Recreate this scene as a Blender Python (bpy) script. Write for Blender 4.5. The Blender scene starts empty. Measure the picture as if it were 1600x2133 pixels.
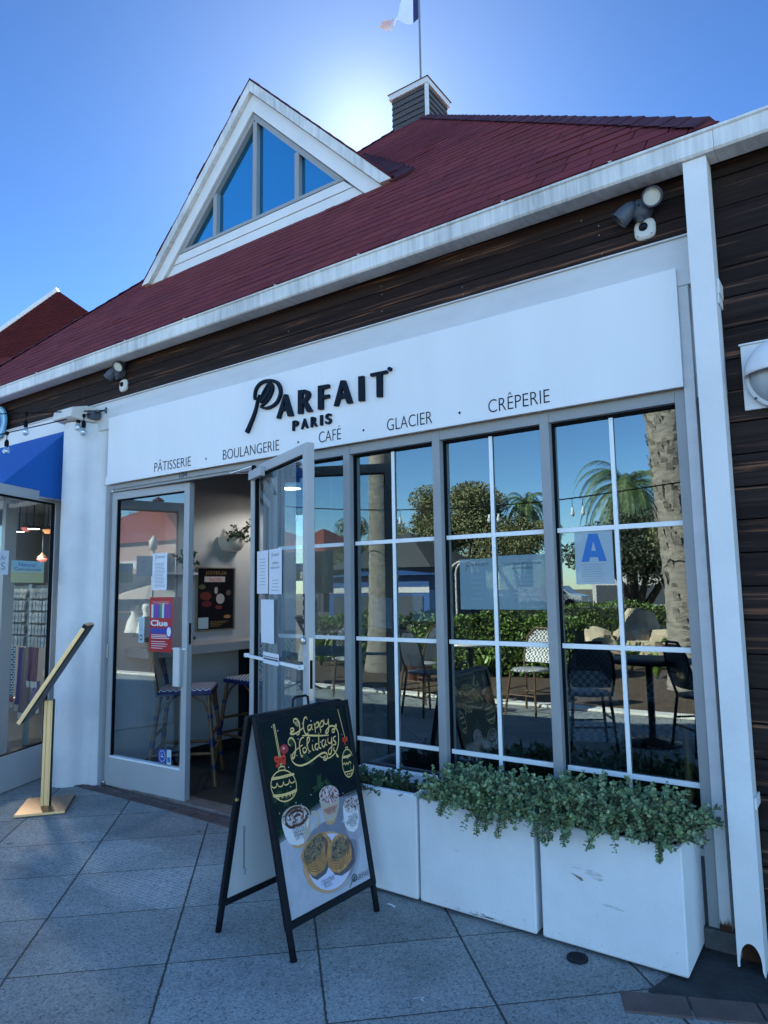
import bpy, bmesh, math, random
import numpy as np
from mathutils import Vector, Matrix
from math import sin, cos, pi, radians as R
random.seed(7); np.random.seed(7)
scn = bpy.context.scene
COL = scn.collection

# ---------------------------------------------------------------- camera
def look(yaw, pitch, roll):
    cy, sy, cp, sp = cos(yaw), sin(yaw), cos(pitch), sin(pitch)
    f = Vector((-sy*cp, cy*cp, sp)); r = Vector((cy, sy, 0)); u = r.cross(f)
    c, s = cos(roll), sin(roll)
    r2 = c*r + s*u; u2 = -s*r + c*u
    return Matrix((r2, u2, -f)).transposed()
cam = bpy.data.cameras.new('camera'); camo = bpy.data.objects.new('camera', cam); COL.objects.link(camo)
camo.matrix_world = Matrix.Translation((0, -2.95, 1.366)) @ look(R(34.957), R(6.491), R(-.8657)).to_4x4()
cam.sensor_fit = 'VERTICAL'; cam.sensor_height = 36; cam.lens = 1416.5/2133*36
cam.clip_start = .05; cam.clip_end = 2000
scn.camera = camo

# ---------------------------------------------------------------- world, sun, exposure
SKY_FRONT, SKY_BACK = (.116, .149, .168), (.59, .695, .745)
SUN_AZ, SUN_EL = R(36.2), R(35.4)           # sun stands behind the roof: left of +Y, this high
w = bpy.data.worlds.new('World'); scn.world = w; w.use_nodes = True
nt = w.node_tree; nt.nodes.clear()
sky = nt.nodes.new('ShaderNodeTexSky'); sky.sky_type = 'NISHITA'; sky.sun_disc = False
sky.sun_elevation = SUN_EL; sky.sun_rotation = -SUN_AZ
sky.air_density = 1.0; sky.dust_density = .12; sky.ozone_density = 3.0; sky.altitude = 10
SUNV = (-sin(SUN_AZ)*cos(SUN_EL), cos(SUN_AZ)*cos(SUN_EL), sin(SUN_EL))
# added sky gain: dimmed round the sun, fuller elsewhere to light the facade
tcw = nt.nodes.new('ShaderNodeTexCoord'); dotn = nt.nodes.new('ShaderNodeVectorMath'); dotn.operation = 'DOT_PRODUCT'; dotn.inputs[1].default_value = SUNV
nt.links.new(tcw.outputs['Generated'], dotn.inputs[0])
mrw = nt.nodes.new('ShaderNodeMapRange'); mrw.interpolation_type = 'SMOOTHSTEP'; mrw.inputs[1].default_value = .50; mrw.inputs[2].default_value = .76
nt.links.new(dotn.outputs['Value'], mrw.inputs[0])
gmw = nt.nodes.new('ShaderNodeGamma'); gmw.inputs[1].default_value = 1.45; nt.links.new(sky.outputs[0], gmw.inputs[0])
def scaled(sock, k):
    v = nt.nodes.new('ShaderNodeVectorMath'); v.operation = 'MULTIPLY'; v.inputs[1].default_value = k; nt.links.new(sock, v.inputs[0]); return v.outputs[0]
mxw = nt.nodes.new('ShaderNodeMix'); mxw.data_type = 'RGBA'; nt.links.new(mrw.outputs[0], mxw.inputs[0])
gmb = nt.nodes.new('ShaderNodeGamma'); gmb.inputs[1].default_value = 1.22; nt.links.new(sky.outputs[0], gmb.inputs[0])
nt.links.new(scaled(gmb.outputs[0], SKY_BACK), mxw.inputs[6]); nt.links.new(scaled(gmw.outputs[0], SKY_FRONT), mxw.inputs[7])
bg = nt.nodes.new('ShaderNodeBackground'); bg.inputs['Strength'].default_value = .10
out = nt.nodes.new('ShaderNodeOutputWorld')
# white aureole close to the sun
def wm(op, a, b):
    q = nt.nodes.new('ShaderNodeMath'); q.operation = op
    for i, v in enumerate((a, b)):
        if isinstance(v, (int, float)): q.inputs[i].default_value = v
        else: nt.links.new(v, q.inputs[i])
    return q.outputs[0]
dpos = wm('MAXIMUM', dotn.outputs['Value'], 0.)
aur = wm('ADD', wm('MULTIPLY', wm('POWER', dpos, 420.), .95), wm('MULTIPLY', wm('POWER', dpos, 38.), .30))
cba = nt.nodes.new('ShaderNodeCombineXYZ'); nt.links.new(aur, cba.inputs[0]); nt.links.new(aur, cba.inputs[1]); nt.links.new(wm('MULTIPLY', aur, .9), cba.inputs[2])
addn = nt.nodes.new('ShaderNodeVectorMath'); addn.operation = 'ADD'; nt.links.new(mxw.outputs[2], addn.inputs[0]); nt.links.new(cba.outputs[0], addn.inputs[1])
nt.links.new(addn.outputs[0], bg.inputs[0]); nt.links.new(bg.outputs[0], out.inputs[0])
sl = bpy.data.lights.new('sun', 'SUN'); sl.energy = 5.0; sl.angle = R(.5); sl.color = (1, .93, .82)
so = bpy.data.objects.new('sun', sl); COL.objects.link(so)
sd = Vector((-sin(SUN_AZ)*cos(SUN_EL), cos(SUN_AZ)*cos(SUN_EL), sin(SUN_EL)))
so.rotation_euler = sd.to_track_quat('Z', 'Y').to_euler(); so.location = (0, 0, 30)
scn.view_settings.view_transform = 'Standard'; scn.view_settings.look = 'None'
scn.view_settings.exposure = 2.2; scn.view_settings.gamma = 1
scn.cycles.max_bounces = 10; scn.cycles.transparent_max_bounces = 16; scn.cycles.glossy_bounces = 5
scn.cycles.sample_clamp_indirect = 6

# ---------------------------------------------------------------- materials
MATS = {}
def mat(name, col, rough=.6, metal=0., var=.0, vscale=6., bump=0., bscale=40., spec=.5, emit=None, estr=1., tint=None, attr=False, coat=0., stretch=None, speck=None):
    """principled material; var mixes the colour with a darker/tinted copy through noise, bump adds fine relief"""
    if name in MATS: return MATS[name]
    m = bpy.data.materials.new(name); m.use_nodes = True; t = m.node_tree; n = t.nodes; L = t.links
    b = n['Principled BSDF']; b.inputs['Roughness'].default_value = rough; b.inputs['Metallic'].default_value = metal
    b.inputs['Specular IOR Level'].default_value = spec; b.inputs['Coat Weight'].default_value = coat
    c4 = (*col, 1); b.inputs['Base Color'].default_value = c4
    tc = n.new('ShaderNodeTexCoord'); src = tc.outputs['Object']
    if stretch:
        mp = n.new('ShaderNodeMapping'); mp.inputs['Scale'].default_value = stretch; L.new(src, mp.inputs[0]); src = mp.outputs[0]
    cur = None
    if var:
        nz = n.new('ShaderNodeTexNoise'); nz.inputs['Scale'].default_value = vscale; nz.inputs['Detail'].default_value = 8; nz.inputs['Roughness'].default_value = .65
        L.new(src, nz.inputs['Vector'])
        rp = n.new('ShaderNodeValToRGB'); rp.color_ramp.elements[0].position = .35; rp.color_ramp.elements[1].position = .68
        t2 = tint or tuple(c*(1-var) for c in col)
        rp.color_ramp.elements[0].color = (*t2, 1); rp.color_ramp.elements[1].color = c4
        L.new(nz.outputs[0], rp.inputs[0]); cur = rp.outputs[0]
        L.new(cur, b.inputs['Base Color'])
    if attr:
        at = n.new('ShaderNodeAttribute'); at.attribute_name = 'tone'
        mx = n.new('ShaderNodeMix'); mx.data_type = 'RGBA'; mx.blend_type = 'MULTIPLY'; mx.inputs[0].default_value = 1
        if cur: L.new(cur, mx.inputs[6])
        else: mx.inputs[6].default_value = c4
        L.new(at.outputs['Color'], mx.inputs[7]); L.new(mx.outputs[2], b.inputs['Base Color'])
    if bump:
        nb = n.new('ShaderNodeTexNoise'); nb.inputs['Scale'].default_value = bscale; nb.inputs['Detail'].default_value = 5
        L.new(src, nb.inputs['Vector'])
        bp = n.new('ShaderNodeBump'); bp.inputs['Strength'].default_value = bump; bp.inputs['Distance'].default_value = .01
        L.new(nb.outputs[0], bp.inputs['Height']); L.new(bp.outputs[0], b.inputs['Normal'])
    if emit: b.inputs['Emission Color'].default_value = (*emit, 1); b.inputs['Emission Strength'].default_value = estr
    MATS[name] = m; return m

def glass(name, tint=(.75, .82, .82), refl=.38, wob=.0, gtint=(.80, .93, 1)):
    """coated window pane: mirror part that grows at grazing angles over a tinted see-through part"""
    m = bpy.data.materials.new(name); m.use_nodes = True; t = m.node_tree; n = t.nodes; n.clear(); L = t.links
    tr = n.new('ShaderNodeBsdfTransparent'); tr.inputs[0].default_value = (*tint, 1)
    gl = n.new('ShaderNodeBsdfGlossy'); gl.inputs['Roughness'].default_value = 0; gl.inputs[0].default_value = (*gtint, 1)
    fr = n.new('ShaderNodeFresnel'); ge = n.new('ShaderNodeNewGeometry'); io = n.new('ShaderNodeMath'); io.operation = 'MULTIPLY_ADD'
    io.inputs[1].default_value = 1/1.5-1.5; io.inputs[2].default_value = 1.5; L.new(ge.outputs['Backfacing'], io.inputs[0]); L.new(io.outputs[0], fr.inputs[0])
    ma = n.new('ShaderNodeMath'); ma.operation = 'MULTIPLY_ADD'; ma.inputs[1].default_value = 1-refl; ma.inputs[2].default_value = refl
    if wob:
        tc = n.new('ShaderNodeTexCoord'); nz = n.new('ShaderNodeTexNoise'); nz.inputs['Scale'].default_value = 1.6; nz.inputs['Detail'].default_value = 0
        bp = n.new('ShaderNodeBump'); bp.inputs['Strength'].default_value = wob; bp.inputs['Distance'].default_value = .004
        L.new(tc.outputs['Object'], nz.inputs[0]); L.new(nz.outputs[0], bp.inputs['Height']); L.new(bp.outputs[0], gl.inputs['Normal'])
    mx = n.new('ShaderNodeMixShader'); o = n.new('ShaderNodeOutputMaterial')
    L.new(fr.outputs[0], ma.inputs[0]); L.new(ma.outputs[0], mx.inputs[0]); L.new(tr.outputs[0], mx.inputs[1]); L.new(gl.outputs[0], mx.inputs[2]); L.new(mx.outputs[0], o.inputs[0])
    MATS[name] = m; return m

def film(name, col, opacity):
    """printed sheet before the pane, see-through to imitate its reflection over paper"""
    m = mat(name, col, .55); n = m.node_tree.nodes; L = m.node_tree.links
    tr = n.new('ShaderNodeBsdfTransparent'); mx = n.new('ShaderNodeMixShader'); mx.inputs[0].default_value = opacity
    L.new(tr.outputs[0], mx.inputs[1]); L.new(n['Principled BSDF'].outputs[0], mx.inputs[2]); L.new(mx.outputs[0], n['Material Output'].inputs[0]); return m

def pavement_mat(name='paving'):
    m = bpy.data.materials.new(name); m.use_nodes = True; t = m.node_tree; n = t.nodes; L = t.links
    b = n['Principled BSDF']; b.inputs['Roughness'].default_value = .85
    tc = n.new('ShaderNodeTexCoord'); sx = n.new('ShaderNodeSeparateXYZ'); L.new(tc.outputs['Object'], sx.inputs[0])
    def math(op, a, bb=None, cc=None):
        q = n.new('ShaderNodeMath'); q.operation = op
        for i, v in enumerate((a, bb, cc)):
            if v is None: continue
            if isinstance(v, (int, float)): q.inputs[i].default_value = v
            else: L.new(v, q.inputs[i])
        return q.outputs[0]
    wob = n.new('ShaderNodeTexNoise'); wob.inputs['Scale'].default_value = 34; wob.inputs['Detail'].default_value = 4; L.new(tc.outputs['Object'], wob.inputs[0])
    wv = math('MULTIPLY_ADD', wob.outputs[0], .009, -.0045)
    p1 = math('ADD', math('ADD', math('MULTIPLY', sx.outputs[0], -.7193), math('MULTIPLY', sx.outputs[1], -.6947)), wv)
    p2 = math('ADD', math('ADD', math('MULTIPLY', sx.outputs[0], -.6884), math('MULTIPLY', sx.outputs[1], .7254)), wv)
    def joint(p, off, step, wd):
        q = math('DIVIDE', math('SUBTRACT', p, off), step); fr = math('SUBTRACT', q, math('ROUND', q)); return math('MULTIPLY', math('ABSOLUTE', fr), step)
    d1 = joint(p1, 1.328, .5587, 0); d2 = joint(p2, .19, .4563, 0)
    def line(d, wdt):
        mr = n.new('ShaderNodeMapRange'); mr.inputs[1].default_value = wdt*.35; mr.inputs[2].default_value = wdt; L.new(d, mr.inputs[0]); return mr.outputs[0]
    j = math('MULTIPLY', line(d1, .0062), line(d2, .0042))
    # slab-to-slab tone
    c1 = math('FLOOR', math('ADD', math('DIVIDE', math('SUBTRACT', p1, 1.328), .5587), 0)); c2 = math('FLOOR', math('DIVIDE', math('SUBTRACT', p2, .19), .4563))
    cb = n.new('ShaderNodeCombineXYZ'); L.new(c1, cb.inputs[0]); L.new(c2, cb.inputs[1])
    wn = n.new('ShaderNodeTexWhiteNoise'); wn.noise_dimensions = '2D'; L.new(cb.outputs[0], wn.inputs[0])
    tone = math('MULTIPLY_ADD', wn.outputs[0], .24, .88)
    # aggregate specks
    vo = n.new('ShaderNodeTexVoronoi'); vo.inputs['Scale'].default_value = 150; L.new(tc.outputs['Object'], vo.inputs[0])
    sp = n.new('ShaderNodeValToRGB'); e = sp.color_ramp.elements
    e[0].position = 0; e[0].color = (.085, .09, .09, 1); e[1].position = .30; e[1].color = (.225, .24, .235, 1)
    e2 = e.new(.6); e2.color = (.27, .29, .28, 1); e3 = e.new(.93); e3.color = (.34, .36, .345, 1)
    L.new(vo.outputs['Color'], sp.inputs[0])
    big = n.new('ShaderNodeTexNoise'); big.inputs['Scale'].default_value = 1.7; big.inputs['Detail'].default_value = 9; big.inputs['Roughness'].default_value = .7; L.new(tc.outputs['Object'], big.inputs[0])
    bigv = math('MULTIPLY_ADD', big.outputs[0], 1.5, .25)
    fine = n.new('ShaderNodeTexNoise'); fine.inputs['Scale'].default_value = 160; fine.inputs['Detail'].default_value = 3; L.new(tc.outputs['Object'], fine.inputs[0])
    finev = math('MULTIPLY_ADD', fine.outputs[0], .9, .55)
    # dark gum stains with their own shape
    gs = n.new('ShaderNodeTexVoronoi'); gs.inputs['Scale'].default_value = 2.6; gs.inputs['Randomness'].default_value = 1; L.new(tc.outputs['Object'], gs.inputs[0])
    gm = n.new('ShaderNodeMapRange'); gm.inputs[1].default_value = .035; gm.inputs[2].default_value = .06; gm.inputs[3].default_value = .45; gm.inputs[4].default_value = 1; L.new(gs.outputs['Distance'], gm.inputs[0])
    # pale worn, ribbed patch in front of the door: four-sided, ribs along its long side
    qx = math('ADD', math('MULTIPLY', sx.outputs[0], .9976), math('MULTIPLY', sx.outputs[1], .07)); qy = math('ADD', math('MULTIPLY', sx.outputs[0], -.07), math('MULTIPLY', sx.outputs[1], .9976))
    def box(q, c, h):
        mr = n.new('ShaderNodeMapRange'); mr.inputs[1].default_value = h; mr.inputs[2].default_value = h+.03; mr.inputs[3].default_value = 1; mr.inputs[4].default_value = 0
        L.new(math('ABSOLUTE', math('SUBTRACT', q, c)), mr.inputs[0]); return mr.outputs[0]
    patch = math('MULTIPLY', box(qx, -3.195, .60), box(qy, -.528, .235))
    rib = math('SINE', math('MULTIPLY', qy, 300))
    ribc = math('MULTIPLY', patch, math('MULTIPLY_ADD', rib, .16, .20))
    v = math('MULTIPLY', math('MULTIPLY', tone, bigv), math('MULTIPLY', finev, gm.outputs[0]))
    v = math('MULTIPLY', v, math('ADD', ribc, 1)); v = math('MULTIPLY', v, math('MULTIPLY_ADD', j, .86, .14))
    mx = n.new('ShaderNodeMix'); mx.data_type = 'RGBA'; mx.blend_type = 'MULTIPLY'; mx.inputs[0].default_value = 1
    L.new(sp.outputs[0], mx.inputs[6]); L.new(v, mx.inputs[7]); L.new(mx.outputs[2], b.inputs['Base Color'])
    h = math('ADD', math('MULTIPLY', j, 1.0), math('ADD', math('MULTIPLY', fine.outputs[0], .22), math('MULTIPLY', math('MULTIPLY', rib, patch), .10)))
    bp = n.new('ShaderNodeBump'); bp.inputs['Strength'].default_value = .55; bp.inputs['Distance'].default_value = .006
    L.new(h, bp.inputs['Height']); L.new(bp.outputs[0], b.inputs['Normal'])
    MATS[name] = m; return m

def wood_mat(name, base, streak, board, z0=0., axis=2, streak_amt=.5):
    """stained boards: long grain along x, one tone per board, occasional orange bare streaks, dark joint"""
    m = bpy.data.materials.new(name); m.use_nodes = True; t = m.node_tree; n = t.nodes; L = t.links
    b = n['Principled BSDF']; b.inputs['Roughness'].default_value = .7; b.inputs['Specular IOR Level'].default_value = .10
    tc = n.new('ShaderNodeTexCoord'); sx = n.new('ShaderNodeSeparateXYZ'); L.new(tc.outputs['Object'], sx.inputs[0])
    def math(op, a, bb=None, cc=None):
        q = n.new('ShaderNodeMath'); q.operation = op
        for i, v in enumerate((a, bb, cc)):
            if v is None: continue
            if isinstance(v, (int, float)): q.inputs[i].default_value = v
            else: L.new(v, q.inputs[i])
        return q.outputs[0]
    q = math('DIVIDE', math('SUBTRACT', sx.outputs[axis], z0), board); fl = math('FLOOR', q)
    wn = n.new('ShaderNodeTexWhiteNoise'); wn.noise_dimensions = '1D'; L.new(fl, wn.inputs['W'])
    off = math('MULTIPLY', wn.outputs[0], 37.)
    cb = n.new('ShaderNodeCombineXYZ'); L.new(math('ADD', math('MULTIPLY', sx.outputs[0], .75), off), cb.inputs[0]); L.new(math('MULTIPLY', sx.outputs[1], 1.6), cb.inputs[1]); L.new(math('MULTIPLY', sx.outputs[2], 26.), cb.inputs[2])
    nz = n.new('ShaderNodeTexNoise'); nz.inputs['Scale'].default_value = 1.6; nz.inputs['Detail'].default_value = 9; nz.inputs['Roughness'].default_value = .62; nz.inputs['Distortion'].default_value = .6; L.new(cb.outputs[0], nz.inputs[0])
    rp = n.new('ShaderNodeValToRGB'); e = rp.color_ramp.elements
    e[0].position = .28; e[0].color = (*[c*.45 for c in base], 1); e[1].position = .58; e[1].color = (*base, 1)
    e2 = e.new(.63); e2.color = (*[(a*2+bb)/3 for a, bb in zip(base, streak)], 1); e3 = e.new(.75); e3.color = (*streak, 1)
    L.new(nz.outputs[0], rp.inputs[0])
    tone = math('MULTIPLY_ADD', wn.outputs[0], .55, .75)
    mx = n.new('ShaderNodeMix'); mx.data_type = 'RGBA'; mx.blend_type = 'MULTIPLY'; mx.inputs[0].default_value = 1
    L.new(rp.outputs[0], mx.inputs[6]); L.new(tone, mx.inputs[7]); L.new(mx.outputs[2], b.inputs['Base Color'])
    bp = n.new('ShaderNodeBump'); bp.inputs['Strength'].default_value = .5; bp.inputs['Distance'].default_value = .004
    L.new(nz.outputs[0], bp.inputs['Height']); L.new(bp.outputs[0], b.inputs['Normal'])
    MATS[name] = m; return m

def gutter_mat(name='gutter_white'):
    m = bpy.data.materials.new(name); m.use_nodes = True; t = m.node_tree; n = t.nodes; L = t.links
    b = n['Principled BSDF']; b.inputs['Roughness'].default_value = .5
    tc = n.new('ShaderNodeTexCoord'); mp = n.new('ShaderNodeMapping'); mp.inputs['Scale'].default_value = (22, 6, 1.2); L.new(tc.outputs['Object'], mp.inputs[0])
    a = n.new('ShaderNodeTexNoise'); a.inputs['Scale'].default_value = 1.6; a.inputs['Detail'].default_value = 8; a.inputs['Roughness'].default_value = .7; L.new(mp.outputs[0], a.inputs[0])
    c = n.new('ShaderNodeTexNoise'); c.inputs['Scale'].default_value = 2.2; c.inputs['Detail'].default_value = 7; L.new(tc.outputs['Object'], c.inputs[0])
    ad = n.new('ShaderNodeMath'); ad.operation = 'MULTIPLY'; L.new(a.outputs[0], ad.inputs[0]); L.new(c.outputs[0], ad.inputs[1])
    rp = n.new('ShaderNodeValToRGB'); e = rp.color_ramp.elements
    e[0].position = .17; e[0].color = (.72, .73, .72, 1); e[1].position = .40; e[1].color = (.36, .37, .37, 1)
    L.new(ad.outputs[0], rp.inputs[0]); L.new(rp.outputs[0], b.inputs['Base Color'])
    MATS[name] = m; return m

# palette
WHITE = mat('white_paint', (.74, .75, .76), .55, var=.10, vscale=2.5, bump=.12, bscale=60)
BOARDW = mat('sign_white', (.80, .81, .82), .38, var=.07, vscale=2.2, stretch=(1, 1, .22))
TRIMW = mat('trim_white', (.62, .63, .64), .5, var=.10, vscale=3, stretch=(1, 1, 5))
STUCCO = mat('pillar_stucco', (.70, .71, .73), .75, var=.14, vscale=3.2, bump=.35, bscale=22)
PLANTERW = mat('planter_white', (.74, .76, .79), .6, var=.10, vscale=3.5, bump=.25, bscale=14)
FRAME = mat('frame_grey', (.31, .32, .33), .42, var=.10, vscale=3)
LEAFP = mat('door_grey', (.42, .43, .44), .45, var=.10, vscale=2.2, bump=.05, bscale=60)
MUNTIN = mat('muntin_white', (.84, .86, .86), .35)
GASKET = mat('black_rubber', (.006, .006, .008), .7, spec=.1)
GUTTER = gutter_mat()
ROOF = mat('roof_shingle', (.222, .044, .047), .95, var=.3, vscale=3, bump=.35, bscale=300, attr=True, tint=(.165, .035, .042), spec=.12)
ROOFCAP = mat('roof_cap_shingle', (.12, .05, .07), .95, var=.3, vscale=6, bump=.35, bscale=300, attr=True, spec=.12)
WOOD = wood_mat('dark_wood', (.030, .019, .017), (.28, .125, .065), .094, z0=2.811)
WOODR = wood_mat('dark_wood_siding', (.030, .020, .018), (.32, .145, .075), .128)
CUPW = mat('cupola_grey_wood', (.085, .08, .085), .8, var=.4, vscale=4, bump=.3, bscale=40, stretch=(1, 1, 8))
BLACK = mat('black_metal', (.007, .010, .015), .45, var=.15, vscale=5, spec=.18)
DARKG = mat('dark_grey_plastic', (.060, .072, .095), .5)
CREAM = mat('cream_plastic', (.62, .60, .55), .45)
GOLD = mat('brushed_gold', (.95, .62, .30), .5, metal=.5, var=.08, vscale=3, bump=.05, bscale=90, stretch=(30, 30, 1))
GOLDB = mat('gold_base_plate', (.34, .22, .13), .42, metal=1., var=.15, vscale=6)
CHROME = mat('satin_metal', (.55, .56, .58), .3, metal=1.)
NAVY = mat('letter_navy', (.006, .012, .024), .55, spec=.10)
PAPER = mat('paper_white', (.70, .74, .80), .7, var=.03, vscale=5)
PAPERBLUE = mat('paper_pale_blue', (.42, .56, .62), .6)
INK = mat('ink', (.05, .06, .08), .7)
INKG = mat('ink_grey', (.25, .28, .33), .7)
RED = mat('poster_red', (.42, .012, .022), .5); REDB = mat('ribbon_red', (.60, .04, .02), .5)
BLUE = mat('badge_blue', (.02, .05, .32), .45); LBLUE = mat('card_blue', (.012, .14, .42), .5)
AWN = mat('awning_blue', (.001, .10, .40), .8, var=.12, vscale=2, bump=.2, bscale=240)
GLASS = glass('window_glass', (.58, .66, .68), .165, wob=.30, gtint=(.74, .93, 1))
GLASSP = glass('shop_door_glass', (.86, .90, .90), .02)
GLASSD = glass('door_glass', (.80, .85, .86), .13)
GLASSG = glass('gable_glass', (.10, .25, .40), .36, gtint=(.20, .72, 1))
PAVE = pavement_mat()
BRICK = mat('brick_border', (.135, .095, .088), .85, var=.35, vscale=7, bump=.5, bscale=110)
ASPH = mat('old_asphalt', (.035, .040, .045), .8, var=.55, vscale=9, bump=.8, bscale=45)
JADE = mat('jade_leaf', (.155, .235, .110), .42, attr=True); STEM = mat('plant_stem', (.07, .045, .03), .8)
DGREEN = mat('dark_leaf', (.035, .085, .035), .45, attr=True)
SOIL = mat('soil', (.035, .025, .018), .95, var=.4, vscale=30, bump=1, bscale=60)
RUST = mat('rust', (.09, .032, .014), .9, var=.6, vscale=22, bump=.6, bscale=70)
IWALL = mat('interior_wall_grey', (.52, .52, .53), .7, var=.06, vscale=2)
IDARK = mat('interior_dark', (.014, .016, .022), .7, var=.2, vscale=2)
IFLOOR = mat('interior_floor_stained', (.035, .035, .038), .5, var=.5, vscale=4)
RATTAN = mat('rattan_cane', (.16, .085, .035), .45, var=.4, vscale=30)
BINDB = mat('blue_binding', (.006, .012, .085), .5)
TERRA = mat('terracotta', (.38, .11, .05), .75, var=.2, vscale=8)
MARB = mat('table_top', (.62, .60, .54), .3, var=.1, vscale=6)
TRUNK = mat('palm_trunk', (.38, .33, .27), .9, var=.5, vscale=7, bump=1, bscale=12, stretch=(1, 1, 3))
TREEL = mat('tree_leaf', (.20, .20, .085), .6, attr=True); PALML = mat('palm_leaf', (.13, .19, .075), .5, attr=True)
HEDGEL = mat('hedge_leaf', (.15, .24, .045), .5, attr=True)
ROCK = mat('boulder_tan', (.66, .53, .36), .9, var=.45, vscale=2.5, bump=1, bscale=8)
BWALL = mat('far_wall_pink', (.40, .26, .22), .8, var=.1, vscale=2); BWHITE = mat('far_wall_white', (.55, .53, .50), .8); BDARK = mat('far_wall_dark', (.05, .06, .075), .8, var=.2, vscale=2)
ROOFFAR = mat('far_roof_red', (.24, .045, .030), .85, var=.3, vscale=4)
def checker(name, a, b, sc, coord='Object'):
    m = bpy.data.materials.new(name); m.use_nodes = True; t = m.node_tree; n = t.nodes; bs = n['Principled BSDF']; bs.inputs['Roughness'].default_value = .5
    tc = n.new('ShaderNodeTexCoord'); ck = n.new('ShaderNodeTexChecker'); ck.inputs['Scale'].default_value = sc; ck.inputs[1].default_value = (*a, 1); ck.inputs[2].default_value = (*b, 1)
    mp = n.new('ShaderNodeMapping'); mp.inputs['Rotation'].default_value = (0, 0, R(0)); t.links.new(tc.outputs[coord], mp.inputs[0])
    t.links.new(mp.outputs[0], ck.inputs[0]); t.links.new(ck.outputs[0], bs.inputs['Base Color']); MATS[name] = m; return m
WOVEN = checker('woven_blue_white', (.75, .75, .72), (.012, .02, .17), 48)
WOVENB = checker('woven_black_white', (.75, .75, .72), (.02, .02, .025), 44)

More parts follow.
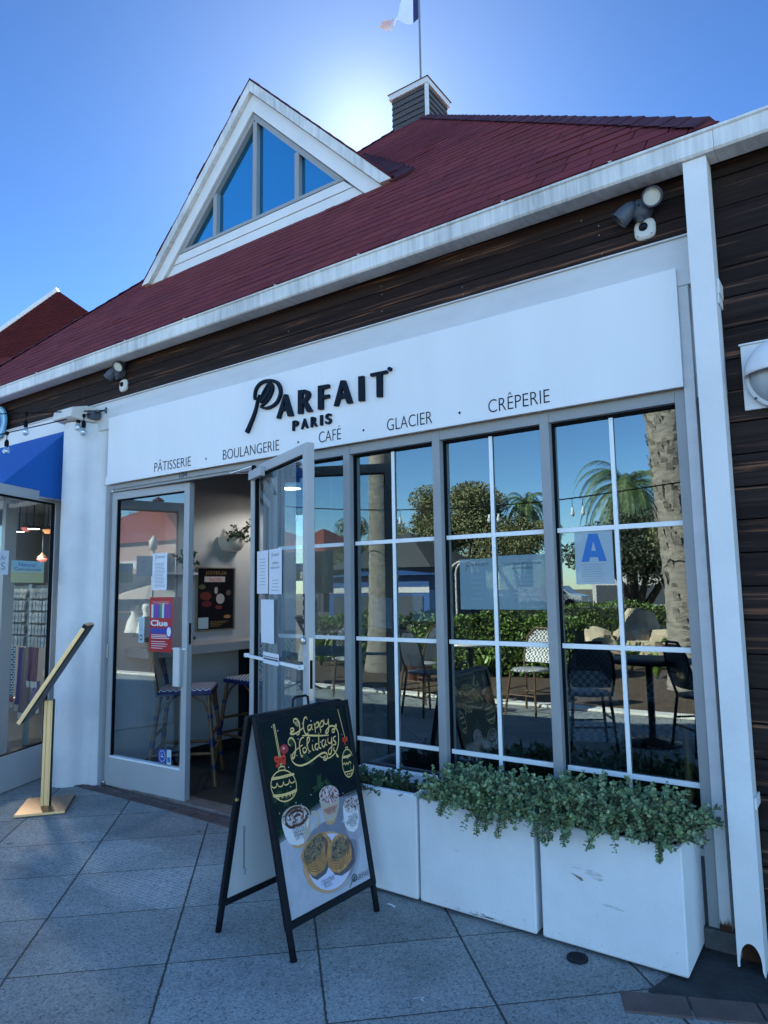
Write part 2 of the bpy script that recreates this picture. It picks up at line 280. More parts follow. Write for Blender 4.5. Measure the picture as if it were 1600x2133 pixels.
# ---------------------------------------------------------------- mesh helpers
class MB:
    def __init__(s): s.v = []; s.f = []; s.m = []; s.t = []; s.mats = []; s.sm = []
    def mi(s, m):
        if m not in s.mats: s.mats.append(m)
        return s.mats.index(m)
    def poly(s, pts, m, tone=1., smooth=False):
        i = len(s.v); s.v += [tuple(p) for p in pts]; s.f.append(tuple(range(i, i+len(pts)))); s.m.append(s.mi(m)); s.t.append(tone); s.sm.append(smooth)
    def faces(s, vs, fs, m, tone=1., smooth=False):
        i = len(s.v); s.v += [tuple(p) for p in vs]; k = s.mi(m)
        for f in fs: s.f.append(tuple(i+a for a in f)); s.m.append(k); s.t.append(tone); s.sm.append(smooth)
    def box(s, x0, x1, y0, y1, z0, z1, m, tone=1.):
        vs = [(x, y, z) for z in (z0, z1) for y in (y0, y1) for x in (x0, x1)]
        s.faces(vs, [(0, 2, 3, 1), (4, 5, 7, 6), (0, 1, 5, 4), (2, 6, 7, 3), (0, 4, 6, 2), (1, 3, 7, 5)], m, tone)
        return s
    def obox(s, o, a, b, c, m, tone=1.):
        """box from a corner o and three edge vectors"""
        o, a, b, c = map(Vector, (o, a, b, c))
        vs = [o+a*i+b*j+c*k for k in (0, 1) for j in (0, 1) for i in (0, 1)]
        fs = [(0, 2, 3, 1), (4, 5, 7, 6), (0, 1, 5, 4), (2, 6, 7, 3), (0, 4, 6, 2), (1, 3, 7, 5)]
        if a.cross(b).dot(c) < 0: fs = [f[::-1] for f in fs]
        s.faces(vs, fs, m, tone); return s
    def bar(s, p, q, wd, ht, m, up=(0, 0, 1), tone=1.):
        p, q, up = Vector(p), Vector(q), Vector(up); d = (q-p); sd_ = d.cross(up).normalized(); u = sd_.cross(d).normalized()
        return s.obox(p-sd_*wd/2-u*ht/2, d, sd_*wd, u*ht, m, tone)
    def tube(s, pts, r, m, n=10, caps=True, smooth=True, tone=1.):
        pts = [Vector(p) for p in pts]; rs = r if hasattr(r, '__len__') else [r]*len(pts)
        d0 = (pts[1]-pts[0]).normalized(); a = Vector((0, 0, 1)) if abs(d0.z) < .9 else Vector((1, 0, 0)); u = d0.cross(a).normalized(); vs = []
        for i, p in enumerate(pts):
            d = ((pts[i+1] if i+1 < len(pts) else p)-(pts[i-1] if i else p)).normalized()
            u = (u-d*u.dot(d)).normalized(); w_ = d.cross(u)
            vs += [p+(u*cos(2*pi*k/n)+w_*sin(2*pi*k/n))*rs[i] for k in range(n)]
        fs = [(i*n+k, i*n+(k+1) % n, (i+1)*n+(k+1) % n, (i+1)*n+k) for i in range(len(pts)-1) for k in range(n)]
        s.faces(vs, fs, m, tone, smooth)
        if caps: s.poly(vs[:n][::-1], m, tone); s.poly(vs[-n:], m, tone)
        return s
    def lathe(s, prof, m, c=(0, 0, 0), n=28, ax=None, smooth=True, a0=0, a1=2*pi):
        """prof: (radius, height) list; ax: direction of the axis"""
        q = Vector(ax).to_track_quat('Z', 'Y') if ax else None; c = Vector(c); full = abs(a1-a0-2*pi) < 1e-6; k = n if full else n+1
        vs = []
        for r, h in prof:
            for i in range(k):
                a = a0+(a1-a0)*i/n; p = Vector((r*cos(a), r*sin(a), h)); vs.append(c+(q @ p if q else p))
        fs = []
        for j in range(len(prof)-1):
            for i in range(n):
                i2 = (i+1) % k if full else i+1
                fs.append((j*k+i, j*k+i2, (j+1)*k+i2, (j+1)*k+i))
        s.faces(vs, fs, m, 1., smooth); return s
    def prism(s, poly, y0, y1, m, plane='xz'):
        """extrude a 2-D outline (any order) between two offsets"""
        ar = sum(poly[i][0]*poly[(i+1) % len(poly)][1]-poly[(i+1) % len(poly)][0]*poly[i][1] for i in range(len(poly)))
        if ar < 0: poly = poly[::-1]
        f = {'xz': lambda a, b, d: (a, d, b), 'yz': lambda a, b, d: (d, a, b), 'xy': lambda a, b, d: (a, b, d)}[plane]
        k = len(poly); vs = [f(a, b, y0) for a, b in poly]+[f(a, b, y1) for a, b in poly]
        s.faces(vs, [tuple(range(k)), tuple(range(2*k-1, k-1, -1))]+[((i+1) % k, i, k+i, k+(i+1) % k) for i in range(k)], m)
        return s
    def build(s, name, parent=None, bevel=0., fix=True, seg=2):
        me = bpy.data.meshes.new(name); me.from_pydata(s.v, [], s.f)
        for m in s.mats: me.materials.append(m)
        me.polygons.foreach_set('material_index', s.m); me.polygons.foreach_set('use_smooth', s.sm)
        if any(t != 1. for t in s.t):
            at = me.color_attributes.new('tone', 'FLOAT_COLOR', 'CORNER'); arr = []
            for f, t in zip(s.f, s.t):
                c = (t, t, t) if not hasattr(t, '__len__') else t
                arr += [c[0], c[1], c[2], 1.]*len(f)
            at.data.foreach_set('color', arr)
        elif any('tone' in [nn.attribute_name for nn in m.node_tree.nodes if nn.type == 'ATTRIBUTE'] for m in s.mats):
            at = me.color_attributes.new('tone', 'FLOAT_COLOR', 'CORNER'); at.data.foreach_set('color', [1.]*4*sum(len(f) for f in s.f))
        if fix:
            bm = bmesh.new(); bm.from_mesh(me); bmesh.ops.recalc_face_normals(bm, faces=bm.faces); bm.to_mesh(me); bm.free()
        me.update()
        o = bpy.data.objects.new(name, me); COL.objects.link(o)
        if parent is not None: o.parent = parent
        if bevel:
            md = o.modifiers.new('bevel', 'BEVEL'); md.width = bevel; md.segments = seg; md.limit_method = 'ANGLE'; md.angle_limit = R(40)
        return o
def tag(o, label=None, cat=None, group=None, kind=None):
    if label: o['label'] = label
    if cat: o['category'] = cat
    if group: o['group'] = group
    if kind: o['kind'] = kind
    return o
def thing(name, label, cat, loc=(0, 0, 0), rz=0., group=None):
    o = bpy.data.objects.new(name, None); o.empty_display_size = .1; COL.objects.link(o); o.location = loc; o.rotation_euler = (0, 0, rz)
    return tag(o, label, cat, group)
def W(o):
    """parts written in world coordinates: undo the parent's transform"""
    return o
def unparent_shift(root, child):
    child.matrix_parent_inverse = (Matrix.Translation(root.location) @ Matrix.Rotation(root.rotation_euler.z, 4, 'Z')).inverted()
def wb(mb, name, root, **k):
    """build a part given in world coordinates under a root that has a location"""
    o = mb.build(name, root, **k)
    r = root; M = Matrix.Identity(4)
    chain = []
    while r is not None: chain.append(r); r = r.parent
    for r in chain[::-1]: M = M @ (r.matrix_parent_inverse if r.parent else Matrix.Identity(4)) @ Matrix.Translation(r.location) @ Matrix.Rotation(r.rotation_euler.z, 4, 'Z')
    o.matrix_parent_inverse = M.inverted(); return o
def copy_tree(o, parent=None):
    c = o.copy(); COL.objects.link(c)
    if parent is not None: c.parent = parent; c.matrix_parent_inverse = o.matrix_parent_inverse
    for ch in list(o.children): copy_tree(ch, c)
    return c
# text -> flat or thick mesh polygons, lying in local xy
_H = None
def text_mesh(body, extrude=0., offset=0., spacing=1.):
    cu = bpy.data.curves.new('t', 'FONT'); cu.body = body; cu.size = 1; cu.extrude = extrude; cu.offset = offset; cu.space_character = spacing; cu.resolution_u = 4
    o = bpy.data.objects.new('t', cu); COL.objects.link(o); dg = bpy.context.evaluated_depsgraph_get(); dg.update()
    me = bpy.data.meshes.new_from_object(o.evaluated_get(dg)); v = [tuple(p.co) for p in me.vertices]; f = [tuple(p.vertices) for p in me.polygons]
    bpy.data.objects.remove(o); bpy.data.curves.remove(cu); bpy.data.meshes.remove(me); return v, f
CAP = max(p[1] for p in text_mesh('H')[0])
def put_text(mb, body, fn, x0, x1, base, cap, m, thick=0., offset=0., spacing=1., z0=0., tone=1.):
    """fit text between x0..x1 with capital height cap; fn maps (x, y, depth) to a point"""
    v, f = text_mesh(body, extrude=.5 if thick else 0, offset=offset, spacing=spacing)
    a, b = min(p[0] for p in v), max(p[0] for p in v)
    vs = [fn(x0+(p[0]-a)/(b-a)*(x1-x0), base+p[1]/CAP*cap, z0+((p[2]+.5)*thick if thick else 0)) for p in v]
    mb.faces(vs, f, m, tone)
def stroke(mb, pts, wd, fn, m, z, closed=False, taper=False, smooth=3):
    """a flat brush stroke along 2-D points (Catmull-Rom smoothed)"""
    P_ = [Vector((p[0], p[1])) for p in pts]
    if smooth and len(P_) > 2:
        Q = []
        for i in range(len(P_)-1):
            a = P_[max(i-1, 0)]; b = P_[i]; c = P_[i+1]; d = P_[min(i+2, len(P_)-1)]
            for k in range(smooth):
                t = k/smooth; Q.append(.5*((2*b)+(c-a)*t+(2*a-5*b+4*c-d)*t*t+(3*b-a-3*c+d)*t**3))
        Q.append(P_[-1]); P_ = Q
    Lf, Rt = [], []
    for i, p in enumerate(P_):
        d = (P_[min(i+1, len(P_)-1)]-P_[max(i-1, 0)])
        if d.length < 1e-9: d = Vector((1, 0))
        d.normalize(); nn = Vector((-d.y, d.x)); ww = wd/2
        if taper: ww *= .45+.55*sin(pi*(i+.5)/len(P_))
        Lf.append(p+nn*ww); Rt.append(p-nn*ww)
    for i in range(len(P_)-1):
        mb.poly([fn(*Lf[i], z), fn(*Rt[i], z), fn(*Rt[i+1], z), fn(*Lf[i+1], z)], m)

# ================================================================ ground
g = MB(); g.poly([(-300, -300, -.03), (300, -300, -.03), (300, 300, -.03), (-300, 300, -.03)], mat('far_ground', (.16, .14, .10), .95, var=.3, vscale=.3)); tag(g.build('ground'), kind='structure')
g = MB(); g.poly([(-60, -4.5, 0), (9, -4.5, 0), (9, .06, 0), (-60, .06, 0)], PAVE); tag(g.build('pavement'), kind='structure')
# brick border along the shop front, each brick a slightly raised block
g = MB()
x = -5.3
while x < -1.9:
    for row in range(2):
        y0 = -.095+row*.082-.012*sin(x*2); x0 = x+(.1 if row else 0)
        if x0+.2 < -4.62 and False: continue
        g.box(x0+.003, x0+.197, y0, y0+.076, -.02, .004+random.uniform(-.001, .0015), BRICK)
    x += .2
tag(g.build('brick_border', bevel=.004), kind='structure')
# asphalt patch and red pavers by the downpipe
g = MB(); g.poly([(-.705, -.43, .004), (-.60, -.47, .004), (-.30, -.36, .004), (.9, .1, .004), (-.1, .0, .004), (-.62, .0, .004), (-.64, -.2, .004)], ASPH); tag(g.build('asphalt_patch'), kind='structure')
g = MB()
for k in range(5):
    a = R(24); ux, uy = cos(a), sin(a); o = Vector((-.735+ux*.215*k, -.585+uy*.215*k, -.02))
    g.obox(o, (ux*.208, uy*.208, 0), (-uy*.115, ux*.115, 0), (0, 0, .027), BRICK)
tag(g.build('red_paver_edge', bevel=.004), kind='structure')
# café floor inside
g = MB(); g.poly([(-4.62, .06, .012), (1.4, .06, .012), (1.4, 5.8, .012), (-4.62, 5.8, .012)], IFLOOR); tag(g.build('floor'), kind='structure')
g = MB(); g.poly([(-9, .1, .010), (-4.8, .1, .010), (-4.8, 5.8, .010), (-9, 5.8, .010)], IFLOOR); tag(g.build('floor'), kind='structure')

# ================================================================ café building
B = thing('cafe_building', 'white-fronted cafe with red shingle roof, grey-framed windows, gable and open double door', 'building', (-2.6, 0, 0))
def bp(mb, name, parent=B, **k): return wb(mb, name, parent, **k)
EZ, SL = 3.17, 1.05                        # eave height, roof slope
XL, XR, AX, AY = -7.70, -.32, -3.81, 3.34; AZ = EZ+SL*(AY+.15)
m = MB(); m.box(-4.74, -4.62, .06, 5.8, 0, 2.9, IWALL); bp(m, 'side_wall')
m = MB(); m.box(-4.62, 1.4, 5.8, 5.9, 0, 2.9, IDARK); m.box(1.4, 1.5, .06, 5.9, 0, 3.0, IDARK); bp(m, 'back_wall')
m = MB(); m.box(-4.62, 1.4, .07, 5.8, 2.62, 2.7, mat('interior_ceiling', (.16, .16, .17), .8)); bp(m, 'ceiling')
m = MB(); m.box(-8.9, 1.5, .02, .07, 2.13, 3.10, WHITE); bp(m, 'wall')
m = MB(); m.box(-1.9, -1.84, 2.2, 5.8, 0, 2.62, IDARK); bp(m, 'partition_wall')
# dark wood band above the trim
def boards(mb, x0, x1, z0, z1, pitch, y0, y1, mt, segs=None):
    z = z0
    while z < z1-.005:
        zt = min(z+pitch-.004, z1); mb.box(x0, x1, y0, y1+random.uniform(-.0015, .0015), z, zt, mt); z += pitch
m = MB()
for k in range(3): m.box(-8.9, -.478, -.004-.001*k, .02, 2.8125+k*.094, 2.8125+(k+1)*.094-.0035, WOOD)
wb_ = bp(m, 'wood_band', bevel=.0015)
m = MB()
for xs in (-6.9, -5.9, -4.95, -4.1, -3.55, -2.75, -2.05, -1.55, -.93, -.85):
    for zz in (2.845, 2.885, 2.935, 2.98, 3.03):
        if random.random() < .38: xx = xs+random.uniform(-.006, .006); m.lathe([(0, .0015), (.002, .001), (.003, 0)], FRAME, (xx, -.0065, zz), n=8, ax=(0, -1, 0))
bp(m, 'nail_head')
# siding to the right of the downpipe
m = MB(); z = .08; k = 0
while z < 3.09:
    m.box(-.385, 1.5, -.006-.002*(k % 2), .02, z, min(z+.1235, 3.095), WOODR); z += .128; k += 1
bp(m, 'wood_siding', bevel=.002)
m = MB(); m.box(-.385, 1.5, -.003, .03, -.02, .078, mat('foundation_concrete', (.10, .10, .10), .9, var=.4, vscale=12, bump=.6)); m.box(-.60, -.3851, -.022, .02, -.02, .075, MATS['foundation_concrete']); bp(m, 'foundation', bevel=.006)
# white trim band, its drip lip, right-hand post trim
m = MB(); m.box(-4.76, -.483, -.022, .02, 2.60, 2.806, TRIMW); bp(m, 'trim_band', bevel=.002)
m = MB(); m.box(-8.9, -.480, -.034, -.004, 2.806, 2.8125, TRIMW); bp(m, 'drip_edge')
m = MB(); m.box(-.541, -.500, -.018, .05, .075, 2.5995, TRIMW); t_ = bp(m, 'side_trim', bevel=.002)
m = MB(); m.box(-.5412, -.4995, -.0186, -.017, .076, .10, RUST)
for q in range(9): m.prism([(-.540+q*.0044, .099), (-.5355+q*.0044, .099), (-.538+q*.0044, .10+random.uniform(.005, .035))], -.0184, -.0175, RUST)
bp(m, 'rust_stain', parent=t_)
m = MB(); m.box(-8.9, -4.76, -.022, .02, 2.60, 2.806, WHITE); bp(m, 'trim_band')
# neighbour side wall lining in the gap behind the door

# gutter
m = MB()
xs = [-9.2, -7.05, -4.35, -2.0, -.35, 1.6]
prof = [(-.03, 3.165), (-.03, 3.075), (-.045, 3.068), (-.142, 3.066), (-.150, 3.074), (-.150, 3.145), (-.158, 3.150), (-.158, 3.160), (-.148, 3.164), (-.144, 3.160), (-.140, 3.120), (-.04, 3.12)]
for i in range(len(xs)-1):
    pr_ = [(y_, z_+random.uniform(-.0004, .0004)) for y_, z_ in prof]; m.prism(pr_, xs[i]+.0008, xs[i+1]-.0008, GUTTER, 'yz')
gu = bp(m, 'gutter', fix=True)
m = MB(); m.box(-9.2, 1.6, -.031, .06, 3.096, 3.13, mat('soffit_grey', (.33, .33, .33), .7, var=.3, vscale=6)); bp(m, 'soffit')
for xx in (-6.6, -5.4, -4.2, -3.55, -2.72, -2.1, -1.25, -.75): m = MB(); m.bar((xx, -.156, 3.168), (xx, -.03, 3.175), .014, .004, CREAM); bp(m, 'hanger_strap', parent=gu)

# downpipe
D_ = MB(); x0, x1, y0, y1 = -.470, -.383, -.130, -.030
nseg = 14
arch = [(x0+.008+(x1-x0-.016)*(.5-.5*cos(pi*i/nseg)), .02+.085*sin(pi*i/nseg)**.8) for i in range(nseg+1)]
front = [(x0, .018)]+[(a, b) for a, b in arch]+[(x1, .0), (x1, 3.064), (x0, 3.064)]
D_.prism(front, y0, y0+.002, WHITE)
D_.box(x0, x0+.002, y0+.002, y1, .02, 3.064, WHITE); D_.box(x1-.002, x1, y0+.002, y1, .0, 3.064, WHITE); D_.box(x0+.002, x1-.002, y1-.002, y1, .0, 3.064, WHITE)
D_.box(x0+.002, x1-.002, y1-.004, y1-.0025, .0, .09, RUST)
dp = bp(D_, 'downspout')
m = MB(); m.box(x1+.0005, x1+.010, -.10, -.008, 2.50, 2.56, WHITE); m.box(x1+.0005, x1+.006, -.10, -.008, 2.46, 2.50, WHITE); bp(m, 'bracket', parent=dp, bevel=.002)
m = MB(); m.box(x1+.0005, x1+.008, -.11, -.008, .56, .60, WHITE); bp(m, 'bracket', parent=dp, bevel=.002)

# ---------------- main hip roof: courses of tabs clipped to the hips
def hipL(d): return XL+(AX-XL)*d/(AY+.15)
def hipR(d): return XR+(AX-XR)*d/(AY+.15)
m = MB(); EXP = .118; D_tot = AY+.15
nrow = int(D_tot*math.sqrt(1+SL*SL)/EXP); dd = D_tot/nrow
nrm = Vector((0, -SL, 1)).normalized()
for k in range(nrow):
    d0, d1 = dd*k, dd*(k+1); a0, b0, a1, b1 = hipL(d0), hipR(d0), hipL(d1), hipR(d1)
    x = a0; sag = .0
    first = True
    while x < b0-1e-4:
        wdt = random.choice((.17, .2, .23, .15, .26, .11)); xe = min(x+wdt, b0)
        th = random.uniform(.003, .0045)+(.003 if random.random() < .10 else 0)
        tn = random.uniform(.88, 1.10); tone = (tn, tn*random.uniform(.93, 1.05), tn*random.uniform(.93, 1.08))
        gap = .0030
        lo = random.uniform(0, .004)
        def pt(xx, d, off): p = Vector((xx, -.15+d-0, EZ+SL*d))+nrm*off; return p
        xa, xb = x+gap, xe-gap
        ta, tb = min(max(xa, a1), b1), min(max(xb, a1), b1)
        A, Bq, Cq, Dq = pt(xa, d0-lo, th), pt(xb, d0-lo, th), pt(tb, d1, .001), pt(ta, d1, .001)
        A0, B0 = pt(xa, d0-lo, -.002), pt(xb, d0-lo, -.002)
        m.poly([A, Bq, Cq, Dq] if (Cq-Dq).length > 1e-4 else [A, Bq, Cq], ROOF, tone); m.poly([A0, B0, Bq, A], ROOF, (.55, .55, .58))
        m.poly([A0, A, Dq], ROOF, tone); m.poly([B0, Cq, Bq], ROOF, tone)
        x = xe
bp(m, 'roof', fix=False)
# closed roof body below the shingles (keeps the sun out)
m = MB(); e = -.012
ap = (AX, AY, AZ+e*2); c = [(XL, -.145, EZ+e), (XR, -.145, EZ+e), (XR, 2*AY+.145, EZ+e), (XL, 2*AY+.145, EZ+e)]
for i in range(4): m.poly([c[i], c[(i+1) % 4], ap], ROOF)
m.poly(c[::-1], ROOF); bp(m, 'roof_deck', fix=False)
# flat roof to the right
m = MB(); m.box(-.3, 1.6, -.02, 7, 3.131, 3.16, BDARK); bp(m, 'flat_roof')
# hip caps
m = MB()
def caps(c0, c1, n, wd=.075, th=.006):
    c0, c1 = Vector(c0), Vector(c1); d = (c1-c0)
    hz = Vector((-d.y, d.x, 0)).normalized()
    for i in range(n):
        a = c0+d*(i/n); b = c0+d*((i+1.25)/n); t1 = random.uniform(.8, 1.1); l = th+random.uniform(0, .004)
        up = Vector((0, 0, 1))
        for s in (-1, 1):
            dn = hz*s*wd-up*wd*.72 if True else 0
            q = [a+up*(l+.012), b+up*(.012), b+dn+up*.012, a+dn+up*(l+.012)]
            if s < 0: q = q[::-1]
            m.poly(q, ROOFCAP, t1)
            m.poly([a+up*(l+.012), a+dn+up*(l+.012), a+dn, a], ROOFCAP, .5)
E0R, E0L = (XR, -.15, EZ), (XL, -.15, EZ); AP = (AX, AY, AZ)
caps(Vector(E0R)+(Vector(AP)-Vector(E0R))*.012, AP, 44); caps(E0L, AP, 46, wd=.07)
bp(m, 'hip_cap', fix=False)

# ---------------- gable dormer
GY = 1.0
GZ0 = EZ+SL*(GY+.15)-.01; GC = -4.10; GT = 5.857; GW = 1.49
m = MB()   # gable wall behind the trims
m.prism([(GC-1.44, GZ0-.05), (GC+1.44, GZ0-.05), (GC, GZ0+1.42)], GY+.06, GY+.12, WHITE)
dorm = bp(m, 'gable_dormer')
def gline(off):    # a pair of parallel rakes moved inward by off: returns left foot, apex, right foot at base z
    k = off*math.sqrt(2); return GC-(GT-GZ0)+k, GT-k, GC+(GT-GZ0)-k
def chevron(mb, o0, o1, ya, yb, mt, zb=GZ0):
    l0, t0, r0 = gline(o0); l1, t1, r1 = gline(o1)
    sl0 = (t0-GZ0)/(GC-l0); kk = (zb-GZ0)
    mb.prism([(l0+kk, zb), (GC, t0), (GC, t1), (l1+kk, zb)], ya, yb, mt); mb.prism([(r0-kk, zb), (r1-kk, zb), (GC, t1), (GC, t0)], ya, yb, mt)
m = MB(); chevron(m, .0, .075, GY-.06, GY+.06, GUTTER); bp(m, 'rake_board', parent=dorm, bevel=.003)
m = MB(); chevron(m, .078, .195, GY-.02, GY+.06, WHITE); bp(m, 'fascia_board', parent=dorm, bevel=.002)
l0, t0, r0 = gline(.196)
m = MB(); m.prism([(l0, GZ0), (r0, GZ0), (r0-.125, GZ0+.11), (l0+.125, GZ0+.11)], GY+.01, GY+.06, WHITE); m.prism([(l0+.13, GZ0+.114), (r0-.13, GZ0+.114), (r0-.215, GZ0+.195), (l0+.215, GZ0+.195)], GY+.004, GY+.06, WHITE)
bp(m, 'lower_board', parent=dorm, bevel=.002)
ZS = GZ0+.20
def tri(off, zb): l, t, r = gline(off); return l+(zb-GZ0), t, r-(zb-GZ0)
m = MB(); la, ta, ra = tri(.20, ZS); lb, tb, rb = tri(.245, ZS+.03)
m.prism([(la, ZS), (GC, ta), (GC, tb), (lb, ZS+.03)], GY+.0, GY+.055, FRAME); m.prism([(ra, ZS), (rb, ZS+.03), (GC, tb), (GC, ta)], GY+.0, GY+.055, FRAME)
m.prism([(la, ZS), (lb, ZS+.03), (rb, ZS+.03), (ra, ZS)], GY+.0, GY+.055, FRAME)
wf = bp(m, 'window_frame', parent=dorm, bevel=.002)
muls = [-4.605, -4.095, -3.60]
for mx_ in muls:
    m = MB(); h = (tb-.0)-abs(mx_-GC)-.005
    m.box(mx_-.024, mx_+.024, GY+.004, GY+.05, ZS+.03, h+.0, FRAME); bp(m, 'mullion', parent=dorm, bevel=.002)
edges = [lb]+muls+[rb]
for i in range(4):
    xa = edges[i]+(.024 if i else 0); xb = edges[i+1]-(.024 if i < 3 else 0); zb = ZS+.03
    pts = [(xa, zb), (xb, zb)]
    hb, ha = tb-abs(xb-GC), tb-abs(xa-GC)
    if hb > zb+.01: pts.append((xb, hb))
    if xa < GC < xb: pts.append((GC, tb))
    if ha > zb+.01: pts.append((xa, ha))
    m = MB(); m.poly([(a, GY+.045, b) for a, b in pts], GLASSG); bp(m, 'pane', parent=dorm)
m = MB(); m.prism([(GC-1.3, GZ0), (GC+1.3, GZ0), (GC, GZ0+1.3)], GY+.5, GY+.52, IDARK); bp(m, 'attic_wall', parent=dorm)
# dormer roof planes with shingle edge
m = MB(); th = .03
for s in (-1, 1):
    fx = GC+s*(GT-GZ0); yb = AY-.3
    ridge0, foot0 = Vector((GC, GY-.062, GT+.006)), Vector((fx+s*.008, GY-.062, GZ0-.004))
    # ridge meets the main slope where heights agree
    ry = (GT+.012-EZ)/SL-.15
    ridge1 = Vector((GC, ry, GT+.012)); foot1 = Vector((fx+s*.02, (GZ0-.008-EZ)/SL-.15, GZ0-.008))
    up = Vector((0, 0, .012)); n_ = 13
    for i in range(n_):
        t0_, t1_ = i/n_, (i+1)/n_; jj = random.uniform(-.006, .006)
        a = foot0.lerp(ridge0, t0_)+Vector((0, jj, 0)); b = foot0.lerp(ridge0, t1_)+Vector((0, jj, 0)); c_ = foot1.lerp(ridge1, t1_); d_ = foot1.lerp(ridge1, t0_)
        l = Vector((0, 0, .005))
        q = [a+up+l, b+up, c_+up, d_+up+l]; q = q if s < 0 else q[::-1]
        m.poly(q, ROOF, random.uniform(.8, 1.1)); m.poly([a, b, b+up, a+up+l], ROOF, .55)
bp(m, 'dormer_roof', parent=dorm, fix=False)
# woven valley of darker shingles right of the dormer
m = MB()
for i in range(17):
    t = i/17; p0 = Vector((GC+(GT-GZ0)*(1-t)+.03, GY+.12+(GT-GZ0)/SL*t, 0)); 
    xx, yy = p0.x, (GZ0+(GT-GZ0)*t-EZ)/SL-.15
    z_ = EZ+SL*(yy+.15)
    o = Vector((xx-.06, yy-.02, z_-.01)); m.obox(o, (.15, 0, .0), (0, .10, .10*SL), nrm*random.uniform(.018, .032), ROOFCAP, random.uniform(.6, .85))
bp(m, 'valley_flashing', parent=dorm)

# ---------------- cupola with vent boards
m = MB(); cx0, cx1, cy0, cy1, czt = -4.02, -3.565, 3.10, 3.555, 6.99
m.box(cx0+.012, cx1-.012, cy0+.012, cy1-.012, 6.4, czt-.01, CUPW)
cup = bp(m, 'cupola')
m = MB(); z = 6.50; k = 0
while z < czt-.03:
    zt = z+.070
    # lapped boards, lower edge kicked out
    for (p, q, o) in (((cx0, cy0), (cx1, cy0), (0, -1)), ((cx1, cy0), (cx1, cy1), (1, 0)), ((cx0, cy1), (cx0, cy0), (-1, 0))):
        a = Vector((*p, z)); b = Vector((*q, z)); ov = Vector((*o, 0))*.014
        m.poly([a+ov, b+ov, Vector((*q, zt)), Vector((*p, zt))], CUPW, random.uniform(.75, 1.1)); m.poly([a, b, b+ov, a+ov], CUPW)
    z += .070
bp(m, 'lap_boards', parent=cup)
m = MB(); m.box(cx1-.012, cx1+.022, cy0-.022, cy0+.012, 6.52, czt-.03, TRIMW); bp(m, 'corner_trim', parent=cup)
m = MB(); f_ = .03; m.box(cx0-f_, cx1+f_, cy0-f_, cy1+f_, czt-.03, czt+.035, TRIMW); bp(m, 'fascia', parent=cup)
m = MB(); f_ = .045; zz = czt+.036; tp = ((cx0+cx1)/2, (cy0+cy1)/2, zz+.10)
cc = [(cx0-f_, cy0-f_, zz), (cx1+f_, cy0-f_, zz), (cx1+f_, cy1+f_, zz), (cx0-f_, cy1+f_, zz)]
for i in range(4): m.poly([cc[i], cc[(i+1) % 4], tp], ROOFCAP)
m.poly(cc[::-1], ROOFCAP); bp(m, 'cupola_roof', parent=cup)
m = MB(); m.lathe([(.0, .0), (.05, .0), (.05, .05), (.03, .075), (0, .08)], ROOFCAP, (-3.775, 3.33, zz+.065)); bp(m, 'pole_socket', parent=cup)

# ---------------- window bays
GYP = .05
mull = [(-2.338, -2.293), (-1.757, -1.713), (-1.176, -1.132), (-.583, -.5415)]
m = MB()
m.box(-2.96, -2.875, .0, .10, .0, 2.17, FRAME)
hd = bp(m, 'door_jamb', bevel=.002)
bays = [(-2.875, -2.338), (-2.293, -1.757), (-1.713, -1.176), (-1.132, -.583)]
for i, (a, b) in enumerate(mull):
    m = MB(); m.box(a, b, .0, .095, .0, 2.17, FRAME); bp(m, 'mullion', bevel=.0015)
for i, (a, b) in enumerate(bays):
    m = MB()
    m.box(a+.0005, b-.0005, .002, .092, 2.118, 2.17, FRAME); wn_ = bp(m, 'window', bevel=.0015)
    m = MB(); m.box(a+.0005, b-.0005, .004, .09, .325, .352, FRAME); bp(m, 'sill', parent=wn_, bevel=.0015)
    m = MB()
    for (p, q, r_, s_) in ((a, a+.006, .352, 2.118), (b-.006, b, .352, 2.118)): m.box(p+.0004, q, .036, .06, r_, s_, GASKET)
    m.box(a+.006, b-.006, .034, .06, 2.106, 2.118, GASKET); bp(m, 'gasket', parent=wn_)
    m = MB(); m.poly([(a+.004, GYP, .354), (b-.004, GYP, .354), (b-.004, GYP, 2.112), (a+.004, GYP, 2.112)], GLASS); bp(m, 'pane', parent=wn_, fix=False)
    m = MB(); mw = .0105; xm = (a+b)/2-.003
    m.box(xm-mw*.85, xm+mw*.85, GYP-.012, GYP-.003, .353, 2.105, MUNTIN)
    for zz in (1.62, 1.103, .577):
        m.box(a+.006, xm-mw*.85, GYP-.011, GYP-.003, zz-mw, zz+mw, MUNTIN); m.box(xm+mw*.85, b-.006, GYP-.011, GYP-.003, zz-mw, zz+mw, MUNTIN)
    m.box(a+.006, b-.006, GYP-.014, GYP-.002, .354, .385, MUNTIN)
    bp(m, 'muntin', parent=wn_, bevel=.0012)
m = MB(); m.box(-2.875, -.583, .012, .08, .0, .324, mat('kick_panel_dark', (.03, .035, .045), .6)); bp(m, 'kick_panel')
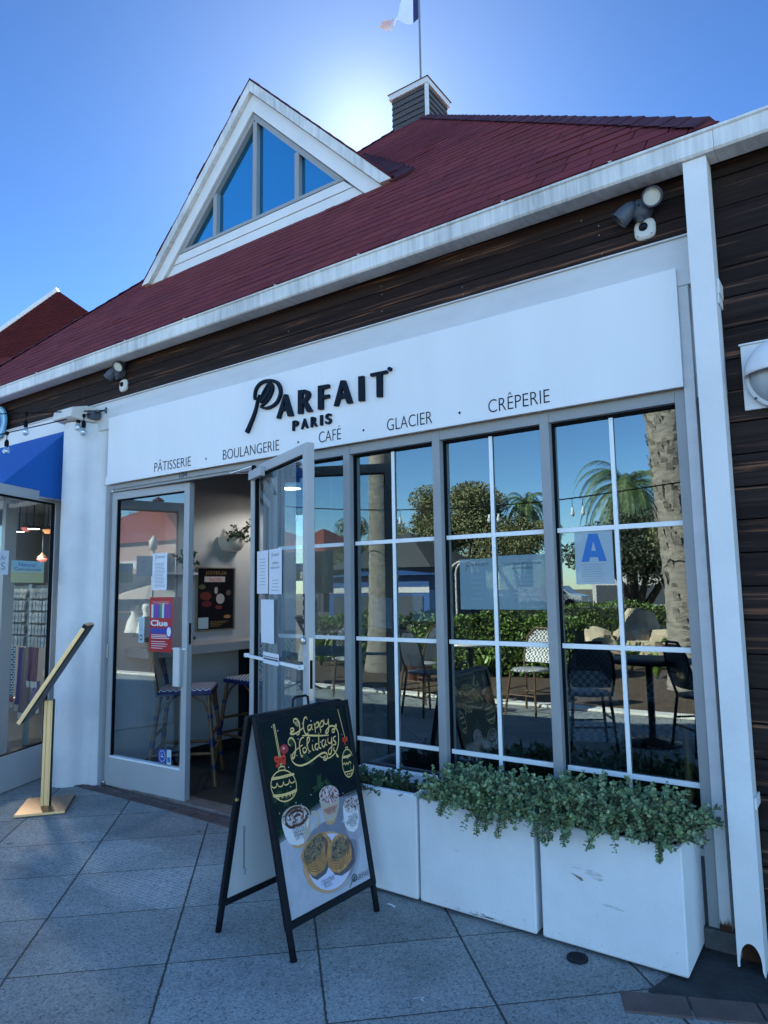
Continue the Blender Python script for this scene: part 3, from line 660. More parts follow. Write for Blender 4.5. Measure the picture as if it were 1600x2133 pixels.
# door frame: head, left jamb, threshold
m = MB(); m.box(-4.60, -2.9605, .0, .10, 2.135, 2.17, FRAME); m.box(-4.60, -2.9605, .012, .035, 2.118, 2.135, FRAME); bp(m, 'door_head', bevel=.0015)
m = MB(); m.box(-4.60, -4.565, .0, .10, .0, 2.134, FRAME); m.box(-4.6175, -4.6005, .004, .10, .0, 2.17, LEAFP); bp(m, 'door_jamb', bevel=.0015)
m = MB(); m.box(-4.62, -2.96, .035, .16, .0, .020, mat('threshold_metal', (.30, .28, .27), .5, metal=.6, var=.4, vscale=14)); bp(m, 'threshold', bevel=.003)
for ch, xx in (('104', None),):
    m = MB(); put_text(m, '104', lambda a, b, c: (a, -.0015-c, b), -3.755, -3.675, 2.140, .036, INK, thick=.001); bp(m, 'door_number')

# left door leaf, ajar inward a little: local frame hinge at origin, x along the leaf
def leaf(name, hinge, ang, width, label, height=2.112, bottom=.205, flip=1):
    sw, T = .052, .044
    m = MB(); m.box(0, sw, -T/2, T/2, .012, height, LEAFP); m.box(width-sw, width, -T/2, T/2, .012, height, LEAFP)
    m.box(sw, width-sw, -T/2, T/2, height-.055, height, LEAFP); m.box(sw, width-sw, -T/2, T/2, .012, bottom, LEAFP)
    m.box(sw, width-sw, -T/2, T/2, bottom, bottom+.012, MUNTIN)
    e = m.build(name, None, bevel=.0018); e.parent = B; e.matrix_parent_inverse = Matrix.Translation(B.location).inverted()
    e.location = hinge; e.rotation_euler = (0, 0, ang); e['label'] = label
    m = MB(); z0, z1 = bottom+.012, height-.055
    for a, b in ((sw, sw+.007), (width-sw-.007, width-sw)): m.box(a, b, -.012, .012, z0, z1, GASKET)
    m.box(sw+.007, width-sw-.007, -.012, .012, z1-.008, z1, GASKET); m.build('gasket', e)
    m = MB(); m.poly([(sw+.004, 0, z0), (width-sw-.004, 0, z0), (width-sw-.004, 0, z1-.004), (sw+.004, 0, z1-.004)], GLASSD); m.build('pane', e, fix=False)
    return e
LD = leaf('door', (-4.562, .045, 0), R(2.2), .845, 'closed left leaf of the cafe door', 2.115)
m = MB(); m.box(.66, .845, -.034, -.0225, .985, .995, MUNTIN); m.box(.735, .80, -.045, -.0225, .745, 1.00, mat('pull_white', (.62, .62, .62), .4)); m.box(.800, .812, -.05, -.0225, .745, 1.00, LEAFP); m.build('handle', LD, bevel=.003)
m = MB(); m.box(.842, .8465, -.012, .012, 1.02, 1.16, CHROME); m.box(-.02, .012, -.035, -.0225, .90, 1.0, CHROME); m.build('latch', LD, bevel=.002)
m = MB(); m.box(-.02, .025, -.04, .0, 2.116, 2.16, CHROME); m.lathe([(0, 0), (.02, 0), (.022, .03), (0, .035)], CHROME, (.0, -.025, .01), n=14); m.build('pivot', LD, bevel=.003)
HX, HY = -3.065, .025; FX, FY = -2.288, -.332
la_ = math.atan2(FY-HY, FX-HX); lw = math.hypot(FX-HX, FY-HY)
RD = leaf('door', (HX, HY, 0), la_, lw, 'right leaf of the cafe door, swung wide open against the windows', 2.128, .24)
m = MB(); m.box(lw-.0415, lw-.0285, -.0262, -.0225, 1.14, 1.35, BLACK)
for i, chh in enumerate('PUSH'): put_text(m, chh, lambda a, b, c: (a, -.0265-c, b), lw-.041+.002, lw-.041+.011, 1.315-i*.045, .018, PAPER, thick=.0006)
m.build('push_plate', RD, bevel=.001)
m = MB(); m.lathe([(0, 0), (.02, 0), (.02, .012), (.012, .016), (0, .016)], CHROME, (lw-.03, -.0225, 1.115), n=18, ax=(0, -1, 0)); m.box(lw-.004, lw+.002, -.012, .012, .82, 1.13, CHROME); m.box(lw-.003, lw+.0025, -.008, .008, .88, 1.02, GASKET); m.build('lock', RD, bevel=.001)
m = MB(); m.box(-.025, lw-.035, -.05, -.035, .975, .992, MUNTIN); m.box(-.02, .01, -.05, -.0225, .972, .995, MUNTIN); m.box(lw-.055, lw-.035, -.05, -.0225, .972, .995, MUNTIN); m.build('handle', RD, bevel=.002)
m = MB(); m.box(.04, .25, -.052, -.0225, 2.045, 2.10, LEAFP); m.bar((.12, -.045, 2.12), (-.16, -.10, 2.115), .022, .008, CHROME); m.bar((-.16, -.10, 2.115), (-.05, .06, 2.12), .018, .008, CHROME); m.lathe([(0, 0), (.014, 0), (.014, .03), (0, .03)], GASKET, (.12, -.045, 2.095), n=12); m.build('door_closer', RD, bevel=.002)
m = MB(); m.box(.0, lw, -.005, .005, .004, .012, GASKET); m.build('door_sweep', RD)

# ================================================================ sign board and letters
S = thing('shop_sign', 'long white fascia board with black raised lettering above the cafe door and windows', 'sign', (-2.54, -.03, 2.17))
m = MB(); m.box(-4.545, -2.462, -.0365, -.0225, 2.17, 2.676, BOARDW); m.box(-2.4612, -.5395, -.0365, -.0225, 2.17, 2.676, BOARDW)
wb(m, 'board', S, bevel=.0015)
m = MB(); m.box(-4.575, -4.5455, -.030, -.003, 2.17, 2.23, BOARDW); wb(m, 'board_clip', S)
SG = {
'A1': [(-2.74, 2.53), (-2.718, 2.526), (-2.668, 2.388), (-2.709, 2.391), (-2.72, 2.429), (-2.757, 2.43), (-2.774, 2.388), (-2.801, 2.393)] ,
'A1h': [(-2.731, 2.493), (-2.722, 2.452), (-2.746, 2.453)] ,
'R': [(-2.627, 2.533), (-2.569, 2.527), (-2.544, 2.514), (-2.535, 2.494), (-2.54, 2.476), (-2.563, 2.457), (-2.519, 2.39), (-2.557, 2.391), (-2.592, 2.456), (-2.594, 2.389), (-2.628, 2.392)] ,
'Rh': [(-2.594, 2.508), (-2.575, 2.506), (-2.567, 2.492), (-2.574, 2.478), (-2.594, 2.475)] ,
'F': [(-2.474, 2.531), (-2.394, 2.526), (-2.394, 2.506), (-2.439, 2.505), (-2.44, 2.469), (-2.394, 2.467), (-2.394, 2.448), (-2.44, 2.448), (-2.44, 2.389), (-2.475, 2.392)] ,
'A2': [(-2.308, 2.531), (-2.279, 2.527), (-2.229, 2.39), (-2.263, 2.391), (-2.278, 2.426), (-2.316, 2.427), (-2.332, 2.389), (-2.358, 2.393)] ,
'A2h': [(-2.294, 2.494), (-2.283, 2.455), (-2.308, 2.455)] ,
'I': [(-2.184, 2.529), (-2.149, 2.527), (-2.148, 2.388), (-2.184, 2.391)] ,
'T': [(-2.103, 2.53), (-1.995, 2.527), (-1.993, 2.512), (-2.027, 2.512), (-2.029, 2.388), (-2.062, 2.392), (-2.062, 2.513), (-2.102, 2.514)] ,
'dot': [(-1.977, 2.531)] ,
'loop': [(-2.986, 2.541), (-2.989, 2.569), (-2.977, 2.608), (-2.943, 2.634), (-2.892, 2.641), (-2.829, 2.629), (-2.791, 2.604), (-2.772, 2.563), (-2.775, 2.531), (-2.801, 2.492), (-2.846, 2.473), (-2.896, 2.471), (-2.937, 2.489)] ,
'leafo': [(-2.937, 2.489), (-2.882, 2.516), (-2.846, 2.56), (-2.839, 2.596), (-2.863, 2.619), (-2.888, 2.605), (-2.919, 2.57), (-2.938, 2.539), (-2.941, 2.516)] ,
'leafi': [(-2.941, 2.516), (-2.892, 2.552), (-2.866, 2.588), (-2.863, 2.614)] ,
'stem': [(-2.945, 2.565), (-2.965, 2.524), (-2.979, 2.479), (-3.007, 2.422), (-3.056, 2.344)] ,
}
def letter(mb, pts, hole=None, y0=-.037, y1=-.056):
    if hole is None: mb.prism(pts, y0, y1, NAVY); return
    # outline and hole filled through bmesh, then extruded
    b_ = bmesh.new(); loops = []
    for L_ in (pts, hole):
        vs = [b_.verts.new((p[0], y1, p[1])) for p in L_]; loops += [b_.edges.new((vs[i], vs[(i+1) % len(vs)])) for i in range(len(vs))]
    bmesh.ops.triangle_fill(b_, use_beauty=True, edges=loops)
    vs = [tuple(v.co) for v in b_.verts]; b_.verts.index_update(); fs = [tuple(v.index for v in f.verts) for f in b_.faces]; b_.free()
    mb.faces(vs, fs, NAVY); mb.faces([(a, y0, c) for a, _, c in vs], [f[::-1] for f in fs], NAVY)
    for L_ in (pts, hole):
        for i in range(len(L_)):
            p, q = L_[i], L_[(i+1) % len(L_)]; mb.poly([(p[0], y0, p[1]), (q[0], y0, q[1]), (q[0], y1, q[1]), (p[0], y1, p[1])], NAVY)
def strip3(mb, pts, wds, y0=-.037, y1=-.056, sm=4):
    P_ = [Vector(p) for p in pts]; Q = []; Wd = []
    for i in range(len(P_)-1):
        a = P_[max(i-1, 0)]; b = P_[i]; c = P_[i+1]; d = P_[min(i+2, len(P_)-1)]
        for k in range(sm):
            t = k/sm; Q.append(.5*((2*b)+(c-a)*t+(2*a-5*b+4*c-d)*t*t+(3*b-a-3*c+d)*t**3)); Wd.append(wds[i]*(1-t)+wds[i+1]*t)
    Q.append(P_[-1]); Wd.append(wds[-1]); Lf, Rt = [], []
    for i, p in enumerate(Q):
        d = (Q[min(i+1, len(Q)-1)]-Q[max(i-1, 0)]).normalized(); nn = Vector((-d.y, d.x)); Lf.append(p+nn*Wd[i]/2); Rt.append(p-nn*Wd[i]/2)
    mb.prism([tuple(v) for v in Lf]+[tuple(v) for v in Rt[::-1]], y0, y1, NAVY)
m = MB(); strip3(m, SG['loop'], [.014, .015, .016, .017, .018, .019, .020, .020, .019, .017, .016, .015, .014])
strip3(m, SG['leafo'], [.010, .014, .016, .016, .014, .012, .011, .012, .012], -.037, -.055); strip3(m, SG['leafi'], [.018, .030, .026, .008], -.037, -.054); strip3(m, SG['stem'], [.008, .012, .016, .020, .026], -.037, -.057)
wb(m, 'letter', S)
for a, h in (('A1', 'A1h'), ('R', 'Rh'), ('F', None), ('A2', 'A2h'), ('I', None), ('T', None)):
    m = MB(); letter(m, SG[a], SG[h] if h else None); wb(m, 'letter', S, fix=True)
m = MB(); m.lathe([(0, .002), (.011, .002), (.011, -.017), (0, -.017)], NAVY, (-1.977, -.039, 2.531), n=16, ax=(0, 1, 0), smooth=False); wb(m, 'letter', S)
xp = -2.676
for chh, ww_ in zip('PARIS', (.045, .052, .048, .016, .044)):
    m = MB(); put_text(m, chh, lambda a, b, c: (a, -.037-c, b), xp, xp+ww_, 2.300, .056, NAVY, thick=.014, offset=.022); wb(m, 'letter', S); xp += ww_+.0225
for tx, a, b in (('PÂTISSERIE', -3.982, -3.595), ('BOULANGERIE', -3.283, -2.793), ('CAFÉ', -2.482, -2.321), ('GLACIER', -2.008, -1.729), ('CRÊPERIE', -1.414, -1.106)):
    m = MB(); put_text(m, tx, lambda p, q, c: (p, -.0372-c, q), a, b, 2.2005, .0645, NAVY, thick=.001, offset=-.012); wb(m, 'lettering', S)
m = MB()
for xx in (-3.444, -2.640, -2.164, -1.571): m.lathe([(0, .0012), (.0065, .0012), (.0065, 0)], NAVY, (xx, -.0372, 2.228), n=12, ax=(0, -1, 0), smooth=False)
wb(m, 'lettering', S)

# ================================================================ round pillar, conduit, junction box
P_ = thing('pillar', 'rounded white stucco pillar between the cafe door and the blue-awning shop', 'pillar', (-4.81, -.02, 0))
m = MB(); prof = [(-5.02, .05), (-5.02, -.05), (-4.985, -.115), (-4.955, -.150), (-4.915, -.172), (-4.86, -.180), (-4.815, -.174), (-4.775, -.155), (-4.747, -.122), (-4.738, -.085), (-4.732, -.052), (-4.715, -.025), (-4.68, -.008), (-4.6185, -.003), (-4.6185, .05)]
nz = 26; vs = []; k = len(prof)
for j in range(nz+1):
    z = 2.66*j/nz
    fl = .012*math.exp(-z*9)
    vs += [(x_+(x_+4.82)*fl*3+random.uniform(-.0006, .0006), y_-(fl if y_ < .04 else 0)+random.uniform(-.0008, .0008), z) for x_, y_ in prof]
fs = [(j*k+i, j*k+i+1, (j+1)*k+i+1, (j+1)*k+i) for j in range(nz) for i in range(k-1)]
m.faces(vs, fs, STUCCO, smooth=True); m.poly([vs[nz*k+i] for i in range(k)], STUCCO); wb(m, 'shaft', P_, fix=True)
J = thing('electrical_box', 'cream wedge-shaped electrical box on top of the round white pillar', 'electrical box', (-4.80, -.1, 2.66))
m = MB(); m.prism([(-.02, 2.665), (-.02, 2.79), (-.10, 2.79), (-.225, 2.755), (-.235, 2.68), (-.14, 2.668)], -4.98, -4.73, CREAM, 'yz'); wb(m, 'housing', J, bevel=.012, seg=3)
m = MB(); m.box(-4.735, -4.66, -.10, -.03, 2.69, 2.74, DARKG); wb(m, 'bracket', J, bevel=.003)
m = MB(); m.tube([(-4.985, -.06, 2.66), (-4.99, -.075, 2.4), (-4.985, -.07, 2.1), (-4.985, -.06, 1.9)], .008, WHITE, n=8); tag(m.build('conduit'), 'thin white conduit running down the left side of the round pillar', 'conduit')

# ================================================================ A-frame sign
A = thing('sidewalk_sign', 'black A-frame sidewalk sign with a Happy Holidays poster of drinks and pastries', 'sidewalk sign', (-2.04, -.70, 0))
Mf, Rf, Lf_ = Vector((-1.838, -.949, 0)), Vector((-1.811, -.457, 0)), Vector((-2.248, -.950, 0)); Lb = Vector((-2.222, -.462, 0))
TLp, TRp = Vector((-2.030, -.965, .868)), Vector((-2.004, -.425, .862))
def frame_panel(f0, f1, t0, t1, outn, name, sheet_mat, leglen=.105):
    """legs, rails and sheet of one side; f: feet, t: tops; outn: outward direction"""
    d0, d1 = (t0-f0), (t1-f1); ax = (f1-f0).normalized(); nn = ax.cross(d0.normalized()).normalized()
    if nn.dot(outn) < 0: nn = -nn
    m = MB(); wd = .027
    for f, t in ((f0, t0), (f1, t1)):
        dd_ = (t-f).normalized(); 
        m.bar(f+dd_*leglen, t, wd, wd*.8, BLACK, up=nn)
    a0, a1 = f0+d0.normalized()*(leglen+.012), f1+d1.normalized()*(leglen+.012)
    m.bar(a0, a1, .024, .022, BLACK, up=nn); m.bar(t0-d0.normalized()*.012, t1-d1.normalized()*.012, .024, .024, BLACK, up=nn)
    fr = wb(m, name, A, bevel=.003)
    for f, t in ((f0, t0), (f1, t1)):
        dd_ = (t-f).normalized(); m = MB(); off = ax*(0)
        m.bar(f+dd_*.045, f+dd_*(leglen+.03), .019, .019, BLACK, up=nn); m.tube([f+dd_*.0, f+dd_*.048], [.0135, .0125], GASKET, n=12); wb(m, 'leg', A, bevel=.001)
    return nn, d0, d1
nF, dF0, dF1 = frame_panel(Mf, Rf, TLp, TRp, Vector((1, 0, .2)), 'front_frame', None)
nB, dB0, dB1 = frame_panel(Lf_, Lb, TLp+Vector((-.035, 0, 0)), TRp+Vector((-.035, 0, 0)), Vector((-1, 0, .2)), 'back_frame', None)
m = MB()   # back sheet, white on the inside
q0, q1 = Lf_+dB0.normalized()*.12, Lb+dB1.normalized()*.12; u0, u1 = TLp+Vector((-.035, 0, -.01)), TRp+Vector((-.035, 0, -.01))
ax = (q1-q0).normalized()*.010
m.poly([q0+ax, q1-ax, u1-ax, u0+ax], mat('sheet_white', (.66, .68, .72), .45, var=.05, vscale=2)); wb(m, 'back_sheet', A, fix=False)
m = MB(); hb = TLp.lerp(TRp, .42)+Vector((-.02, 0, .008)); hc = TLp.lerp(TRp, .60)+Vector((-.02, 0, .008))
m.tube([hb, hb+Vector((0, .004, .03)), hb+Vector((0, .018, .038)), hc+Vector((0, -.018, .038)), hc+Vector((0, -.004, .03)), hc], .0055, BLACK, n=8); wb(m, 'handle', A)
m = MB(); c_ = Lf_.lerp(TLp+Vector((-.035, 0, 0)), .62); m.lathe([(0, 0), (.008, 0), (.006, .012), (0, .014)], mat('brass_knob', (.55, .32, .10), .4, metal=.6), c_+Vector((.012, -.012, 0)), n=10, ax=(.6, -1, 0)); wb(m, 'knob', A)
m = MB(); s0 = Lf_.lerp(TLp, .50)+Vector((.03, .01, .0)); 
for dx in (0, .006): m.tube([s0+Vector((dx, 0, 0)), s0+Vector((dx, 0, -.16))], .0012, INK, n=5)
m.box(s0.x-.004, s0.x+.010, s0.y-.004, s0.y+.004, s0.z-.185, s0.z-.16, INKG); wb(m, 'stay_cord', A)
# poster plane coordinates: s across, t up, both 0..1
pf = .108
C00 = Mf+dF0.normalized()*(pf+.022)+ (Rf-Mf).normalized()*.0135; C10 = Rf+dF1.normalized()*(pf+.022)-(Rf-Mf).normalized()*.0135
C01 = TLp-dF0.normalized()*.026+(Rf-Mf).normalized()*.0135; C11 = TRp-dF1.normalized()*.026-(Rf-Mf).normalized()*.0135
def PF(s, t, z):
    return C00*(1-s)*(1-t)+C10*s*(1-t)+C01*(1-s)*t+C11*s*t+nF*(.004+z*.00035)
ART = {
'script': [[(0.373,0.956),(0.353,0.97),(0.366,0.982),(0.394,0.98),(0.412,0.961),(0.413,0.932),(0.4,0.904),(0.377,0.893),(0.365,0.9)],[(0.512,0.964),(0.505,0.981),(0.478,0.973),(0.459,0.945),(0.456,0.913),(0.469,0.889),(0.491,0.887),(0.504,0.897)],[(0.326,0.917),(0.307,0.927),(0.32,0.936),(0.343,0.931),(0.338,0.92),(0.308,0.915),(0.301,0.907),(0.337,0.903),(0.385,0.909),(0.44,0.922),(0.46,0.929)],[(0.551,0.931),(0.521,0.931),(0.504,0.921),(0.507,0.906),(0.529,0.906),(0.552,0.922),(0.56,0.932),(0.55,0.911),(0.563,0.901)],[(0.585,0.939),(0.591,0.914),(0.584,0.88)],[(0.597,0.925),(0.624,0.939),(0.639,0.93),(0.627,0.913),(0.599,0.908)],[(0.642,0.939),(0.651,0.908),(0.648,0.874)],[(0.654,0.923),(0.683,0.941),(0.702,0.932),(0.69,0.912),(0.66,0.906)],[(0.713,0.947),(0.709,0.927),(0.726,0.916),(0.753,0.923),(0.765,0.943),(0.761,0.909),(0.75,0.882),(0.73,0.865),(0.706,0.868),(0.728,0.884),(0.775,0.899),(0.82,0.895),(0.852,0.874),(0.863,0.842),(0.848,0.795),(0.813,0.758),(0.757,0.733),(0.686,0.724),(0.62,0.738),(0.587,0.752)],[(0.272,0.801),(0.265,0.781),(0.28,0.755),(0.314,0.736),(0.368,0.726),(0.453,0.73),(0.555,0.749),(0.621,0.76),(0.668,0.758),(0.687,0.741),(0.666,0.72),(0.636,0.721),(0.638,0.737),(0.67,0.741)],[(0.788,0.863),(0.796,0.877),(0.821,0.877),(0.814,0.862),(0.787,0.86)],[(0.821,0.888),(0.855,0.902),(0.845,0.884),(0.826,0.878)],[(0.425,0.882),(0.476,0.88),(0.558,0.869),(0.642,0.859),(0.742,0.851)],[(0.28,0.845),(0.26,0.858),(0.268,0.877),(0.298,0.886),(0.325,0.87),(0.336,0.846),(0.324,0.809),(0.298,0.778),(0.278,0.777),(0.289,0.797),(0.334,0.815),(0.416,0.834)],[(0.443,0.871),(0.413,0.87),(0.384,0.848),(0.376,0.81),(0.383,0.772),(0.402,0.779)],[(0.436,0.818),(0.411,0.81),(0.413,0.791),(0.438,0.791),(0.452,0.805),(0.436,0.818)],[(0.454,0.823),(0.495,0.844),(0.505,0.863),(0.482,0.863),(0.468,0.832),(0.474,0.796),(0.498,0.785)],[(0.527,0.822),(0.522,0.798),(0.539,0.787)],[(0.537,0.843),(0.539,0.839)],[(0.593,0.819),(0.566,0.818),(0.553,0.801),(0.57,0.788),(0.598,0.8)],[(0.624,0.878),(0.61,0.835),(0.604,0.796),(0.627,0.789)],[(0.677,0.832),(0.648,0.826),(0.642,0.803),(0.66,0.793),(0.684,0.809),(0.697,0.83),(0.687,0.805),(0.706,0.796)],[(0.727,0.838),(0.719,0.816),(0.736,0.803),(0.762,0.812),(0.773,0.837),(0.763,0.797),(0.743,0.755),(0.72,0.742),(0.702,0.752),(0.719,0.772),(0.791,0.792)],[(0.83,0.835),(0.798,0.832),(0.792,0.816),(0.814,0.802),(0.806,0.79),(0.777,0.791)],[(0.784,0.776),(0.774,0.762),(0.791,0.749)],[(0.793,0.742),(0.819,0.716),(0.796,0.726)]] ,
'gold': [[(0.13,0.98),(0.142,0.749)],[(0.143,0.979),(0.156,0.749)],[(0.115,0.727),(0.12,0.748),(0.18,0.746),(0.177,0.726)],[(0.278,0.64),(0.273,0.621),(0.261,0.603),(0.241,0.588),(0.216,0.577),(0.187,0.571),(0.155,0.569),(0.123,0.571),(0.092,0.578),(0.064,0.59),(0.04,0.604),(0.023,0.621),(0.012,0.64),(0.008,0.659),(0.012,0.678),(0.023,0.695),(0.042,0.71),(0.066,0.721),(0.094,0.728),(0.126,0.731),(0.159,0.729),(0.19,0.723),(0.22,0.712),(0.244,0.697),(0.263,0.679),(0.274,0.66),(0.278,0.64)],[(0.027,0.706),(0.11,0.7),(0.188,0.699),(0.267,0.697)],[(0.024,0.698),(0.107,0.693),(0.193,0.691),(0.273,0.691)],[(0.014,0.666),(0.033,0.655),(0.06,0.656),(0.077,0.674),(0.083,0.657),(0.108,0.65),(0.133,0.655),(0.143,0.672),(0.149,0.655),(0.174,0.65),(0.201,0.656),(0.209,0.674),(0.216,0.656),(0.239,0.651),(0.265,0.656)],[(0.013,0.62),(0.094,0.61),(0.187,0.607),(0.275,0.612)],[(0.015,0.612),(0.092,0.603),(0.185,0.6),(0.272,0.604)],[(0.905,0.987),(0.941,0.815)],[(1.005,0.659),(0.998,0.636),(0.986,0.616),(0.969,0.601),(0.949,0.59),(0.927,0.586),(0.906,0.587),(0.887,0.595),(0.872,0.609),(0.861,0.627),(0.855,0.648),(0.856,0.67),(0.862,0.692),(0.874,0.712),(0.89,0.728),(0.91,0.739),(0.932,0.744),(0.953,0.742),(0.973,0.735),(0.989,0.721),(1.0,0.703),(1.006,0.681),(1.005,0.659)],[(0.874,0.71),(0.937,0.706),(0.981,0.711)],[(0.873,0.702),(0.933,0.699),(0.983,0.703)],[(0.862,0.663),(0.884,0.672),(0.893,0.659),(0.916,0.67),(0.925,0.657),(0.954,0.671),(0.972,0.657)],[(0.866,0.62),(0.926,0.617),(0.979,0.619)],[(0.928,0.741),(0.931,0.756),(0.957,0.755),(0.952,0.739)]] ,
'hearts': [(0.069,0.599),(0.108,0.595),(0.151,0.593),(0.191,0.592),(0.222,0.594),(0.901,0.602),(0.928,0.601),(0.955,0.601)] ,
'bow': [[(0.146,0.784),(0.106,0.782),(0.091,0.794),(0.098,0.803),(0.127,0.797),(0.149,0.782),(0.191,0.777),(0.2,0.792),(0.192,0.801),(0.171,0.798),(0.146,0.784)],[(0.149,0.78),(0.107,0.76),(0.092,0.762)],[(0.153,0.78),(0.175,0.764),(0.198,0.762)],[(0.934,0.799),(0.906,0.8),(0.916,0.812),(0.934,0.799),(0.962,0.798),(0.963,0.811),(0.934,0.799),(0.927,0.772)]] ,
'marble': [(0.01,0.377),(0.08,0.386),(0.238,0.405),(0.394,0.458),(0.515,0.475),(0.699,0.456),(0.829,0.47),(0.992,0.474),(0.999,0.412)] ,
'cup1b': [(0.065,0.49),(0.062,0.447),(0.075,0.404),(0.101,0.366),(0.135,0.348),(0.196,0.334),(0.261,0.333),(0.329,0.356),(0.371,0.398),(0.378,0.449),(0.38,0.467)] ,
'cup1base': [(0.128,0.351),(0.153,0.329),(0.213,0.315),(0.272,0.317),(0.294,0.331)] ,
'cup1r': [(0.372,0.487),(0.378,0.469),(0.368,0.451),(0.344,0.436),(0.307,0.425),(0.263,0.42),(0.214,0.42),(0.166,0.426),(0.124,0.436),(0.092,0.451),(0.072,0.467),(0.065,0.485),(0.074,0.502),(0.097,0.517),(0.132,0.528),(0.175,0.534),(0.224,0.535),(0.272,0.529),(0.316,0.519),(0.351,0.504)] ,
'cup1f': [(0.358,0.486),(0.363,0.47),(0.354,0.454),(0.332,0.44),(0.299,0.431),(0.258,0.426),(0.214,0.426),(0.171,0.431),(0.132,0.44),(0.103,0.453),(0.085,0.468),(0.079,0.484),(0.087,0.5),(0.108,0.513),(0.14,0.523),(0.18,0.528),(0.224,0.529),(0.268,0.524),(0.308,0.515),(0.339,0.502)] ,
'cup1h': [(0.397,0.466),(0.454,0.456),(0.478,0.431),(0.45,0.399),(0.419,0.388)] ,
'sw': [[(0.123,0.45),(0.102,0.481),(0.136,0.51),(0.215,0.523),(0.296,0.514)],[(0.168,0.44),(0.248,0.431),(0.321,0.447),(0.35,0.478),(0.318,0.508)],[(0.161,0.465),(0.155,0.494),(0.209,0.506),(0.273,0.5),(0.307,0.478),(0.273,0.455)],[(0.213,0.45),(0.206,0.476),(0.242,0.484),(0.273,0.476)],[(0.095,0.462),(0.135,0.438),(0.197,0.427)]] ,
'cup2b': [(0.51,0.519),(0.522,0.471),(0.537,0.407),(0.571,0.391),(0.633,0.385),(0.679,0.396),(0.73,0.44),(0.752,0.492)] ,
'cup2base': [(0.547,0.399),(0.553,0.38),(0.603,0.369),(0.655,0.373),(0.672,0.39)] ,
'cup2f': [(0.759,0.519),(0.754,0.503),(0.736,0.49),(0.709,0.481),(0.675,0.476),(0.638,0.476),(0.6,0.482),(0.566,0.491),(0.54,0.504),(0.522,0.519),(0.516,0.535),(0.521,0.55),(0.537,0.563),(0.564,0.573),(0.597,0.578),(0.634,0.578),(0.672,0.574),(0.707,0.564),(0.735,0.551),(0.753,0.535)] ,
'cup3b': [(0.788,0.443),(0.774,0.4),(0.774,0.334),(0.807,0.3),(0.871,0.282),(0.931,0.295),(0.971,0.34),(0.975,0.404)] ,
'cup3f': [(0.994,0.416),(0.983,0.403),(0.963,0.393),(0.936,0.387),(0.906,0.385),(0.874,0.387),(0.845,0.394),(0.82,0.404),(0.803,0.417),(0.795,0.431),(0.796,0.445),(0.806,0.458),(0.825,0.468),(0.851,0.475),(0.882,0.478),(0.913,0.475),(0.943,0.469),(0.968,0.459),(0.986,0.445),(0.995,0.431)] ,
'plateO': [(0.787,0.128),(0.759,0.099),(0.72,0.075),(0.672,0.056),(0.617,0.044),(0.557,0.037),(0.496,0.038),(0.436,0.045),(0.379,0.058),(0.328,0.077),(0.285,0.1),(0.251,0.127),(0.227,0.157),(0.215,0.188),(0.215,0.219),(0.227,0.249),(0.251,0.277),(0.285,0.301),(0.329,0.321),(0.381,0.335),(0.439,0.344),(0.501,0.345),(0.563,0.34),(0.624,0.328),(0.679,0.31),(0.727,0.286),(0.764,0.258),(0.79,0.226),(0.803,0.193),(0.802,0.16)] ,
'plateI': [(0.784,0.131),(0.758,0.105),(0.723,0.082),(0.679,0.065),(0.629,0.053),(0.575,0.047),(0.519,0.047),(0.465,0.053),(0.413,0.065),(0.367,0.082),(0.328,0.103),(0.298,0.128),(0.277,0.155),(0.266,0.184),(0.267,0.212),(0.278,0.24),(0.3,0.266),(0.332,0.289),(0.372,0.307),(0.42,0.321),(0.473,0.329),(0.529,0.331),(0.585,0.326),(0.639,0.315),(0.689,0.299),(0.732,0.277),(0.766,0.251),(0.788,0.222),(0.799,0.191),(0.798,0.161)] ,
'rollL': [(0.205,0.271),(0.231,0.297),(0.294,0.331),(0.388,0.353),(0.476,0.353),(0.537,0.329),(0.566,0.289),(0.533,0.231),(0.48,0.188),(0.434,0.162),(0.327,0.151),(0.283,0.17),(0.234,0.216)] ,
'rollLt': [(0.225,0.257),(0.247,0.294),(0.308,0.321),(0.393,0.342),(0.465,0.348),(0.502,0.32),(0.485,0.288),(0.434,0.248),(0.375,0.231),(0.305,0.226),(0.253,0.222)] ,
'rollR': [(0.499,0.192),(0.552,0.277),(0.636,0.306),(0.726,0.298),(0.786,0.263),(0.81,0.208),(0.793,0.15),(0.705,0.12),(0.61,0.113),(0.529,0.134),(0.491,0.172)] ,
'rollRt': [(0.543,0.212),(0.576,0.269),(0.648,0.289),(0.72,0.285),(0.762,0.252),(0.77,0.215),(0.713,0.182),(0.626,0.173),(0.549,0.183)] ,
'text': [('GINGER',(0.162,0.4),(0.294,0.396)),('BREAD',(0.171,0.38),(0.282,0.376)),('LATTE',(0.181,0.361),(0.272,0.36)),('PEPERMINT',(0.545,0.438),(0.716,0.44)),('MOCHA',(0.58,0.422),(0.681,0.423)),('TOASTED',(0.825,0.352),(0.944,0.356)),('MARSHMALLOW',(0.792,0.331),(0.954,0.336)),('MOCHA',(0.836,0.311),(0.92,0.315)),('CROOKIE',(0.385,0.092),(0.544,0.096)),('ROLL',(0.416,0.072),(0.508,0.073)),('ARFAIT',(0.799,0.026),(1.01,0.029))] ,
'logoP': [[(0.755,0.043),(0.758,0.06),(0.789,0.067),(0.81,0.06),(0.812,0.043),(0.788,0.034),(0.765,0.034)],[(0.767,0.038),(0.79,0.047),(0.799,0.056),(0.777,0.05),(0.762,0.039)],[(0.758,0.05),(0.746,0.035),(0.722,0.022),(0.712,0.013)]] ,
}
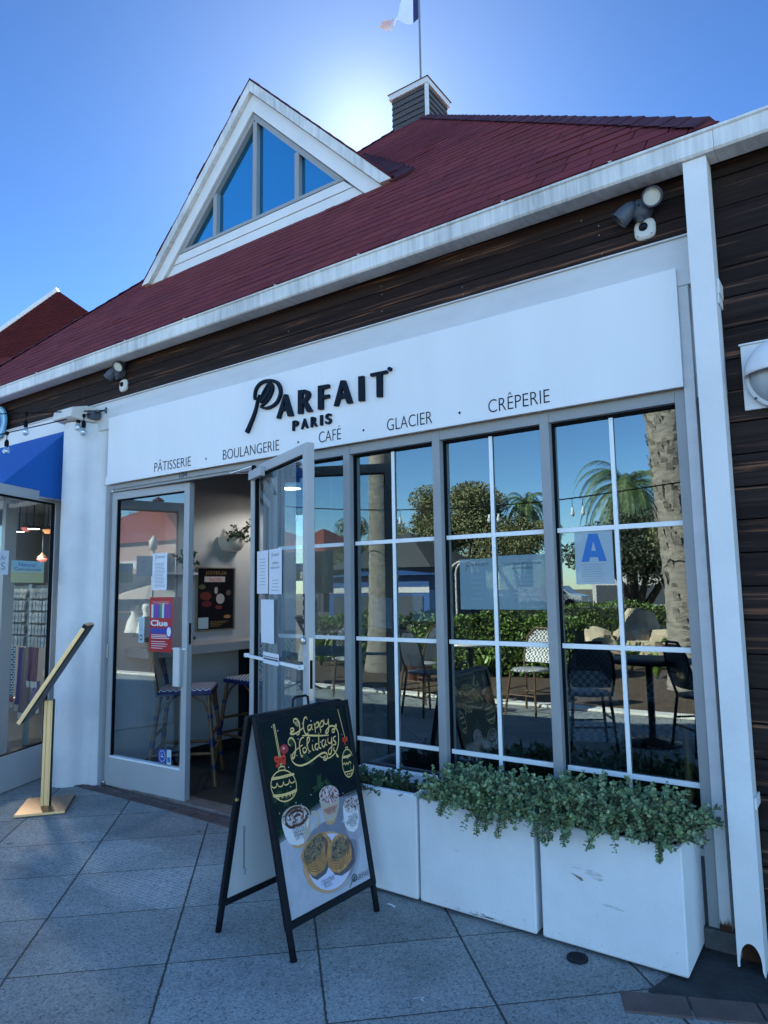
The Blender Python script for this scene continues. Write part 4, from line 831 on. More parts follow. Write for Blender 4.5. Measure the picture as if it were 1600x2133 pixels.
def gradient_poster():
    m = bpy.data.materials.new('poster_green'); m.use_nodes = True; t = m.node_tree; n = t.nodes; L = t.links; b = n['Principled BSDF']; b.inputs['Roughness'].default_value = .45; b.inputs['Specular IOR Level'].default_value = .12
    tc = n.new('ShaderNodeTexCoord')
    a = n.new('ShaderNodeTexNoise'); a.inputs['Scale'].default_value = 6; a.inputs['Detail'].default_value = 5; L.new(tc.outputs['Object'], a.inputs[0])
    r = n.new('ShaderNodeValToRGB'); e = r.color_ramp.elements; e[0].position = .35; e[0].color = (.004, .007, .014, 1); e[1].position = .75; e[1].color = (.006, .022, .016, 1); L.new(a.outputs[0], r.inputs[0])
    L.new(r.outputs[0], b.inputs['Base Color']); MATS['poster_green'] = m; return m
PGREEN = gradient_poster()
GOLDI = mat('gold_ink', (.80, .56, .22), .5); MARBLE = mat('poster_marble', (.44, .46, .53), .4, var=.25, vscale=8)
CUPC = mat('cup_cream', (.44, .37, .29), .5); CUPW_ = mat('cup_white', (.64, .64, .66), .5); FOAM = mat('foam', (.66, .64, .66), .6, var=.35, vscale=55, tint=(.30, .20, .18)); CHOC = mat('chocolate', (.06, .025, .018), .5)
CRUST = mat('crust', (.58, .29, .10), .5, var=.5, vscale=45); CRUSTT = mat('cookie_top', (.30, .22, .12), .6, var=.92, vscale=75, tint=(.012, .012, .018)); TANC = mat('cork', (.48, .28, .14), .6); PLATEC = mat('plate_lilac', (.52, .54, .70), .4)
FIR = mat('fir_needles', (.012, .06, .022), .6)
m = MB()
def P2(pts, mt, z): m.poly([PF(a, b, z) for a, b in pts], mt)
P2([(0, 0), (1, 0), (1, 1), (0, 1)], PGREEN, 0)
# fir twigs and bokeh
def clip01(v, a=.005, b=.995): return min(max(v, a), b)
for _ in range(16):
    cx, cy = random.choice([(.62, .55), (.15, .42), (.72, .50), (.9, .62), (.08, .62), (.45, .48), (.35, .78)]); cx += random.uniform(-.1, .1); cy += random.uniform(-.06, .06); an = random.uniform(0, 6.28); L_ = random.uniform(.08, .16)
    for k in range(12):
        f = k/12; bx, by = cx+cos(an)*L_*f, cy+sin(an)*L_*f*.6
        for sgn in (-1, 1):
            ex, ey = bx+cos(an+sgn*.7)*.035, by+sin(an+sgn*.7)*.022
            if min(bx, ex) > .01 and max(bx, ex) < .99 and .36 < min(by, ey) and max(by, ey) < .99: stroke(m, [(bx, by), (ex, ey)], .0035, PF, FIR, 1)
def disc(cx, cy, rx, ry, mt, z, n=16): P2([(cx+rx*cos(2*pi*i/n), cy+ry*sin(2*pi*i/n)) for i in range(n)], mt, z)
disc(.21, .835, .045, .026, mat('red_bauble', (.35, .02, .03), .3), 2); disc(.205, .84, .012, .007, mat('pale_pink', (.8, .45, .4), .5), 3); disc(.40, .955, .03, .018, mat('warm_blur', (.30, .24, .10), .6), 1.5)
for _ in range(26): disc(random.uniform(.05, .95), random.uniform(.42, .97), random.uniform(.003, .006), random.uniform(.002, .004), PAPER, 3, 8)
P2(ART['marble']+[(.995, .385), (.995, .005), (.005, .005)], MARBLE, 2)
for _ in range(14):
    cx, cy = random.uniform(.03, .22), random.uniform(.05, .30); stroke(m, [(cx, cy), (cx+random.uniform(.01, .05), cy+random.uniform(-.01, .03)), (cx+.06, cy+.02)], .008, PF, mat('marble_vein', (.38, .42, .50), .5), 3, taper=True)
def shadow_free(*a): pass
mb_ = ART['marble']
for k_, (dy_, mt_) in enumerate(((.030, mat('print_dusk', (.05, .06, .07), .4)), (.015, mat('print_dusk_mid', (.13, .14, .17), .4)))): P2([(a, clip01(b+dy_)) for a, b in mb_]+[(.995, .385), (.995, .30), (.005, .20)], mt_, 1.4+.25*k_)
P2(ART['cup1base'], TANC, 3); P2(ART['cup1b'], CUPW_, 4); stroke(m, ART['cup1h'], .022, PF, CUPC, 4)
P2(ART['cup1r'], CUPC, 5); P2(ART['cup1f'], FOAM, 6)
for s_ in ART['sw']: stroke(m, s_, .016, PF, CHOC, 7, taper=True)
P2(ART['cup2base'], TANC, 4); P2(ART['cup2b'], CUPC, 5); P2(ART['cup2f'], FOAM, 6)
P2(ART['cup3b'], CUPW_, 4); P2(ART['cup3f'], FOAM, 6)
for c_, rr, mt_, cnt in ((ART['cup2f'], .9, RED, 34), (ART['cup2f'], .9, CHOC, 30), (ART['cup3f'], .9, CHOC, 34), (ART['cup1f'], .95, CHOC, 40)):
    mxs = sum(p[0] for p in c_)/len(c_); mys = sum(p[1] for p in c_)/len(c_)
    for _ in range(cnt):
        p = random.choice(c_); f = random.random()**.5*rr; a, b = mxs+(p[0]-mxs)*f, mys+(p[1]-mys)*f; an = random.uniform(0, 6.28)
        stroke(m, [(a, b), (a+cos(an)*.016, b+sin(an)*.010)], .0075, PF, mt_, 7.5)
def grow(pts, k, dx=0, dy=0): cx = sum(p[0] for p in pts)/len(pts); cy = sum(p[1] for p in pts)/len(pts); return [(clip01(cx+(a-cx)*k+dx), clip01(cy+(b-cy)*k+dy)) for a, b in pts]
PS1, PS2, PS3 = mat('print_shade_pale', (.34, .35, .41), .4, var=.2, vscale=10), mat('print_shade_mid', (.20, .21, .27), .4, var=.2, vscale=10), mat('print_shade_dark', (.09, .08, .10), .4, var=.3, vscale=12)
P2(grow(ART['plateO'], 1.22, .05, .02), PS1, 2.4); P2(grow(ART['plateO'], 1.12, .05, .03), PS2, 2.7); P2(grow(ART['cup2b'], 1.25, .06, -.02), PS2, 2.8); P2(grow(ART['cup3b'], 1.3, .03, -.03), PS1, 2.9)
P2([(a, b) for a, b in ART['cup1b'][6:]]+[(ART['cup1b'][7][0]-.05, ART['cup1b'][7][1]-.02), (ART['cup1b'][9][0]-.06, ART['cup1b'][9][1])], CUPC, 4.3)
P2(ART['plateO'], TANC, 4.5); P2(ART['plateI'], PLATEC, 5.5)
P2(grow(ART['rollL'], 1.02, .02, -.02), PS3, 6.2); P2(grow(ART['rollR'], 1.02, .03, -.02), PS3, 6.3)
P2(ART['rollL'], CRUST, 7); P2(ART['rollLt'], CRUSTT, 8); P2(ART['rollR'], CRUST, 7); P2(ART['rollRt'], CRUSTT, 8)
for rr_ in ('rollL', 'rollR'):
    cx = sum(p[0] for p in ART[rr_])/len(ART[rr_]); lo_ = min(p[1] for p in ART[rr_]); hi_ = max(p[1] for p in ART[rr_])
    for k in range(5): stroke(m, [(cx-.13, lo_+.05+.012*k), (cx-.03, lo_+.02+.013*k), (cx+.09, lo_+.045+.014*k)], .005, PF, mat('crust_line', (.20, .09, .03), .5), 8.5, taper=True)
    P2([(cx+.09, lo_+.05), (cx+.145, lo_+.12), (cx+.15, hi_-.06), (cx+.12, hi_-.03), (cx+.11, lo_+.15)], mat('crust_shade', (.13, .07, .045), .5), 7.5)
    tp_ = ART[rr_+'t']; mx0 = sum(p[0] for p in tp_)/len(tp_); my0 = sum(p[1] for p in tp_)/len(tp_)
    for _ in range(70):
        p = random.choice(tp_); f = random.random()**.5*.88; a, b = mx0+(p[0]-mx0)*f, my0+(p[1]-my0)*f; an = random.uniform(0, 6.28)
        P2([(a, b), (a+.010*cos(an), b+.007*sin(an)), (a+.006*cos(an+1.5), b+.006*sin(an+1.5))], random.choice([INK, mat('crumb', (.45, .33, .17), .6)]), 8.4)
for s_ in ART['script']: stroke(m, s_, .0105, PF, GOLDI, 9, taper=True, smooth=4)
for s_ in ART['gold']: stroke(m, s_, .0065, PF, GOLDI, 9, smooth=2)
for a, b in ART['hearts']: disc(a, b, .009, .006, GOLDI, 9, 8); disc(a, b, .004, .003, PGREEN, 9.5, 8)
for s_ in ART['bow']: stroke(m, s_, .016, PF, REDB, 10, smooth=3)
for tx, p, q in ART['text']:
    p, q = Vector(p), Vector(q); d = q-p; mt_ = RED if tx in ('PEPERMINT',) or (tx == 'MOCHA' and p.y > .4 and p.x < .65) else INK
    ln = d.length; cap_ = {'ARFAIT': .030}.get(tx, .023)
    ps = .49/.76
    pe = Vector((-d.y*ps*ps, d.x)).normalized() if d.length else Vector((0, 1))
    put_text(m, tx, lambda a, b, c: PF(p.x+d.x*a, p.y+d.y*a+b, 11), 0, 1, 0, cap_, mt_, offset=-.01)
for s_ in ART['logoP']: stroke(m, s_, .007, PF, INK, 11, smooth=3)
wb(m, 'poster', A, fix=False)

# ================================================================ brass menu stand
G = thing('menu_stand', 'brass menu stand with a tilted panel on a square base beside the pillar', 'menu stand', (-4.44, -.465, 0))
ab = Vector((.638, .770, 0)); bc = Vector((-.770, .638, 0)); gc = Vector((-4.44, -.465, 0))
m = MB(); m.obox(gc-ab*.145-bc*.185+Vector((0, 0, .002)), ab*.29, bc*.37, (0, 0, .004), BLACK); m.obox(gc-ab*.145-bc*.185+Vector((0, 0, .006)), ab*.29, bc*.37, (0, 0, .012), GOLDB)
m.obox(gc-ab*.1455-bc*.1865+Vector((0, 0, .0045)), ab*.291, bc*.0015, (0, 0, .0145), GOLD); wb(m, 'base', G, bevel=.0015)
m = MB(); hw = .026; dp_ = .020
o = gc-bc*.02
m.obox(o-ab*hw-bc*dp_+Vector((0, 0, .0185)), ab*(hw*.62), bc*dp_*2, (0, 0, .66), GOLD); m.obox(o-ab*(hw*.34)-bc*(dp_-.003)+Vector((0, 0, .0185)), ab*(hw*.9), bc*(dp_*2-.003), (0, 0, .66), GOLD)
m.obox(o+ab*(hw*.60)-bc*dp_+Vector((0, 0, .0185)), ab*(hw*.35), bc*dp_*2, (0, 0, .66), GOLD); m.obox(o+ab*hw-bc*dp_*.9+Vector((0, 0, .0185)), ab*.006, bc*dp_*1.8, (0, 0, .665), BLACK)
m.obox(o-ab*(hw+.006)-bc*dp_*.9+Vector((0, 0, .50)), ab*.006, bc*dp_*1.8, (0, 0, .19), BLACK); wb(m, 'post', G, bevel=.001)
m = MB(); p0 = gc+ab*(-.150)+Vector((0, 0, .560)); p1 = gc+ab*.223+Vector((0, 0, 1.165)); dv = (p1-p0); nv = Vector((0, 0, 0))+ab*(-dv.z)+Vector((0, 0, 1))*(dv.dot(ab)); nv.normalize()
hw2 = .16
m.obox(p0-bc*hw2-nv*.012, dv, bc*hw2*2, nv*.024, GOLD); m.obox(p0-bc*(hw2-.004)-nv*.019+dv*.01, dv*.98, bc*(hw2*2-.008), nv*.0065, BLACK)
pan = wb(m, 'panel', G, bevel=.0015)
m = MB(); m.obox(p0-bc*(hw2-.012)+nv*.0125+dv*.02, dv*.96, bc*(hw2*2-.024), nv*.001, PAPER); wb(m, 'menu_sheet', G)
m = MB(); m.obox(p1-bc*(hw2+.0008)-nv*.0125-dv*.035, dv*.0365, bc*.002, nv*.025, BLACK); wb(m, 'end_cap', G)

# ================================================================ planters and their plants
def planter(cx, w_, label, h=.445, d=.335):
    t = thing('planter', label, 'planter', (cx, -.30+d/2, 0), 0, 'white planters under the cafe windows')
    m = MB(); T = .03
    x0, x1, y0, y1 = cx-w_/2, cx+w_/2, -.30, -.30+d
    # tapered hollow box with a rolled rim
    def ring(z, i, o_=0): return [(x0+i-o_, y0+i-o_, z), (x1-i+o_, y0+i-o_, z), (x1-i+o_, y1-i+o_, z), (x0+i-o_, y1-i+o_, z)]
    rs = [ring(.012, .004), ring(.02, .0), ring(h-.01, 0), ring(h, .004), ring(h, T-.004), ring(h-.008, T), ring(h-.10, T)]
    vs = sum(rs, []); fs = [(3, 2, 1, 0)]
    for j in range(len(rs)-1):
        for i in range(4): fs.append((4*j+i, 4*j+(i+1) % 4, 4*j+4+(i+1) % 4, 4*j+4+i))
    m.faces(vs, fs, PLANTERW); wb(m, 'box', t, bevel=.005, seg=2)
    m = MB(); q = ring(h-.05, T-.002); m.poly(q, SOIL); wb(m, 'soil', t)
    m = MB(); m.box(x0+.03, x1-.03, y0+.03, y1-.03, .0, .012, SOIL); wb(m, 'foot', t)
    return t
p3_ = planter(-.863, .530, 'rightmost white planter beside the downpipe, its front scuffed grey, full of trailing jade'); 
p2_ = planter(-1.421, .536, 'middle white planter between two others, its lower front edge chipped')
p1_ = planter(-1.970, .536, 'white planter behind the A-frame sign, sparsely filled with low dark leaves', h=.455)
# scuffs on the front of the right planter, chips on the middle one
m = MB()
SC = mat('scuff_grey', (.42, .42, .41), .8, var=.5, vscale=40, tint=(.66, .68, .70))
def blob(mb, cx, cz, rx, rz, y, mt, n=18, jag=.35):
    mb.poly([(cx+rx*cos(2*pi*i/n)*(1+random.uniform(-jag, jag)), y, cz+rz*sin(2*pi*i/n)*(1+random.uniform(-jag, jag))) for i in range(n)], mt)
for cx, cz, rx, rz in ((-.915, .29, .028, .007), (-.90, .275, .022, .005), (-.93, .30, .012, .004), (-.86, .19, .03, .004), (-.82, .185, .02, .003), (-.98, .30, .02, .002)): blob(m, cx, cz, rx, rz, -.3012, SC)
for _ in range(50): blob(m, random.uniform(-1.10, -.63), random.expovariate(18)+.02, random.uniform(.001, .004), random.uniform(.0006, .002), -.3012, SC, 7)
m.poly([(-1.005, -.3016, .279), (-.962, -.3016, .268), (-.955, -.3016, .258), (-.966, -.3016, .256)], mat('gouge_brown', (.22, .18, .14), .9))
wb(m, 'scuff_mark', p3_)
m = MB()
for _ in range(26):
    cx = random.gauss(-1.40, .05); blob(m, cx, random.uniform(.018, .034), random.uniform(.004, .014), random.uniform(.001, .004), -.3012, SC, 9)
for _ in range(40): blob(m, random.uniform(-1.66, -1.19), random.expovariate(22)+.02, random.uniform(.001, .004), random.uniform(.0006, .002), -.3012, SC, 7)
blob(m, -1.41, .32, .001, .02, -.3012, SC, 8); blob(m, -1.35, .335, .0008, .016, -.3012, SC, 8); blob(m, -1.50, .26, .014, .003, -.3012, SC)
wb(m, 'chip', p2_)

def leafpoly(mb, c, d, up, L_, Wd, mt, tone, fold=.25):
    """a small rounded leaf: six points, folded a little along the midrib"""
    d = d.normalized(); sd_ = d.cross(up)
    if sd_.length < 1e-3: sd_ = d.cross(Vector((1, 0, 0)))
    sd_.normalize(); n_ = sd_.cross(d).normalized()
    a = c; b = c+d*L_*.35+sd_*Wd*.5+n_*Wd*fold; e_ = c+d*L_*.80+sd_*Wd*.42+n_*Wd*fold*.8; tip = c+d*L_; f_ = c+d*L_*.80-sd_*Wd*.42+n_*Wd*fold*.8; g_ = c+d*L_*.35-sd_*Wd*.5+n_*Wd*fold
    mb.poly([a, b, e_, tip], mt, tone); mb.poly([a, tip, f_, g_], mt, tone)
def rv(): 
    v = Vector(np.random.normal(size=3)); return v.normalized()
def jade(name, label, x0, x1, y0, y1, z0, nst, lmin, lmax, front, side=0., dens=1., low=False, mt=None, seed=1, trails=()):
    random.seed(seed); np.random.seed(seed); mt = mt or JADE
    t = thing(name, label, 'plant', ((x0+x1)/2, (y0+y1)/2, z0))
    L_ = MB(); Sx = MB()
    trails = [a+random.uniform(-.02, .02) for a in trails for _ in range(2)]
    for s in range(nst+len(trails)):
        p = Vector((random.uniform(x0, x1), random.uniform(y0, y1), z0-.03)); edge = (p.y-y0)/(y1-y0)
        az = random.uniform(0, 2*pi); dirv = Vector((cos(az)*.7, sin(az)*.55-.25*front*random.random(), random.uniform(.5, 1.5)))
        if side and random.random() < .35: dirv.x += side*random.uniform(.3, 1)
        tr_ = s >= nst
        if tr_: p = Vector((trails[s-nst]+random.uniform(-.01, .01), y0-.02, z0+.01)); dirv = Vector((random.uniform(-.15, .15), -.9, .25))
        dirv.normalize(); ln = (random.uniform(.08, .17)/1.15 if tr_ else random.uniform(lmin, lmax))*(1.1 if edge < .4 else 1.); nseg = max(5, int(ln/(.008 if tr_ else .0125))); st = ln/nseg
        droop = random.uniform(.2, .4) if tr_ else random.uniform(.03, .13)*(1.9 if random.random() < .25*front else 1); pts = [p.copy()]
        for k in range(nseg):
            f = k/nseg
            dirv = (dirv+Vector((0, 0, -droop*(.25+f)))+rv()*.16).normalized(); q = p+dirv*st
            if q.z < .47 and -.335 < q.y < .04 and q.z < p.z: dirv.z = abs(dirv.z)*.15 if q.y > -.31 else dirv.z; q = p+dirv*st
            if q.y > -.01: dirv.y = -abs(dirv.y)*.6; q = p+dirv*st; q.y = min(q.y, -.005)
            if q.y > -.325 and q.z < .452 and k > 3: q.y = -.325-random.random()*.01
            p = q; pts.append(p.copy())
            if k < 1: continue
            tocol = .72+.5*min(1, max(0, (p.z-.38)/.2))*0+random.uniform(-.1, .25)
            nl = 3 if tr_ else (2 if random.random() < .9*dens else 1)
            az2 = (k % 2)*pi/2+random.uniform(-.4, .4)
            u = dirv.cross(Vector((0, 0, 1))); u = u.normalized() if u.length > .01 else Vector((1, 0, 0)); v = dirv.cross(u)
            for s2 in range(nl):
                a = az2+s2*(2*pi/nl); o_ = u*cos(a)+v*sin(a); ld = (o_*.9+dirv*.5+Vector((0, 0, .25)))
                sz = random.uniform(.0135, .0200)*(1-.35*(f > .9)); g_ = random.uniform(.65, 1.3)*(1.35 if f > .8 and random.random() < .5 else 1)
                tone = (g_*random.uniform(.9, 1.25), g_, g_*random.uniform(.8, 1.25))
                leafpoly(L_, p, ld, o_*.3+Vector((0, 0, 1))*.7+rv()*.5, sz, sz*.95, mt, tone)
        if random.random() < .35: Sx.tube(pts, [.0024]*len(pts), STEM, n=4, caps=False)
    wb(L_, 'leaves', t, fix=False); wb(Sx, 'stems', t)
    return t
jade('jade_plant', 'jade with small round leaves spilling over the rightmost planter toward the downpipe', -1.10, -.625, -.300, -.06, .47, 900, .05, .18, 1.0, side=.45, seed=3, trails=[-1.08, -1.06, -1.01, -.98, -.64])
jade('jade_plant', 'jade with small round leaves trailing over the middle planter', -1.60, -1.16, -.300, -.06, .455, 780, .05, .17, 1.0, side=.2, seed=4, trails=[-1.51, -1.33, -1.30, -1.25])
jade('sedum_plant', 'low dark green plant in the planter behind the A-frame sign', -2.15, -1.73, -.26, -.12, .44, 70, .05, .13, .1, mt=DGREEN, seed=9)
random.seed(21); np.random.seed(21)

# ================================================================ small things on the ground
Dn = thing('floor_drain', 'small round iron drain cover in the pavement before the right planter', 'drain cover', (-.972, -.358, 0))
m = MB(); m.lathe([(.039, .001), (.039, .007), (.031, .008), (.030, .004)], BLACK, (-.972, -.358, 0), n=28); m.lathe([(.0, .003), (.030, .003)], GASKET, (-.972, -.358, 0), n=28)
for k in range(-3, 4): L_ = math.sqrt(.029**2-(k*.008)**2); m.box(-.972-L_, -.972+L_, -.358+k*.008-.0022, -.358+k*.008+.0022, .0035, .0075, BLACK)
wb(m, 'grate', Dn)
def litter(name, label, pts, wd, mt):
    m = MB(); stroke(m, pts, wd, lambda a, b, c: (a, b, .006+.004*sin(a*90)), mt, 0); o = m.build(name, fix=False); tag(o, label, 'litter'); return o
litter('paper_scrap', 'tiny white paper scrap at the foot of the A-frame sign', [(-1.80, -.395), (-1.775, -.385), (-1.765, -.392)], .010, PAPER)
litter('thread', 'short white curled thread on the pavement before the planters', [(-1.345, -.90), (-1.325, -.893), (-1.31, -.888), (-1.31, -.905), (-1.300, -.90)], .0035, PAPER)

# ================================================================ floodlights and cameras
def flood(cx, cz, label, group='security floodlights under the eaves', hf=1):
    t = thing('floodlight', label, 'floodlight', (cx, -.01, cz), 0, group)
    m = MB(); m.lathe([(0, .055), (.034, .052), (.044, .04), (.047, .0)], DARKG, (cx, -.008, cz), n=28, ax=(0, -1, 0)); m.lathe([(.0, .058), (.004, .058), (.004, .05)], BLACK, (cx, -.008, cz+.008), n=8, ax=(0, -1, 0)); m.tube([(cx, -.03, cz-.035), (cx, -.055, cz-.05)], [.018, .012], DARKG, n=12); wb(m, 'mount', t)
    for (o, d, nm) in (((-.055, -.055, -.005), Vector((-.72, -.10, -.66)), 'lamp_head'), ((.050, -.06, .035), Vector((.32, -.72, -.55)), 'lamp_head')):
        c_ = Vector((cx, 0, cz))+Vector(o); d.normalize()
        m = MB(); m.lathe([(0, -.052), (.018, -.048), (.030, -.03), (.037, 0), (.040, .035), (.042, .042), (.037, .042), (.035, .028)], DARKG, c_, n=24, ax=d); hd_ = wb(m, nm, t)
        m = MB(); m.lathe([(0, .029), (.035, .028)], mat('lamp_lens', (.68, .68, .60), .25), c_, n=24, ax=d); wb(m, 'lens', hd_)
        m = MB(); m.tube([Vector((cx+o[0]*.5, -.03, cz+o[2]*.5)), c_-d*.035], .010, DARKG, n=8); wb(m, 'arm', t)
    return t
flood(-.664, 2.975, 'dark grey twin floodlight under the gutter next to the downpipe')
flood(-4.440, 3.010, 'dark grey twin floodlight under the gutter near the pillar')
def camera_dome(cx, cz, label, ang=0.):
    t = thing('security_camera', label, 'security camera', (cx, -.01, cz), 0, 'security cameras under the eaves')
    m = MB(); pts = []
    for i in range(28):
        a = 2*pi*i/28; c_, s_ = cos(a), sin(a); r = .046/((abs(c_)**3.2+abs(s_)**3.2)**(1/3.2)); pts.append((cx+r*c_*.95, cz+r*s_))
    m.prism(pts, -.004, -.018, CREAM); pts2 = [(cx+(a-cx)*.8, cz+(b-cz)*.8) for a, b in pts]
    k = len(pts); m.faces([(a, -.018, b) for a, b in pts]+[(a, -.026, b) for a, b in pts2], [(i, (i+1) % k, k+(i+1) % k, k+i) for i in range(k)]+[tuple(range(k, 2*k))], CREAM, smooth=False)
    wb(m, 'housing', t, bevel=.003)
    m = MB(); m.lathe([(0, .014), (.010, .012), (.017, .006), (.019, 0)], BLACK, (cx-.004, -.0262, cz+.008), n=20, ax=(0, -1, 0)); wb(m, 'lens_dome', t)
    m = MB()
    for q in ((.028, -.03), (-.028, -.03)): m.lathe([(0, .001), (.003, .001)], INK, (cx+q[0], -.0265, cz+q[1]), n=8, ax=(0, -1, 0))
    wb(m, 'screw', t)
camera_dome(-.655, 2.893, 'cream dome security camera under the floodlight next to the downpipe')
camera_dome(-4.405, 2.905, 'cream dome security camera under the floodlight near the pillar')
# bulkhead lamp at the right edge
t = thing('wall_lamp', 'white round hooded bulkhead lamp on a square plate on the dark siding', 'wall lamp', (-.18, -.01, 2.165))
m = MB(); m.box(-.326, .0, -.022, -.009, 2.036, 2.294, WHITE); m.box(-.331, .005, -.030, -.006, 2.294, 2.301, WHITE); wb(m, 'mounting_plate', t, bevel=.0015)
bc_ = Vector((-.178, -.022, 2.155)); rr = .138
m = MB(); m.lathe([(rr-.012, .0), (rr, .0), (rr, .022), (rr-.006, .028), (rr-.016, .028)], WHITE, bc_, n=48, ax=(0, -1, 0)); rg = wb(m, 'ring', t)
m = MB(); m.lathe([(rr-.016, .026), (rr-.03, .055), (rr-.06, .080), (rr-.10, .092), (0, .096)], mat('frosted_lens', (.38, .42, .45), .25), bc_, n=40, ax=(0, -1, 0)); wb(m, 'lens', t)
m = MB(); vs = []; nn_, mm_ = 28, 10
for j in range(mm_+1):
    for i in range(nn_+1):
        a = pi*i/nn_; f = j/mm_*pi/2*.98; vs.append((bc_.x+(rr+.002)*cos(a)*cos(f*1.0), bc_.y-.03-.11*sin(f), bc_.z+(rr+.002)*sin(a)*cos(f)))
fs = [(j*(nn_+1)+i, j*(nn_+1)+i+1, (j+1)*(nn_+1)+i+1, (j+1)*(nn_+1)+i) for j in range(mm_) for i in range(nn_)]
m.faces(vs, fs, WHITE, smooth=True); hd2 = wb(m, 'hood', t); md = hd2.modifiers.new('solid', 'SOLIDIFY'); md.thickness = .004
m = MB(); m.lathe([(0, .004), (.005, .003), (.005, 0)], INK, (bc_.x-.105, bc_.y-.029, bc_.z-.085), n=10, ax=(0, -1, 0)); wb(m, 'screw', t)

# ================================================================ flag
F_ = thing('flag', 'blue and white flag on a thin pole above the cupola', 'flag', (-3.775, 3.33, 7.1))
m = MB(); m.tube([(-3.775, 3.33, 7.08), (-3.773, 3.33, 8.9)], .0125, mat('pole_grey', (.16, .17, .19), .5), n=10); wb(m, 'pole', F_)
FB = mat('flag_blue', (.012, .02, .12), .8); FW = mat('flag_white', (.66, .72, .84), .8)
m = MB(); nu, nv_ = 26, 14
def fl(u, v):
    zb, zt_ = 8.05+.15*u-.03*sin(u*7), 8.62-.43*u**.9
    return (-3.775-.013-.50*u-.02*sin(v*5+u*6)*u, 3.33+.09*sin(u*9+v*2.)*u, zb+(zt_-zb)*v)
vs = [fl(i/nu, j/nv_) for j in range(nv_+1) for i in range(nu+1)]
for j in range(nv_):
    for i in range(nu):
        q = [vs[j*(nu+1)+i], vs[j*(nu+1)+i+1], vs[(j+1)*(nu+1)+i+1], vs[(j+1)*(nu+1)+i]]
        if i == nu-1 and random.random() < .5: continue
        m.poly(q, FB if i < 4 else FW, smooth=True)
wb(m, 'cloth', F_, fix=False)

# ================================================================ notices on the glass
def sheet(name, label, x0, x1, z0, z1, y, bgm, lines=(), texts=(), cat='notice', extra=None, parent=None, fn=None, rects=()):
    """a paper with printed lines; texts: (string, x0, x1, base, cap, material) as fractions of the sheet"""
    m = MB(); fn = fn or (lambda a, b, c: (a, y-c, b)); Wd, Ht = x1-x0, z1-z0
    def q(a, b, c, d, z, mt): m.poly([fn(x0+a*Wd, z0+b*Ht, z), fn(x0+c*Wd, z0+b*Ht, z), fn(x0+c*Wd, z0+d*Ht, z), fn(x0+a*Wd, z0+d*Ht, z)], mt)
    q(0, 0, 1, 1, .0008, bgm)
    for (a, b, c, d, mt) in rects: q(a, b, c, d, .0011, mt)
    for (a, c, b) in lines: q(a, b, c, b+.012, .0014, INKG)
    for (tx, a, c, b, cp, mt) in texts: put_text(m, tx, lambda p, q_, r_: fn(p, q_, .0017), x0+a*Wd, x0+c*Wd, z0+b*Ht, cp*Ht, mt)
    if extra: extra(m, lambda a, b, z=.0017: fn(x0+a*Wd, z0+b*Ht, z))
    return tag(m.build(name, fix=False), label, cat)
def logo(m, f, s=1., ox=.15, oy=.85):
    for st in ([(0, .02), (0, .06), (.04, .09), (.08, .07), (.075, .02), (.03, 0)], [(.02, .0), (.05, .05), (.05, .07)], [(.015, .045), (.01, -.02), (-.02, -.07)]):
        stroke(m, [(ox+a*s*1.4, oy+b*s) for a, b in st], .010*s, lambda a, b, c: f(a, b, .0018), INK, 0)
rl = lambda n, z0, z1, a=.2, b=.8: [(a+random.uniform(0, .08), b-random.uniform(0, .12), z0+(z1-z0)*i/max(1, n-1)) for i in range(n)]
sheet('menu_notice', 'white printed menu sheet high on the closed left door leaf', -4.075, -3.915, 1.385, 1.640, .036, PAPER, rl(18, .08, .72, .12, .88), [('ARFAIT', .34, .88, .86, .06, INK)], extra=lambda m, f: logo(m, f, 1., .2, .86))
def clue_art(m, f):
    for i in range(9):
        a = .08+i*.093; c = random.choice([(.45, .35, .03), (.02, .08, .35), (.25, .02, .3), (.6, .6, .6), (.03, .25, .12)]); mt = mat('poster_bar_%d' % (i % 5), c, .5)
        m.poly([f(a, .62, .0012), f(a+.085, .62, .0012), f(a+.085, .86+.02*(i % 3), .0012), f(a, .88-.02*(i % 2), .0012)], mt)
    put_text(m, 'Clue', lambda a, b, c: f(a, b, .0024), .06, .80, .475, .10, PAPER, offset=.03)
    for i in range(3):
        m.poly([f(.1, .30-i*.03, .0014), f(.88, .30-i*.03, .0014), f(.88, .312-i*.03, .0014), f(.1, .312-i*.03, .0014)], PAPER)
    n = 20; m.poly([f(.86+.13*cos(2*pi*i/n), .37+.11*sin(2*pi*i/n), .0015) for i in range(n)], BLUE); m.poly([f(.86+.09*cos(2*pi*i/n), .37+.085*sin(2*pi*i/n), .002) for i in range(n)], PAPER)
sheet('event_poster', 'red game-night poster reading Clue on the closed left door leaf', -4.095, -3.845, .965, 1.335, .036, RED, [], [], 'poster', clue_art, rects=[(.05, .33, .95, .43, BLUE), (.12, .91, .85, .915, PAPER), (.2, .88, .8, .885, PAPER), (.1, .18, .7, .19, PAPER), (.1, .14, .8, .15, PAPER), (.1, .10, .75, .11, PAPER), (.1, .06, .6, .07, PAPER)])
sheet('sticker', 'small pale card with a round mark low on the left door glass', -4.215, -4.155, 1.02, 1.20, .036, PAPERBLUE, rl(5, .5, .85, .2, .8), cat='sticker', extra=lambda m, f: stroke(m, [(.5+.25*cos(a*pi/6), .2+.09*sin(a*pi/6)) for a in range(13)], .05, lambda a, b, c: f(a, b), INK, 0))
